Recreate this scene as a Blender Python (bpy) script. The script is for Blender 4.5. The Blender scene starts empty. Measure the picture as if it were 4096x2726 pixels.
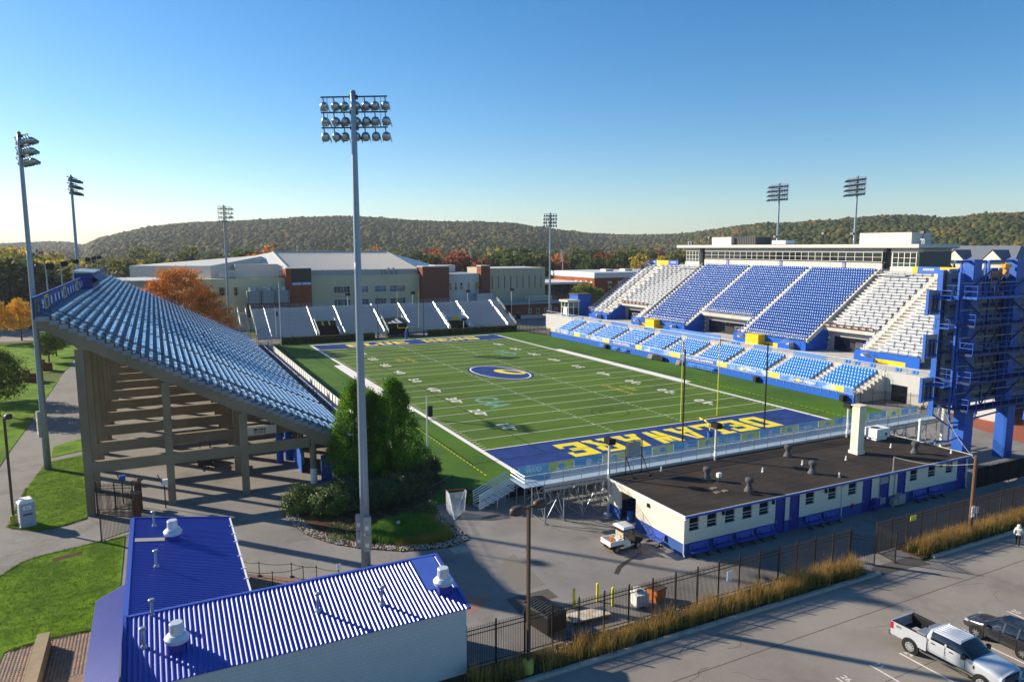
import bpy, math, random
import numpy as np
from mathutils import Vector, Matrix
R = math.radians
random.seed(7); rng = np.random.default_rng(7)
scene = bpy.context.scene
col = scene.collection

# ------------------------------------------------------------------ camera, sky, sun, exposure
cam = bpy.data.cameras.new('camera'); camo = bpy.data.objects.new('camera', cam); col.objects.link(camo)
cam.sensor_width = 36.0; cam.lens = 36.0 * 2843.92 / 4096.0
cam.clip_start = 0.5; cam.clip_end = 20000
camo.location = (-33.3153, -73.905, 23.5424)
_yaw, _pitch = 0.4649, 0.1304
_f = Vector((math.sin(_yaw)*math.cos(_pitch), math.cos(_yaw)*math.cos(_pitch), -math.sin(_pitch)))
camo.rotation_euler = _f.to_track_quat('-Z', 'Y').to_euler()
scene.camera = camo

SUN_EL, SHADOW_AZ = 23.5, 138.0          # shadows fall towards this azimuth (from +Y towards +X)
_a = R(SHADOW_AZ); _e = R(SUN_EL)
sun_dir = Vector((math.sin(_a)*math.cos(_e), math.cos(_a)*math.cos(_e), -math.sin(_e)))   # direction light travels
sl = bpy.data.lights.new('sun', 'SUN'); sl.energy = 5.0; sl.angle = R(0.53); sl.color = (1.0, 0.89, 0.72)
so = bpy.data.objects.new('sun', sl); col.objects.link(so)
so.rotation_euler = sun_dir.to_track_quat('-Z', 'Y').to_euler(); so.location = (-60, 60, 80)

world = bpy.data.worlds.new('World'); scene.world = world; world.use_nodes = True
wn = world.node_tree; wn.nodes.clear()
wo = wn.nodes.new('ShaderNodeOutputWorld'); wb = wn.nodes.new('ShaderNodeBackground'); ws = wn.nodes.new('ShaderNodeTexSky')
ws.sky_type = 'NISHITA'; ws.sun_disc = False; ws.sun_elevation = R(SUN_EL)
ws.sun_rotation = R(SHADOW_AZ + 180.0)
ws.altitude = 0; ws.air_density = 1.0; ws.dust_density = 0.25; ws.ozone_density = 4.0
wb.inputs[1].default_value = 0.09
wh = wn.nodes.new('ShaderNodeHueSaturation'); wh.inputs['Saturation'].default_value = 1.28     # even deeper blue over the whole sky
wn.links.new(ws.outputs[0], wh.inputs['Color']); wn.links.new(wh.outputs[0], wb.inputs[0]); wn.links.new(wb.outputs[0], wo.inputs[0])

scene.view_settings.view_transform = 'Standard'; scene.view_settings.look = 'None'
scene.view_settings.gamma = 1.0; scene.view_settings.use_curve_mapping = False
scene.view_settings.exposure = 0.78
scene.render.engine = 'CYCLES'
scene.cycles.use_denoising = True
scene.cycles.max_bounces = 6; scene.cycles.diffuse_bounces = 3; scene.cycles.glossy_bounces = 3
scene.cycles.transmission_bounces = 4; scene.cycles.transparent_max_bounces = 8; scene.cycles.volume_bounces = 0
scene.cycles.sample_clamp_indirect = 6.0

# ------------------------------------------------------------------ helpers
def lin(h):
    h = h.lstrip('#'); c = [int(h[i:i+2], 16)/255 for i in (0, 2, 4)]
    return tuple(x/12.92 if x <= .04045 else ((x+.055)/1.055)**2.4 for x in c)
MATS = {}
def mat(name, color, rough=.6, metal=0., var=.12, scale=1.5, bump=0., bscale=40., spec=.5, color2=None, cscale=.2, island=0., transl=0., objrand=0.,
        cthr=(.42, .6), stain=None, stain_scale=.15, aniso=None, coat=0., detail=4., bdist=.02):
    """Principled material: base colour varied by fine noise (var), large patches of color2, stains, per-island variation, bump."""
    if name in MATS: return MATS[name]
    m = bpy.data.materials.new(name); m.use_nodes = True; MATS[name] = m
    nt = m.node_tree; N = nt.nodes; L = nt.links
    b = N['Principled BSDF']; out = N['Material Output']
    if isinstance(color, str): color = lin(color)
    if isinstance(color2, str): color2 = lin(color2)
    if isinstance(stain, str): stain = lin(stain)
    geo = N.new('ShaderNodeNewGeometry')
    cur = N.new('ShaderNodeRGB'); cur.outputs[0].default_value = (*color, 1); cur = cur.outputs[0]
    def noise(sc, det=detail, rough_=.6):
        n = N.new('ShaderNodeTexNoise'); n.inputs['Scale'].default_value = sc; n.inputs['Detail'].default_value = det
        n.inputs['Roughness'].default_value = rough_
        if aniso:
            mp = N.new('ShaderNodeMapping'); mp.inputs['Scale'].default_value = aniso; L.new(geo.outputs['Position'], mp.inputs[0]); L.new(mp.outputs[0], n.inputs['Vector'])
        else: L.new(geo.outputs['Position'], n.inputs['Vector'])
        return n
    def ramp(sock, a, c):
        r = N.new('ShaderNodeMapRange'); r.inputs[1].default_value = a; r.inputs[2].default_value = c; L.new(sock, r.inputs[0]); return r.outputs[0]
    def mix(fac, a, bb):
        x = N.new('ShaderNodeMix'); x.data_type = 'RGBA'
        if isinstance(fac, float): x.inputs[0].default_value = fac
        else: L.new(fac, x.inputs[0])
        L.new(a, x.inputs[6])
        if isinstance(bb, tuple): x.inputs[7].default_value = (*bb, 1)
        else: L.new(bb, x.inputs[7])
        return x.outputs[2]
    if color2 is not None:
        cur = mix(ramp(noise(cscale).outputs[0], *cthr), cur, color2)
    if stain is not None:
        cur = mix(ramp(noise(stain_scale, 6., .7).outputs[0], .55, .75), cur, stain)
    def scalev(sock, fac_sock, amt):
        mr = N.new('ShaderNodeMapRange'); mr.inputs[1].default_value = .0; mr.inputs[2].default_value = 1.; mr.inputs[3].default_value = 1-amt; mr.inputs[4].default_value = 1+amt
        L.new(fac_sock, mr.inputs[0])
        h = N.new('ShaderNodeHueSaturation'); L.new(mr.outputs[0], h.inputs['Value']); L.new(sock, h.inputs['Color']); return h.outputs[0]
    if var: cur = scalev(cur, noise(scale).outputs[0], var*1.6)
    if island: cur = scalev(cur, geo.outputs['Random Per Island'], island)
    if objrand:
        oi = N.new('ShaderNodeObjectInfo'); cur = scalev(cur, oi.outputs['Random'], objrand)
    L.new(cur, b.inputs['Base Color'])
    b.inputs['Roughness'].default_value = rough; b.inputs['Metallic'].default_value = metal
    b.inputs['Specular IOR Level'].default_value = spec
    if coat: b.inputs['Coat Weight'].default_value = coat; b.inputs['Coat Roughness'].default_value = .05
    if bump:
        bn = N.new('ShaderNodeBump'); bn.inputs['Strength'].default_value = bump; bn.inputs['Distance'].default_value = bdist
        L.new(noise(bscale).outputs[0], bn.inputs['Height']); L.new(bn.outputs[0], b.inputs['Normal'])
    if transl:
        t = N.new('ShaderNodeBsdfTranslucent'); L.new(cur, t.inputs[0]); mx = N.new('ShaderNodeMixShader'); mx.inputs[0].default_value = transl
        L.new(b.outputs[0], mx.inputs[1]); L.new(t.outputs[0], mx.inputs[2]); L.new(mx.outputs[0], out.inputs[0])
    return m
def glass(name, color, rough=.03, spec=1.0, metal=0.):
    """dark reflective window glass"""
    return mat(name, color, rough=rough, metal=metal, var=.05, scale=.6, spec=spec)

class MB:
    """collects faces; build() makes ONE mesh object"""
    def __init__(s): s.v = []; s.f = []; s.m = []
    def add(s, vs, fs, mi=0):
        n = len(s.v); s.v.extend(vs); s.f.extend([tuple(i+n for i in f) for f in fs]); s.m.extend([mi]*len(fs)); return s
    def face(s, *pts, mi=0): return s.add([tuple(p) for p in pts], [tuple(range(len(pts)))], mi)
    def box(s, x0, x1, y0, y1, z0, z1, mi=0):
        if x0 > x1: x0, x1 = x1, x0
        if y0 > y1: y0, y1 = y1, y0
        if z0 > z1: z0, z1 = z1, z0
        return s.add([(x0,y0,z0),(x1,y0,z0),(x1,y1,z0),(x0,y1,z0),(x0,y0,z1),(x1,y0,z1),(x1,y1,z1),(x0,y1,z1)],
                     [(3,2,1,0),(4,5,6,7),(0,1,5,4),(1,2,6,5),(2,3,7,6),(3,0,4,7)], mi)
    def bar(s, p, q, w, h, mi=0, up=(0,0,1)):
        """rectangular bar from p to q, w across, h along up"""
        p = Vector(p); q = Vector(q); d = (q-p).normalized(); u = Vector(up); r = d.cross(u)
        if r.length < 1e-4: r = d.cross(Vector((1,0,0)))
        r.normalize(); u = r.cross(d).normalized(); r = r*(w/2); u = u*(h/2)
        vs = [tuple(c+a*r+b*u) for c in (p, q) for a, b in ((-1,-1),(1,-1),(1,1),(-1,1))]
        return s.add(vs, [(0,1,2,3),(7,6,5,4),(4,5,1,0),(5,6,2,1),(6,7,3,2),(7,4,0,3)], mi)
    def tube(s, p, q, r0, r1=None, n=8, mi=0, caps=True):
        r1 = r0 if r1 is None else r1
        p = Vector(p); q = Vector(q); d = (q-p).normalized()
        a = d.cross(Vector((0,0,1)))
        if a.length < 1e-3: a = Vector((1,0,0))
        a.normalize(); b = d.cross(a)
        vs = []; fs = []
        for c, r in ((p, r0), (q, r1)):
            for i in range(n):
                t = 2*math.pi*i/n; vs.append(tuple(c + a*(math.cos(t)*r) + b*(math.sin(t)*r)))
        for i in range(n): j = (i+1) % n; fs.append((i, j, n+j, n+i))
        if caps: fs.append(tuple(range(n-1, -1, -1))); fs.append(tuple(range(n, 2*n)))
        return s.add(vs, fs, mi)
    def path(s, pts, r, n=6, mi=0):
        for a, b in zip(pts[:-1], pts[1:]): s.tube(a, b, r, n=n, mi=mi)
        return s
    def lathe(s, c, prof, n=16, mi=0, axis=(0,0,1)):
        """prof: (radius, height) pairs along axis from c"""
        ax = Vector(axis).normalized(); a = ax.cross(Vector((1,0,0)))
        if a.length < 1e-3: a = ax.cross(Vector((0,1,0)))
        a.normalize(); b = ax.cross(a); c = Vector(c); vs = []; fs = []
        for r, h in prof:
            for i in range(n):
                t = 2*math.pi*i/n; vs.append(tuple(c + ax*h + a*(math.cos(t)*r) + b*(math.sin(t)*r)))
        for k in range(len(prof)-1):
            for i in range(n): j = (i+1) % n; fs.append((k*n+i, k*n+j, (k+1)*n+j, (k+1)*n+i))
        fs.append(tuple(range(n-1, -1, -1))); fs.append(tuple(range((len(prof)-1)*n, len(prof)*n)))
        return s.add(vs, fs, mi)
    def prism(s, poly, z0, z1, mi=0, axis='z'):
        """poly of 2-D points (ccw) extruded; axis z: (x,y); axis y: (x,z) from y=z0 to z1; axis x: (y,z)"""
        n = len(poly)
        f = {'z': lambda p, h: (p[0], p[1], h), 'y': lambda p, h: (p[0], h, p[1]), 'x': lambda p, h: (h, p[0], p[1])}[axis]
        vs = [f(p, z0) for p in poly] + [f(p, z1) for p in poly]
        fs = [tuple(range(n-1, -1, -1)), tuple(range(n, 2*n))] + [(i, (i+1) % n, n+(i+1) % n, n+i) for i in range(n)]
        return s.add(vs, fs, mi)
    def mesh(s, name, mats, smooth=False, off=(0,0,0)):
        me = bpy.data.meshes.new(name)
        ox, oy, oz = off
        me.from_pydata([(x-ox, y-oy, z-oz) for x, y, z in s.v], [], s.f)
        if not isinstance(mats, (list, tuple)): mats = [mats]
        for m in mats: me.materials.append(m)
        if len(mats) > 1: me.polygons.foreach_set('material_index', s.m)
        if smooth: me.polygons.foreach_set('use_smooth', [True]*len(s.f))
        me.update(); return me
    def build(s, name, mats, parent=None, smooth=False, local=False, loc=None):
        """local=False: vertices are world coordinates, moved into the parent's frame"""
        off = (0,0,0)
        if parent is not None and not local: off = worldloc(parent)
        me = s.mesh(name, mats, smooth, off)
        return place(name, me, parent, loc)
def worldloc(o):
    v = Vector((0,0,0))
    while o is not None: v = v + o.location; o = o.parent
    return v
def place(name, me, parent=None, loc=None, rot=None, scale=None):
    o = bpy.data.objects.new(name, me); col.objects.link(o)
    if parent is not None: o.parent = parent
    if loc is not None: o.location = loc
    if rot is not None: o.rotation_euler = rot
    if scale is not None: o.scale = scale
    return o
def tag(o, label=None, cat=None, group=None, kind=None):
    if label: o['label'] = label
    if cat: o['category'] = cat
    if group: o['group'] = group
    if kind: o['kind'] = kind
    return o
def thing(name, label, cat, loc=(0,0,0), rz=0., group=None):
    o = bpy.data.objects.new(name, None); col.objects.link(o); o.location = loc; o.rotation_euler = (0,0,rz)
    o.empty_display_size = .3
    return tag(o, label, cat, group)
def dup(o, loc=None, rz=None, label=None, group=None, parent=None, scale=None):
    c = o.copy(); col.objects.link(c); c.parent = parent
    if loc is not None: c.location = loc
    if rz is not None: c.rotation_euler = (0,0,rz)
    if scale is not None: c.scale = scale
    if label: c['label'] = label
    if group: c['group'] = group
    for ch in list(o.children): dup(ch, parent=c)
    return c
def struct(name, mb, m, smooth=False):
    o = mb.build(name, m, smooth=smooth); o['kind'] = 'structure'; return o
def npmesh(name, V, F, mats, mi=None, smooth=False):
    """V (n,3) float array, F (m,k) int array -> mesh (fast)"""
    me = bpy.data.meshes.new(name); V = np.asarray(V, np.float32); F = np.asarray(F, np.int32); k = F.shape[1]
    me.vertices.add(len(V)); me.vertices.foreach_set('co', V.ravel())
    me.loops.add(F.size); me.loops.foreach_set('vertex_index', F.ravel())
    me.polygons.add(len(F)); me.polygons.foreach_set('loop_start', np.arange(0, F.size, k, dtype=np.int32))
    if smooth: me.polygons.foreach_set('use_smooth', np.ones(len(F), bool))
    for m in (mats if isinstance(mats, (list, tuple)) else [mats]): me.materials.append(m)
    if mi is not None: me.polygons.foreach_set('material_index', np.asarray(mi, np.int32))
    me.update(calc_edges=True); return me
_tc = {}
def text_mesh(s, size, bold=0., depth=0.):
    """lettering as a flat mesh centred on its middle, in the local xy plane"""
    key = (s, size, bold, depth)
    if key in _tc: return _tc[key]
    cu = bpy.data.curves.new('lettering', 'FONT'); cu.body = s; cu.size = size; cu.align_x = 'CENTER'; cu.align_y = 'CENTER'
    cu.offset = bold; cu.extrude = depth; cu.resolution_u = 3
    ob = bpy.data.objects.new('lettering', cu); col.objects.link(ob)
    dg = bpy.context.evaluated_depsgraph_get(); me = bpy.data.meshes.new_from_object(ob.evaluated_get(dg))
    bpy.data.objects.remove(ob); bpy.data.curves.remove(cu)
    _tc[key] = me; return me
def text(s, size, m, parent, origin, right, up, bold=0., name='lettering', fit=None):
    """flat lettering at origin (world), reading along right with up; fit=(w,h) stretches it to that size"""
    me = text_mesh(s, size, bold).copy(); me.materials.clear(); me.materials.append(m)
    n = len(me.vertices); co = np.empty(n*3, np.float32); me.vertices.foreach_get('co', co); co = co.reshape(-1, 3)
    if fit is not None and n:
        lo = co.min(0); hi = co.max(0); c = (lo+hi)/2; co = co - c
        co[:, 0] *= fit[0]/(hi[0]-lo[0]); co[:, 1] *= fit[1]/(hi[1]-lo[1])
    r = np.array(right, float); r /= np.linalg.norm(r); u = np.array(up, float); u /= np.linalg.norm(u)
    w = np.array(origin, float) + co[:, :1]*r + co[:, 1:2]*u
    off = np.array(worldloc(parent)) if parent is not None else np.zeros(3)
    me.vertices.foreach_set('co', (w-off).astype(np.float32).ravel()); me.update()
    return place(name, me, parent)
# ------------------------------------------------------------------ materials
M_grass  = mat('lawn_grass', '#6a8c14', rough=.9, var=.3, scale=3.5, color2='#4e6e12', cscale=.35, bump=.8, bscale=60., spec=.1, bdist=.05)
M_field  = mat('far_ground', '#56652f', rough=.95, var=.2, scale=.2, color2='#6d6a4c', cscale=.02, spec=.1)
M_asph   = mat('plaza_asphalt', '#87827c', rough=.9, var=.10, scale=9., color2='#7a7570', cscale=.16, bump=.35, bscale=90., stain='#605b55', stain_scale=.22, spec=.25)
M_lot    = mat('lot_asphalt', '#928a80', rough=.92, var=.13, scale=14., color2='#857d74', cscale=.12, bump=.45, bscale=80., stain='#6f675f', stain_scale=.11, spec=.25)
M_patch  = mat('dark_asphalt_patch', '#5d564f', rough=.92, var=.12, scale=9., bump=.4, bscale=90., spec=.2)
M_oil    = mat('wet_stain', '#3c352e', rough=.45, var=.15, scale=6., spec=.5)
M_rust   = mat('rust_stain', '#8d7149', rough=.9, var=.2, scale=2.5, spec=.2)
M_turf   = mat('turf_green', '#55701f', rough=.85, var=.16, scale=2.2, color2='#4b6322', cscale=.13, bump=.35, bscale=30., spec=.15, aniso=(.35,1.6,1.))
M_turfD  = mat('turf_border_green', '#4a6d1a', rough=.85, var=.18, scale=2.2, color2='#3f5f1f', cscale=.09, bump=.35, bscale=30., spec=.15)
M_ezblue = mat('turf_blue', '#26407f', rough=.8, var=.14, scale=6., color2='#22386f', cscale=.5, bump=.3, bscale=40., spec=.15)
M_white  = mat('turf_white', '#e9e2da', rough=.8, var=.05, scale=5., spec=.1)
M_yellow = mat('turf_yellow', '#e6d23a', rough=.8, var=.08, scale=4., spec=.1)
M_seam   = mat('turf_black', '#1d2413', rough=.9, var=.1, spec=.1)
M_teal   = mat('turf_teal', '#6f9c8a', rough=.85, var=.12, scale=3., spec=.1)
M_paintw = mat('lot_paint', '#d8d2c8', rough=.8, var=.14, scale=5., spec=.2, color2='#a8a199', cscale=2.2, cthr=(.55,.72))
M_conc   = mat('stand_concrete', '#8b7c66', rough=.9, var=.12, scale=1.2, color2='#7d705c', cscale=.3, stain='#766a56', stain_scale=.5, bump=.25, bscale=25., spec=.2)
M_kerb   = mat('kerb_concrete', '#a39a8c', rough=.9, var=.15, scale=3., stain='#7a7164', stain_scale=.6, bump=.3, bscale=40., spec=.2)
M_alu    = mat('bench_aluminium', '#eceef0', rough=.3, metal=.6, var=.05, scale=2., spec=.6)
M_alud   = mat('deck_aluminium', '#b3b9c2', rough=.5, metal=.35, var=.08, scale=3., spec=.5)
M_deckc  = mat('deck_concrete', '#8d9099', rough=.8, var=.10, scale=2., color2='#80838d', cscale=.5, spec=.2)
M_galv   = mat('galvanised_steel', '#9aa2ab', rough=.45, metal=.6, var=.10, scale=3., spec=.5)
M_galvp  = mat('pole_galvanised', '#8c98a6', rough=.45, metal=.45, var=.09, scale=5., spec=.5)
M_black  = mat('black_paint', '#17140f', rough=.5, var=.1, spec=.4)
M_fence  = mat('fence_black', '#241e18', rough=.5, var=.12, scale=6., spec=.4)
M_brown  = mat('lamp_brown', '#4d3a2c', rough=.5, var=.1, spec=.4)
M_rblue  = mat('roof_blue', '#3d4da8', rough=.4, metal=.1, var=.08, scale=.9, spec=.6)
M_rtrim  = mat('trim_blue', '#3a52ac', rough=.4, var=.06, spec=.5)
M_blue   = mat('paint_blue', '#1c58b2', rough=.6, var=.06, scale=2., spec=.3)
M_dblue  = mat('door_blue', '#2c388c', rough=.5, var=.08, scale=3., spec=.4)
M_wblue  = mat('wall_base_blue', '#35529a', rough=.75, var=.08, scale=3., spec=.25)
M_cream  = mat('wall_cream', '#e3d8c4', rough=.85, var=.05, scale=1.6, color2='#d8ccb6', cscale=.5, bump=.15, bscale=30., spec=.2)
M_offwh  = mat('white_paint', '#e4e2dc', rough=.6, var=.05, scale=3., spec=.35)
M_yel    = mat('yellow_paint', '#e0d238', rough=.5, var=.06, spec=.4)
M_gold   = mat('banner_gold', '#e3b81c', rough=.6, var=.06, spec=.3)
M_tar    = mat('roof_tar', '#2e2824', rough=.9, var=.2, scale=3., color2='#3b332c', cscale=.25, stain='#4a3524', stain_scale=.2, bump=.5, bscale=12., spec=.25)
M_tan    = mat('stucco_tan', '#d6c6a0', rough=.9, var=.05, scale=.8, color2='#cdbd98', cscale=.1, spec=.15)
M_tand   = mat('stucco_tan_base', '#bbae90', rough=.9, var=.05, scale=.8, spec=.15)
M_brick  = mat('red_brick', '#9a5038', rough=.9, var=.12, scale=2., color2='#88452f', cscale=.6, spec=.15)
M_dbrick = mat('dark_brick', '#7d4c3c', rough=.9, var=.12, scale=2., spec=.15)
M_roofw  = mat('roof_white_metal', '#d6d2ca', rough=.5, metal=.1, var=.04, spec=.4)
M_greym  = mat('grey_panel', '#a7a39d', rough=.6, var=.05, scale=.7, spec=.3)
M_lgrey  = mat('light_panel', '#c9c3ba', rough=.6, var=.05, scale=.7, spec=.3)
M_dgrey  = mat('dark_panel', '#4d4b4c', rough=.6, var=.06, scale=.7, spec=.3)
M_glass  = glass('window_glass', '#1d2628')
M_glassg = glass('green_glass', '#2d4a42')
M_glassd = glass('dark_glass', '#101216')
M_white_v= mat('banner_white', '#eeeae2', rough=.6, var=.03, spec=.3)
M_tyre   = mat('tyre_rubber', '#1b1a19', rough=.8, var=.1, spec=.3)
M_mulch  = mat('mulch', '#5c4433', rough=.95, var=.35, scale=9., color2='#43301f', cscale=1.2, bump=.9, bscale=25., spec=.1, bdist=.05)
M_rock   = mat('river_rock', '#a69c90', rough=.85, var=.1, scale=5., island=.35, spec=.2)

def poly(name, pts, z, m, thick=0.):
    b = MB()
    if thick: b.prism(pts, z-thick, z)
    else: b.face(*[(x, y, z) for x, y in pts])
    return struct(name, b, m)

# ------------------------------------------------------------------ ground and paving
b = MB(); Rg = 9000
b.face((-Rg,-Rg,-.06),(Rg,-Rg,-.06),(Rg,Rg,-.06),(-Rg,Rg,-.06)); struct('ground', b, M_field)
# plaza asphalt: one sheet round the ground, under the stands
poly('plaza', [(-66,-41.75),(70,-41.75),(70,-25),(160,-25),(160,170),(62,170),(62,122),(-49.8,122),(-49.6,20),(-66,-6)], -.012, M_asph)
poly('parking_lot', [(-140,-160),(140,-160),(140,-42.1),(-140,-42.1)], -.02, M_lot)
poly('left_road', [(-400,139),(-56,143),(-58,172),(-400,163)], -.02, M_lot)
# lawns, laid a few centimetres proud of the asphalt
def lawn(name, pts): return poly(name, pts, .035, M_grass, .09)
lawn('lawn_by_walk', [(-45.77,8.1),(-45.7,5.0),(-45.7,1.),(-45.64,-2.85),(-45.3,-3.4),(-44.5,-4.1),(-43.5,-4.97),(-42.3,-5.0),(-41.2,-4.5),(-40.4,-4.05),(-39.85,-3.6),(-39.8,1),(-41.0,19.4),(-45.2,17.2),(-45.7,10)])
lawn('lawn_strip', [(-41.2,28.8),(-45.3,24.3),(-44.9,19.3),(-41.2,21.3)])
lawn('lawn_front', [(-70,-30),(-70,-20),(-46.5,-18),(-45.3,-15.6),(-44.5,-13.75),(-44.05,-12.65),(-43.5,-11.8),(-42.75,-11.2),(-41.6,-10.85),(-40.5,-10.6),(-38.8,-10.1),(-36.7,-9.75),(-36.7,-20.3),(-37.1,-20.3),(-37.1,-25.35),(-37.8,-25.2),(-39,-25.0),(-40.3,-25.1),(-41.6,-25.3),(-42.45,-25.7),(-42.5,-26.9),(-42.7,-30)])
lawn('lawn_far_side', [(-49.5,10),(-49.5,18),(-49.57,26),(-49.5,35),(-49.67,50),(-49.7,61),(-49.73,74.5),(-56,76),(-58,84),(-49.9,84.5),(-49.46,89.7),(-49.9,122),(-56,138),(-140,133),(-140,-5),(-75,-8),(-56,-4),(-51.5,2)])
lawn('far_sports_pitch', [(-330,235),(-70,235),(-68,300),(-330,300)])
# dug-out bare strip in the front lawn
b = MB(); b.face((-41.46,-12.72,.042),(-39.56,-12.15,.042),(-39.56,-11.5,.042),(-41.5,-11.95,.042)); struct('bare_soil_strip', b, M_mulch)
# asphalt patches and stains (their own shapes)
def flat(name, pts, z, m): return poly(name, pts, z, m)
flat('asphalt_patch', [(-13.3,-33.1),(-10.05,-33.1),(-10.0,-34.45),(-12.5,-34.5),(-13.4,-35.4)], -.006, M_patch)
flat('asphalt_patch', [(-11.4,-28.2),(-9.6,-26.9),(-9.9,-32.55),(-12.0,-32.5)], -.007, mat('asphalt_patch_pale', '#7b736a', rough=.92, var=.12, scale=9., bump=.4, bscale=90., spec=.2))
flat('asphalt_patch', [(-8.5,-15.75),(-8.0,-14.5),(-5.2,-14.4),(-5.6,-15.7)], -.006, M_patch)
flat('paver_strip', [(-16.3,-33.9),(-15.8,-31.3),(-14.0,-32.6)], -.006, mat('red_paving', '#93705c', rough=.9, var=.18, scale=7., spec=.2))
flat('lot_apron', [(11.7,-42.1),(13.1,-41.0),(17.6,-41.0),(17.6,-42.6),(15.7,-42.3)], -.008, M_patch)
def blob(cx, cy, rx, ry, seed, n=18, amp=.28, rot=0.):
    rr = random.Random(seed); pts = []
    for i in range(n):
        t = 2*math.pi*i/n; k = 1+amp*(rr.random()*2-1); x = rx*k*math.cos(t); y = ry*k*math.sin(t)
        pts.append((cx+x*math.cos(rot)-y*math.sin(rot), cy+x*math.sin(rot)+y*math.cos(rot)))
    return pts
flat('wet_stain', blob(-.5,-31.4,.75,.33,3), -.004, M_oil)
flat('wet_stain', [(-4.6,-33.2),(-3.6,-32.3),(-2.2,-31.7),(-1.2,-31.45),(-1.2,-31.65),(-2.2,-32.0),(-3.5,-32.7),(-4.4,-33.5)], -.0035, M_oil)
flat('wet_stain', blob(-7.9,-19.2,.8,.3,5), -.0045, M_oil)
# concrete cover in the plaza
b = MB(); b.box(-13.75,-12.45,-25.0,-23.85,-.05,.02); struct('concrete_cover', b, M_kerb)
# kerb of the parking lot, in separate stones
kb = None
kroot = thing('kerb', 'long weathered concrete kerb between the grass strip and the parking lot', 'kerb', (0,-42,0)); kroot['kind'] = 'structure'; del kroot['category']; del kroot['label']
x = -30.0
while x < 60:
    w = 3.05
    if not (11.6 < x+w*.5 < 17.6):
        b = MB(); b.prism([(-42.12,-.05),(-41.82,-.05),(-41.82,.15),(-42.06,.15),(-42.12,.09)], x, x+w-.015, axis='x'); b.build('kerb_stone', M_kerb, kroot)
    x += w
b = MB(); b.prism([(-42.1,-.05),(-41.9,-.05),(-41.9,.14),(-42.08,.14)], 11.0, 11.6, axis='x'); b.build('kerb_stone', M_kerb, kroot)
# planted strip between kerb and fence (soil)
b = MB(); b.box(-30,11.7,-41.82,-39.6,-.05,.09); b.box(17.8,60,-41.82,-39.6,-.05,.09); struct('planting_soil', b, M_mulch)
# parking bay lines and their numbers
b = MB()
bays = [(-.88,'26'),(1.87,'25'),(4.5,'24'),(7.2,'23'),(9.9,'22'),(12.6,'21'),(15.3,'20'),(18.0,'19')]
for x, n in bays: b.box(x-.055, x+.055, -54.8, -49.25, -.0195, -.014)
for y in (-58.6,): pass
pm = struct('parking_bay_lines', b, M_paintw)
for x, n in bays: text(n, .55, M_paintw, pm, (x+.42,-49.55,-.0125), (0,-1,0), (1,0,0), bold=.01, name='bay_number')
# cracks and joints in the lot
b = MB()
def crack(pts, w, z):
    for (x0,y0),(x1,y1) in zip(pts[:-1], pts[1:]):
        d = Vector((x1-x0,y1-y0)); n = Vector((-d.y,d.x)).normalized()*w/2
        b.face((x0-n.x,y0-n.y,z),(x1-n.x,y1-n.y,z),(x1+n.x,y1+n.y,z),(x0+n.x,y0+n.y,z))
crack([(-40,-45.5),(-9,-45.5),(5,-45.4),(40,-45.3)], .05, -.017)
crack([(-20,-50.9),(4,-50.7),(9,-50.6),(30,-50.5)], .035, -.0165)
rr = random.Random(11)
for k in range(15):
    x, y = rr.uniform(-10,24), rr.uniform(-51,-43); a = rr.uniform(0,6.28); pts = [(x,y)]
    for i in range(rr.randint(5,11)):
        a += rr.uniform(-.8,.8); x += .38*math.cos(a); y += .38*math.sin(a); pts.append((x,y))
    crack(pts, rr.uniform(.015,.03), -.016+.0001*k)
rr = random.Random(5)
for k in range(10):
    x, y = rr.uniform(-30,2), rr.uniform(-38,-14); a = rr.uniform(0,6.28); pts = [(x,y)]
    for i in range(rr.randint(5,12)):
        a += rr.uniform(-.6,.6); x += .5*math.cos(a); y += .5*math.sin(a); pts.append((x,y))
    crack(pts, rr.uniform(.012,.025), -.009+.0001*k)
struct('pavement_cracks', b, mat('crack_dark', '#4c453e', rough=.95, var=.2, spec=.1))

# ------------------------------------------------------------------ football field
W, Ln = 48.77, 91.44; YD = .9144; EZ = 9.144
b = MB(); b.box(-11.2, 61.0, -14.4, 107.5, -.10, .0)
b.v = [(x,y,z) for x,y,z in b.v]; struct('field_border', b, M_turfD)
poly('football_field', [(-.61,0),(W+.61,0),(W+.61,Ln),(-.61,Ln)], .004, M_turf)
ez = MB()
for y0, y1 in ((-EZ,0),(Ln,Ln+EZ)): ez.face((0,y0,.006),(W,y0,.006),(W,y1,.006),(0,y1,.006))
struct('end_zones', ez, M_ezblue)
mk = MB(); z = .010
def rect(x0,x1,y0,y1,zz=z): mk.face((x0,y0,zz),(x1,y0,zz),(x1,y1,zz),(x0,y1,zz))
rect(-.61,0,-EZ-.4,Ln+EZ+.61); rect(W,W+.61,-EZ-.4,Ln+EZ+.61)
rect(0,W,Ln+EZ,Ln+EZ+.61); rect(0,W,-EZ-.61,-EZ)
rect(0,W,-.1,.1); rect(0,W,Ln-.1,Ln+.1)
rect(-2.05,-.612,22.8,68.5); rect(W+.612,W+2.05,22.8,68.5)
for k in range(5,100,5):
    y = k*YD; rect(.12,W-.12,y-.055,y+.055)
for k in range(1,100):
    if k % 5:
        y = k*YD
        for x in (.15, 18.29, 30.48-.61, W-.15-.61): rect(x, x+.61, y-.05, y+.05)
    elif k % 5 == 0:
        y = k*YD
        for x in (18.29, 30.48): rect(x-.05,x+.05,y-.35,y+.35,z+.002)
fm = struct('field_markings', mk, M_white)
bl = MB(); zb = .014
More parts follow.
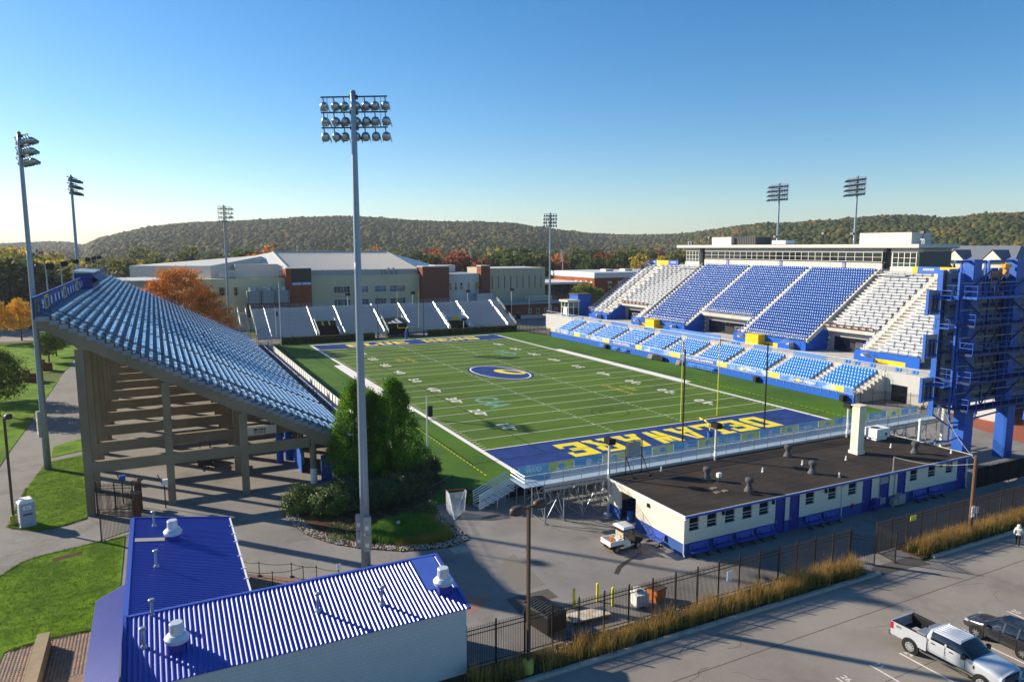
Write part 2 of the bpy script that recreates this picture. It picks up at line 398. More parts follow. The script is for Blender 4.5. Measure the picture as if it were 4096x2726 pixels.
def line(x0,y0,x1,y1,w=.11,zz=zb):
    d = Vector((x1-x0,y1-y0)); n = Vector((-d.y,d.x)).normalized()*w/2
    bl.face((x0-n.x,y0-n.y,zz),(x1-n.x,y1-n.y,zz),(x1+n.x,y1+n.y,zz),(x0+n.x,y0+n.y,zz))
for X0, X1 in ((-3.25, W+3.3),): line(X0,-4.45,X0,95.7); line(X1,-4.45,X1,95.7); line(X0,-4.45,X1,-4.45,zz=.015); line(X0,95.7,X1,95.7,zz=.015)
line(6.07,-4.3,6.07,95.6); line(W-6.0,-4.3,W-6.0,95.6); line(-10,45.72,60,45.72,.1,.016)
for cy in (9.5, 82.3):
    for r_ in (2.75, 1.55):
        n = 40
        for i in range(n if r_ > 2 else 22):
            a0 = 2*math.pi*i/n+.4; a1 = 2*math.pi*(i+1)/n+.4
            bl.face(*[(24.38+q*math.cos(t), cy+q*math.sin(t), .017) for q, t in ((r_,a0),(r_,a1),(r_-.1,a1),(r_-.1,a0))])
struct('sport_lines_black', bl, M_seam)
yl = MB()
y = -8.6
while y < 22: yl.face((-3.62,y,.016),(-3.52,y,.016),(-3.52,y+.55,.016),(-3.62,y+.55,.016)); yl.face((W+3.7,y,.016),(W+3.8,y,.016),(W+3.8,y+.55,.016),(W+3.7,y+.55,.016)); y += .95
struct('sport_lines_yellow', yl, M_yellow)
# yard numbers: bottoms towards each side line, arrows towards the nearer goal line
ar = MB()
for k in range(10,100,10):
    y = k*YD; n = str(k if k <= 50 else 100-k)
    for (d, dy) in ((n[0], .95), (n[1], -.95)):
        text(d, 2.2, M_white, fm, (7.35, y+dy, .013), (0,-1,0), (1,0,0), bold=.06, name='yard_number', fit=(1.15 if d != '1' else .62, 1.83))
        text(d, 2.2, M_white, fm, (W-7.35, y-dy, .013), (0,1,0), (-1,0,0), bold=.06, name='yard_number', fit=(1.15 if d != '1' else .62, 1.83))
    if k != 50:
        s = -1 if k < 50 else 1
        for xx in (7.7, W-7.7): ar.face(*([(xx-.25,y+s*1.75,.013),(xx+.25,y+s*1.75,.013),(xx,y+s*2.75,.013)] if s < 0 else [(xx+.25,y+s*1.75,.013),(xx-.25,y+s*1.75,.013),(xx,y+s*2.75,.013)]))
ar.build('yard_arrow', M_white, fm)
# end-zone lettering in slab letters, each letter its own piece
def slab(ch):
    """strokes of a slab letter in a 1 x 1 box: list of polygons (u right, v up)"""
    t = .26; s_ = .14
    H = lambda u0,u1,v0,v1: [(u0,v0),(u1,v0),(u1,v1),(u0,v1)]
    L = {
     'E': [H(.0,.36,0,1), H(.36,1,0,.2), H(.36,1,.8,1), H(.36,.72,.4,.6), H(.82,1,.2,.34), H(.82,1,.66,.8)],
     'L': [H(.0,.62,.86,1), H(.14,.46,.0,.86), H(.46,1,0,.2), H(.8,1,.2,.42), H(.0,.14,0,.14)],
     'B': [H(.0,.36,0,1), H(.36,.86,0,.2), H(.36,.86,.8,1), H(.36,.8,.4,.6), H(.7,.98,.6,.84), H(.7,1,.16,.4)],
     'D': [H(.0,.36,0,1), H(.36,.8,0,.2), H(.36,.8,.8,1), H(.66,1,.2,.8), [(.8,0),(1,.2),(.8,.2)], [(.8,1),(.8,.8),(1,.8)]],
     'R': [H(.04,.36,.14,.86), H(.0,.46,0,.14), H(.0,.86,.86,1), H(.36,.84,.42,.58), H(.68,.98,.58,.86), [(.5,.42),(.72,.14),(1,.14),(.8,.42)], H(.66,1.06,0,.14)],
     'A': [[(.06,.14),(.36,.14),(.56,1),(.34,1)], [(.64,.14),(.94,.14),(.68,1),(.56,1)], H(-.02,.42,0,.14), H(.58,1.02,0,.14), H(.36,.64,.3,.45)],
     'W': [[(.04,1),(.2,0),(.42,0),(.3,1)], [(.42,0),(.52,.75),(.44,1),(.34,.62)], [(.7,1),(.58,0),(.8,0),(.96,1)], [(.58,0),(.66,.62),(.56,1),(.48,.75)]],
     'U': [H(.04,.36,.2,.86), H(.64,.96,.2,.86), H(.1,.9,0,.2), H(-.02,.42,.86,1), H(.58,1.02,.86,1)],
     'H': [H(.06,.36,.14,.86), H(.64,.94,.14,.86), H(.36,.64,.42,.58), H(-.02,.44,0,.14), H(.56,1.02,0,.14), H(-.02,.44,.86,1), H(.56,1.02,.86,1)],
     'N': [H(.04,.3,.14,.86), H(.7,.96,.14,1), [(.3,.86),(.7,.0),(.7,.5),(.3,1)], H(-.02,.38,0,.14), H(-.02,.3,.86,1), H(.62,1.04,.86+.002,1.002)],
     'S': [H(.0,.32,.5,.9), H(.1,1,.8,1), H(.0,1,.4,.6), H(.68,1,.1,.5), H(.0,.9,0,.2), H(.0,.2,.2,.34), H(.8,1,.66,.8)],
    }
    return L[ch]
def endtext(s, parent, x0, x1, ybase, ytop, right):
    n = len(s); pitch = (x1-x0)/n
    for i, ch in enumerate(s):
        if ch == ' ': continue
        lb = MB(); w = pitch*.86
        ox = (x0+i*pitch+pitch*.07) if right > 0 else (x1-i*pitch-pitch*.07)
        for j, pl in enumerate(slab(ch)):
            pts = [(ox+right*u*w, ybase+(ytop-ybase)*v, .012+.0007*j) for u, v in pl]
            lb.face(*pts)
        lb.build('painted_letter', M_yellow, parent)
endtext('DELAWARE', fm, 8.0, 41.2, -1.75, -7.15, -1)
endtext('BLUE HENS', fm, 7.2, 42.0, 93.75, 98.7, 1)
# faint sponsor and field-name lettering
text('CAA', 4., M_teal, fm, (12.0,23.1,.012), (0,-1,0), (1,0,0), bold=.08, name='painted_word', fit=(7.4,3.9))
text('CAA', 4., M_teal, fm, (36.4,68.9,.012), (0,1,0), (-1,0,0), bold=.08, name='painted_word', fit=(7.4,3.9))
for w_, xn, xf, ln in (('RAYMOND',35.1,14.1,8.6),('FIELD',37.4,11.9,4.6)):
    text(w_, 1.3, mat('turf_yellow_faint','#b5a83a',rough=.85,var=.15,scale=4.,spec=.1), fm, (xn,23.0,.012), (0,1,0), (-1,0,0), name='painted_word', fit=(ln,1.2))
    text(w_, 1.3, MATS['turf_yellow_faint'], fm, (xf,69.0,.012), (0,-1,0), (1,0,0), name='painted_word', fit=(ln,1.2))
# midfield emblem: a plain leaf-shaped patch in the same colours
def ring(cx, cy, pts, z, m, name):
    e = MB(); e.face(*[(cx+x, cy+y, z) for x, y in pts]); return e.build(name, m, fm)
def leafshape(rx, ry, k=1., n=48, lob=.0):
    o = []
    for i in range(n):
        t = 2*math.pi*i/n; q = 1+lob*math.cos(9*t)*max(0., -math.sin(t*.5+.4))
        o.append((rx*k*q*math.cos(t), ry*k*q*math.sin(t)))
    return o
def rot2(pts, a): return [(x*math.cos(a)-y*math.sin(a), x*math.sin(a)+y*math.cos(a)) for x, y in pts]
A_ = R(-82)
ring(24.5,46.6, rot2(leafshape(8.6,5.1,lob=.05),A_), .018, M_ezblue, 'emblem_patch')
ring(24.5,46.6, rot2(leafshape(8.1,4.6,lob=.05),A_), .019, M_white, 'emblem_rim')
ring(24.5,46.6, rot2(leafshape(7.8,4.3,lob=.05),A_), .020, M_ezblue, 'emblem_field')
ring(26.4,46.2, rot2(leafshape(3.6,2.0),A_+.3), .021, M_yellow, 'emblem_core')
ring(26.9,46.2, rot2(leafshape(2.4,.8),A_+.25), .022, M_ezblue, 'emblem_core_inner')
# ------------------------------------------------------------------ left concrete grandstand
def inst(name, me, parent, loc, rot=None):
    o = bpy.data.objects.new(name, me); col.objects.link(o); o.parent = parent
    o.location = Vector(loc) - worldloc(parent)
    if rot is not None: o.rotation_euler = rot
    return o
def merged(name, me, mats, parent, locs, kind='stuff'):
    """many copies of one small mesh joined into ONE part"""
    n = len(me.vertices); co = np.empty(n*3, np.float32); me.vertices.foreach_get('co', co); co = co.reshape(-1,3)
    locs = np.asarray(locs, np.float32) - np.array(worldloc(parent), np.float32)
    V = (locs[:,None,:] + co[None,:,:]).reshape(-1,3)
    # polygons may differ in size: triangulate by fan
    T = []; MI = []
    for p in me.polygons:
        vs = list(p.vertices)
        for i in range(1, len(vs)-1): T.append((vs[0], vs[i], vs[i+1])); MI.append(p.material_index)
    T = np.array(T, np.int32); F = (T[None,:,:] + (np.arange(len(locs), dtype=np.int32)*n)[:,None,None]).reshape(-1,3)
    mm = npmesh(name, V, F, mats, mi=np.tile(np.array(MI, np.int32), len(locs)))
    o = place(name, mm, parent); o['kind'] = kind; return o
def many(name, me, mats, parent, locs, limit=300):
    """the copies nearest the camera are parts of their own; the rest one joined part"""
    c = camo.location
    locs = sorted(locs, key=lambda p: (p[0]-c.x)**2+(p[1]-c.y)**2+(p[2]-c.z)**2)
    for p in locs[:limit]: inst(name, me, parent, p)
    if len(locs) > limit: merged('far_'+name+'s', me, mats, parent, locs[limit:])

LS = thing('concrete_grandstand', 'long concrete grandstand with bare aluminium benches on stepped frames', 'grandstand', (-30,46,0))
def zb(k): return 17.08 - .3695*(k-1) + .00043*(k-1)**2
def xk(k): return -41.43 + .654*(k-1)
NR = 40
Y0, Y1 = -3.15, 95.0
# stepped deck
pr_top = [(-42.4, 17.8), (xk(1), 17.8)]
for k in range(1, NR+1):
    t = zb(k)+.38; pr_top += [(xk(k), t), (xk(k+1), t)]
pr_bot = []
for k in range(NR, 0, -1): pr_bot += [(xk(k+1), zb(k)), (xk(k)+.001, zb(k))]
pr_bot += [(xk(1)+.0, 17.42), (-42.4, 17.4)]
b = MB(); n = len(pr_top)
def strip(pts, y0, y1):
    for (xa,za),(xb_,zb_) in zip(pts[:-1], pts[1:]): b.face((xa,y0,za),(xb_,y0,zb_),(xb_,y1,zb_),(xa,y1,za))
strip(pr_top, Y0-.05, Y1+.3); strip(pr_bot, Y0-.05, Y1+.3)
for y in (Y0-.05, Y1+.3):
    b.face((-42.4,y,17.4),(xk(1),y,17.4),(xk(1),y,17.8),(-42.4,y,17.8))
    for k in range(1, NR+1): b.face((xk(k),y,zb(k)),(xk(k+1),y,zb(k)),(xk(k+1),y,zb(k)+.38),(xk(k),y,zb(k)+.38))
b.build('deck', M_deckc, LS)
# frames every 7 m: columns, cross beams, stepped raker
colx = [-39.5, -33.0, -26.52, -20.06]
nf = 15
b = MB(); b.box(-.33,.33,0,.75,0,1); col_me = {}
for i in range(nf):
    y = Y0 + 7.0*i
    top = MB(); pl = []
    sof = [(-42.4,16.9),(-39.9,15.4),(-39.85,14.87),(-38.9,14.82),(-33.5,11.8),(-33.4,11.4),(-32.6,11.36),(-26.9,8.1),(-26.85,7.86),(-26.0,7.82),(-20.4,4.84),(-20.3,4.1),(-19.7,4.1),(-15.4,2.5)]
    up = [(-42.4,17.39)]
    for k in range(1, NR+1): up += [(xk(k)-.0,zb(k-1)-.012 if k > 1 else 17.39),(xk(k),zb(k)-.012)]
    up += [(xk(NR+1), zb(NR)-.012)]
    # quads between soffit and stepped top, sampled in columns
    def sofz(x):
        for (xa,za),(xb_,zb_) in zip(sof[:-1], sof[1:]):
            if xa <= x <= xb_ and xb_ > xa: return za+(zb_-za)*(x-xa)/(xb_-xa)
        return sof[-1][1]
    xs = [-42.4] + [xk(k) for k in range(1, NR+1)] + [-15.4]
    for a_, c_ in zip(xs[:-1], xs[1:]):
        k = xs.index(a_)
        zt = 17.39 if k == 0 else zb(k)-.012
        q = [(a_,sofz(a_+1e-4)),(c_,sofz(c_-1e-4)),(c_,zt),(a_,zt)]
        for yy, rev in ((y,False),(y+.6,True)):
            p3 = [(x,yy,z) for x,z in q]; top.face(*(p3[::-1] if rev else p3))
        top.face((q[0][0],y+.6,q[0][1]),(q[1][0],y+.6,q[1][1]),(q[1][0],y,q[1][1]),(q[0][0],y,q[0][1]))
    top.face((-42.4,y,16.9),(-42.4,y,17.39),(-42.4,y+.6,17.39),(-42.4,y+.6,16.9))
    top.build('raker_beam', M_conc, LS)
    for j, x in enumerate(colx):
        c = MB(); h = sofz(x-.3)+.05
        if j < 3 : c.box(x-.33,x+.33,y-.004,y+.62,-.02,h)
        else: c.lathe((x,y+.32,-.02), [(.33,0),(.33,h)], n=14)
        o = c.build('column', M_conc, LS, smooth=False)
        if j == 3:
            c = MB(); c.lathe((x,y+.32,-.02), [(.335,0),(.335,1.55)], n=14); c.build('painted_band', M_offwh, o)
    for xa, xc in zip(colx[:-1], colx[1:]):
        c = MB(); c.box(xa+.33,xc-.33,y+.03,y+.52,3.8,4.83); c.build('cross_beam', M_conc, LS)
# long beams tying the frames along the back and middle
# closed back wall panels between the rear columns (upper part)
# benches: aisles every 14 m
aisles = [1.6+14*i for i in range(7)]
edges = [Y0+.3] + sum([[a-.62, a+.62] for a in aisles], []) + [Y1]
segs = [(edges[i], edges[i+1]) for i in range(0, len(edges), 2)]
Lp = 3.08
b = MB(); b.box(-.14,.14,0,Lp,-.05,0); b.box(-.13,.13,.5,.56,-.42,-.05); b.box(-.13,.13,2.4,2.46,-.42,-.05)
plank_me = b.mesh('bench_plank', M_alu)
locs = []
for k in range(1, NR+1):
    z = zb(k)+.38+.42; x = xk(k)+.24
    for s0, s1 in segs:
        n = max(1, int(round((s1-s0)/(Lp+.04)))); st = (s1-s0)/n
        for q in range(n):
            if abs((s1-s0)-n*(Lp+.04)) > .8 and q == n-1 and s0 < 0: pass
            locs.append((x, s0+q*st, z))
many('bench_plank', plank_me, M_alu, LS, locs, 300)
# step blocks in the aisles
b = MB(); b.box(-.14,.14,-.3,.3,0,.18); blk = b.mesh('step_block', M_alud)
locs = [(xk(k)+.16, a, zb(k)+.381) for k in range(1, NR) for a in aisles]
many('step_block', blk, M_alud, LS, locs, 120)
# loop handrails up the middle of each aisle
b = MB(); n3 = 3
p0 = Vector((0,0,0)); p1 = Vector((.654*n3,0,-.36*n3))
for h in (.9,.5): b.tube(tuple(p0+Vector((0,0,h))), tuple(p1+Vector((0,0,h))), .024, n=6)
for p in (p0,p1): b.tube(tuple(p), tuple(p+Vector((0,0,.9))), .024, n=6)
rail_me = b.mesh('aisle_handrail', M_galv)
for a in aisles:
    for k in range(2, NR-3, 4): inst('aisle_handrail', rail_me, LS, (xk(k)+.3, a+.02, zb(k)+.38))
# sloping end rails
for nm, y in (('end_rail', Y0+.12), ('end_rail', Y1+.1)):
    b = MB()
    for h in (.35,.75,1.15):
        pts = [(xk(k)+.1, y, zb(k)+.38+h) for k in range(1, NR+1, 3)]; pts = [(-42.3,y,17.8+h)] + pts
        b.path(pts, .026, n=6)
    for k in range(1, NR+1, 2): b.tube((xk(k)+.1,y,zb(k)+.38),(xk(k)+.1,y,zb(k)+.38+1.15),.024,n=6)
    b.tube((-42.3,y,17.8),(-42.3,y,18.95),.024,n=6)
    b.build(nm, M_fence if y < 0 else M_galv, LS)
# back parapet with banners
b = MB(); b.box(-42.52,-42.46,Y0,Y1,17.6,19.35)
for i in range(33): y = Y0+.1+3.05*i; b.box(-42.56,-42.4,y,y+.08,17.6,19.42)
b.box(-42.56,-42.42,Y0,Y1,19.36,19.44)
b.build('parapet', M_wblue, LS)
for q in range(5): c = MB(); c.box(-42.38,-42.3,Y0+.05+.42*q,Y0+.2+.42*q,17.8,19.3); c.build('rail_slat', M_conc, LS)
M_bpur = mat('banner_blue', '#35499a', rough=.6, var=.1, scale=2., spec=.25); M_bgold = mat('banner_gold_faded', '#c9b45a', rough=.6, var=.1, spec=.25); M_bwh = mat('banner_print_white', '#c9cede', rough=.6, var=.05, spec=.25)
for i in range(32):
    y = Y0+.2+3.05*i
    if 41 < y < 56: continue
    c = MB(); n = 6
    for q in range(n):
        ya, yb_ = y+.06+2.86*q/n, y+.06+2.86*(q+1)/n; xo = lambda t: -42.36+.02*math.sin(t*5+i)
        c.face((xo(ya),ya,17.95),(xo(yb_),yb_,17.95),(xo(yb_)-.05,yb_,19.25),(xo(ya)-.05,ya,19.25))
    o = c.build('banner', M_bgold if i % 5 == 2 else M_bpur, LS)
    c = MB(); c.face((-42.32,y+1.0,18.2),(-42.32,y+2.1,18.2),(-42.36,y+2.1,18.95),(-42.36,y+1.0,18.95)); c.build('banner_print', M_bpur if i % 5 == 2 else M_bwh, o)
# floodlights on short poles along the back
fl = MB(); fl.prism([(-.05,-.32),(.5,-.42),(.72,-.1),(.55,.22),(-.05,.12)], -.38, .38, axis='y'); fl_me = fl.mesh('lamp_head', M_black)
for y in (8.0,20.5,33.8,53.2,66,79):
    c = MB(); c.tube((-42.62,y,17.6),(-42.62,y,21.8),.06,n=8); o = c.build('floodlight_post', M_galvp, LS)
    inst('lamp_head', fl_me, o, (-42.55,y,21.85))
# announcer's booth on the top row
bo = MB(); bo.box(-43.3,-41.1,42.0,56,17.35,17.5); bo.box(-43.3,-43.2,42.0,56,17.5,20.0); bo.box(-43.2,-41.1,42.0,42.1,17.5,20.0); bo.box(-43.2,-41.1,55.9,56,17.5,20.0); bo.box(-41.2,-41.1,42.1,55.9,16.6,18.5); bo.box(-41.2,-41.1,42.1,55.9,19.6,20.0)
M_booth = mat('booth_blue', '#2c3a78', rough=.6, var=.08, scale=2., spec=.3)
bo.box(-43.3,-41.1,42.0,42.35,16.4,17.35)
booth = bo.build('booth', M_booth, LS)
c = MB(); c.prism([(-43.5,20.0),(-40.9,20.0),(-40.9,20.12),(-43.5,20.35)], 41.8, 56.2, axis='y'); c.build('booth_roof', M_galv, booth)
c = MB(); c.box(-42.75,-41.95,41.95,42.0,17.55,19.6); c.build('booth_door', M_dblue, booth)
c = MB(); c.prism([(-41.08,19.55),(-40.2,18.75),(-40.15,18.82),(-41.05,19.65)], 42.3, 55.8, axis='y'); c.build('booth_shutter', M_booth, booth)
c = MB()
for q in range(4): c.box(-42.85,-41.85,41.95-.28*(q+1),41.95-.28*q-.01,17.35-.22*q,17.4-.22*q)
c.build('booth_step', M_alud, booth)
# front walkway, low wall, three rows of blue chairs, front barrier
b = MB(); b.box(-15.4,-12.8,Y0+2,Y1,1.45,1.6); b.box(-15.45,-15.3,Y0+.1,Y1,1.6,3.4)
for q in range(3): b.box(-12.8+.55*q,-12.25+.55*q,Y0+2,Y1,.4,1.35-.3*q)
b.box(-11.16,-11.04,Y0+2,Y1,-.05,1.15)
b.build('front_terrace', M_conc, LS)
c = MB(); c.box(-11.1,-11.06,Y0+2,Y1,1.25,2.35); c.build('barrier_banner', M_white_v, LS)
c = MB()
for i in range(52): y = Y0+2.1+1.85*i; c.box(-11.2,-11.12,y,y+.06,1.1,2.55)
c.tube((-11.16,Y0+2,2.5),(-11.16,Y1,2.5),.03,n=6); c.tube((-12.9,Y0+2,2.45),(-12.9,Y1,2.45),.03,n=6); c.tube((-12.9,Y0+2,2.05),(-12.9,Y1,2.05),.03,n=6)
for i in range(34): y = Y0+2.1+2.8*i; c.tube((-12.9,y,1.6),(-12.9,y,2.45),.025,n=6)
c.build('barrier_rail', M_galv, LS)
sb = MB(); sb.box(-.04,.04,-.22,.22,.3,.72,0); sb.box(.04,.36,-.2,.2,.3,.38,1); sb.box(.0,.08,-.05,.05,0,.3,0)
M_seatb = mat('seat_blue', '#23549f', rough=.24, var=.04, spec=.8); M_seatw = mat('seat_pan_pale', '#e6ebf4', rough=.35, var=.03, spec=.5)
M_seatl = mat('seat_blue_light', '#3b82cc', rough=.24, var=.04, spec=.8)
chs = sb.mesh('chair', [M_seatb, M_seatb])
locs = []
for q in range(3):
    y = Y0+2.4
    while y < Y1-.4:
        if int((y+3)/11.0) == int((y+4.0)/11.0): locs.append((-12.66+.55*q, y, 1.35-.3*q))
        y += .56
merged('terrace_chairs', chs, [M_seatb, M_seatb], LS, locs)
# a few blue cushions left on the benches
cu = MB(); cu.box(-.16,.16,-.2,.2,0,.05); cu.box(-.16,-.1,-.2,.2,.05,.4); cu_me = cu.mesh('stadium_chair', M_seatb)
rr = random.Random(3)
for i in range(16):
    k = rr.choice([13,14,15,18,19,22,23,24]); y = rr.choice([24,25.5,38,40,31,47,26.6]) + rr.uniform(-1,1)
    o = place('folding_seat_pad', cu_me, None, (xk(k)+.25, y, zb(k)+.81)); tag(o, 'dark blue folding seat pad left on a bare bench of the concrete grandstand', 'seat pad', 'seat pads left on the grandstand benches')
# partition wall, stair and sign under the stand
b = MB(); b.box(-19.3,-16.6,-2.9,-2.7,0,2.7); b.build('blue_screen', M_wblue, LS)
b = MB(); b.box(-20.6,-20.5,1,8,0,2.6); b.build('blue_screen', M_blue, LS)
b = MB(); b.tube((-22.0,6,0),(-22.0,6,4.2),.38,n=10); b.build('blue_pipe', M_blue, LS)
b = MB(); b.tube((-21.0,6.6,0),(-21.0,6.6,4.2),.38,n=10); b.build('blue_pipe', M_blue, LS)
b = MB()
for q in range(8): b.box(-17.9,-16.2,-5.0+.3*q,-4.7+.3*q,.0,.19*(q+1))
b.build('entry_stair', M_alud, LS)
b = MB()
for x in (-17.95,-16.15):
    for h in (.5,.95): b.tube((x,-5.0,h),(x,-2.7,h+1.5),.025,n=6)
    for q in (0,4,8): b.tube((x,-5+.29*q,.19*q),(x,-5+.29*q,.19*q+.95),.025,n=6)
b.build('stair_rail', M_galv, LS)
b = MB(); b.box(-25.6,-22.6,3.62,3.68,3.95,4.85); sg = b.build('sign_board', M_offwh, LS)
text('IRON', .5, M_black, sg, (-24.3,3.61,4.5), (1,0,0), (0,0,1), bold=.02, fit=(1.2,.28)); text('SOURCE', .5, M_black, sg, (-24.3,3.61,4.2), (1,0,0), (0,0,1), bold=.01, fit=(1.2,.2))
# ------------------------------------------------------------------ right grandstand: low deck, concourse, high deck
RS = thing('main_grandstand', 'large grandstand with blue chairs between white bench sections, blue block front wall', 'grandstand', (78,46,0))
M_block = mat('blue_block', '#1d4fc0', rough=.7, var=.07, scale=1.4, bump=.0, spec=.2)
# painted block courses: fine brick relief in the material
def blockwall(name, c1, mortar, sc=1.0):
    m = mat(name, c1, rough=.75, var=.05, scale=1.2, spec=.2)
    nt = m.node_tree; N = nt.nodes; L = nt.links; bs = N['Principled BSDF']
    g = N.new('ShaderNodeNewGeometry'); mp = N.new('ShaderNodeMapping'); mp.inputs['Rotation'].default_value = (R(90),0,0)
    sx = N.new('ShaderNodeSeparateXYZ'); L.new(g.outputs['Position'], sx.inputs[0]); ad = N.new('ShaderNodeMath'); L.new(sx.outputs[0], ad.inputs[0]); L.new(sx.outputs[1], ad.inputs[1])
    cx = N.new('ShaderNodeCombineXYZ'); L.new(ad.outputs[0], cx.inputs[0]); L.new(sx.outputs[2], cx.inputs[1])
    bt = N.new('ShaderNodeTexBrick'); bt.inputs['Scale'].default_value = sc; bt.inputs['Brick Width'].default_value = .4; bt.inputs['Row Height'].default_value = .2; bt.inputs['Mortar Size'].default_value = .012
    old = bs.inputs['Base Color'].links[0].from_socket
    bt.inputs['Mortar'].default_value = (*lin(mortar), 1); L.new(cx.outputs[0], bt.inputs['Vector']); L.new(old, bt.inputs['Color1']); L.new(old, bt.inputs['Color2'])
    L.new(bt.outputs[0], bs.inputs['Base Color'])
    bp = N.new('ShaderNodeBump'); bp.inputs['Strength'].default_value = .6; bp.inputs['Distance'].default_value = .01; bp.invert = True; L.new(bt.outputs['Fac'], bp.inputs['Height']); L.new(bp.outputs[0], bs.inputs['Normal'])
    return m
M_bblk = blockwall('blue_block_wall', '#1f5fbe', '#17458f'); M_gblk = blockwall('grey_block_wall', '#bdbcb8', '#a3a29e'); M_yblk = blockwall('yellow_block_wall', '#f0c713', '#cfa70c')
M_concl = mat('pale_concrete', '#c6c1b8', rough=.85, var=.06, scale=1., spec=.2, color2='#b9b3aa', cscale=.4)
b = MB(); b.box(61.0,61.3,-2.2,91.3,-.05,1.28); b.build('front_wall', M_bblk, RS)
b = MB(); b.box(60.96,61.34,-2.2,91.3,1.285,1.36); b.build('wall_coping', M_concl, RS)
NL = 8; lx = lambda r: 61.3+.84*r; lz = lambda r: 1.05+.36*r
b = MB()
for r in range(NL): b.box(lx(r), lx(r+1)+.002, -2.0, 91.1, lz(r)-.3 if r else .2, lz(r))
b.build('lower_deck', M_concl, RS)
for y0, y1 in ((-2.2,-2.0),(91.1,91.3)):
    b = MB(); pl = [(61.3,-.05),(68.0,-.05),(68.0,3.6)] + [q for r in range(NL-1,-1,-1) for q in ((lx(r+1) if r < NL-1 else 68.0,lz(r)-.05),(lx(r),lz(r)-.05))]
    b.prism(pl, y0, y1, axis='y'); b.build('end_wall', M_gblk, RS)
# concourse slab, its outer face wall, kerb wall above the lower deck
b = MB(); b.box(68.02,82.0,-20,108,3.95,4.2); b.build('concourse_slab', M_concl, RS)
for q in ((68.0,68.25,-20,-2.2,-.05,4.5),(68.0,68.25,91.3,106,-.05,4.5),(68.25,82,105.8,106,-.05,3.95)): b = MB(); b.box(*q); b.build('concourse_wall', M_gblk, RS)
b = MB(); b.box(68.0,68.25,-2.0,91.1,3.3,4.5); b.build('concourse_kerb_wall', M_concl, RS)
b = MB(); b.box(67.93,67.99,-5.9,-3.4,0,2.6); b.build('service_opening', M_glassd, RS)
b = MB()
for q in range(9): b.box(64.6,65.8,-2.24,-2.205,.9+.16*q,.98+.16*q)
b.build('louvre_grille', M_greym, RS)
lowais = [7.0,16.7,26.9,36.2,45.6,54.9,64.6,74.7,83.6]
# chairs facing the field (-X)
def chair(name, mb_):
    """tip-up stadium chair facing -X: reclined convex glossy back, folded pan, stem"""
    s = MB(); nu, nv = 4, 4
    def P(u, v):      # u across, v up; bulges towards -X
        y = (u-.5)*.47; z = .40+.46*v; x = .02+.13*v - .075*(1-(2*u-1)**2) - .05*(1-(2*v-1)**2) + (.05 if v > .99 else 0)
        return (x, y, z)
    vs = [P(i/nu, j/nv) for j in range(nv+1) for i in range(nu+1)]
    fs = [(j*(nu+1)+i, (j+1)*(nu+1)+i, (j+1)*(nu+1)+i+1, j*(nu+1)+i+1) for j in range(nv) for i in range(nu)]
    s.add(vs, fs)
    k = len(s.v); s.add([(.2,-.23,.40),(.2,.23,.40),(.2,.22,.84),(.2,-.22,.84)], [(0,1,2,3)])
    s.box(-.22,.02,-.21,.21,.36,.43); s.box(-.02,.06,-.06,.06,0,.38)
    me = s.mesh(name, [mb_])
    sm = [True]*(nu*nv)+[False]*(len(s.f)-nu*nv); me.polygons.foreach_set('use_smooth', sm); return me
ch_low = chair('chair', M_seatl); ch_up = chair('chair', M_seatb)
locs = []
for r in range(NL):
    y = -1.6
    while y < 90.8:
        if min(abs(y-a) for a in lowais) > .85 and y > -1.0: locs.append((lx(r)+.62, y, lz(r)))
        y += .56
many('chair', ch_low, [M_seatl], RS, locs, 300)
# loose pairs of chairs on the concourse edge
rr = random.Random(9)
for y in [-9.2,-6.6,-3.9,.6,3.4,5.2,12.0,30.2,31.6,40.0,58.5,60.0,69,79,87.5,93,97]:
    s = [(68.9, y+d, 4.2) for d in (0,.56)]
    for p in s: inst('chair', ch_low, RS, p)
# aisle steps and their rails in the lower deck
for a in lowais+[-1.55]:
    b = MB()
    for r in range(NL): b.box(lx(r)+.02, lx(r)+.4, a-.55, a+.55, lz(r), lz(r)+.18)
    b.build('aisle_steps', M_concl, RS)
for a in lowais+[-1.95]:
    b = MB()
    for r in range(0, NL): b.tube((lx(r)+.3,a,lz(r)),(lx(r)+.3,a,lz(r)+.95),.022,n=6)
    b.tube((lx(0)+.3,a,lz(0)+.95),(lx(NL-1)+.3,a,lz(NL-1)+.95),.025,n=6); b.tube((lx(0)+.3,a,lz(0)+.5),(lx(NL-1)+.3,a,lz(NL-1)+.5),.02,n=6)
    b.build('aisle_rail', M_galv, RS)
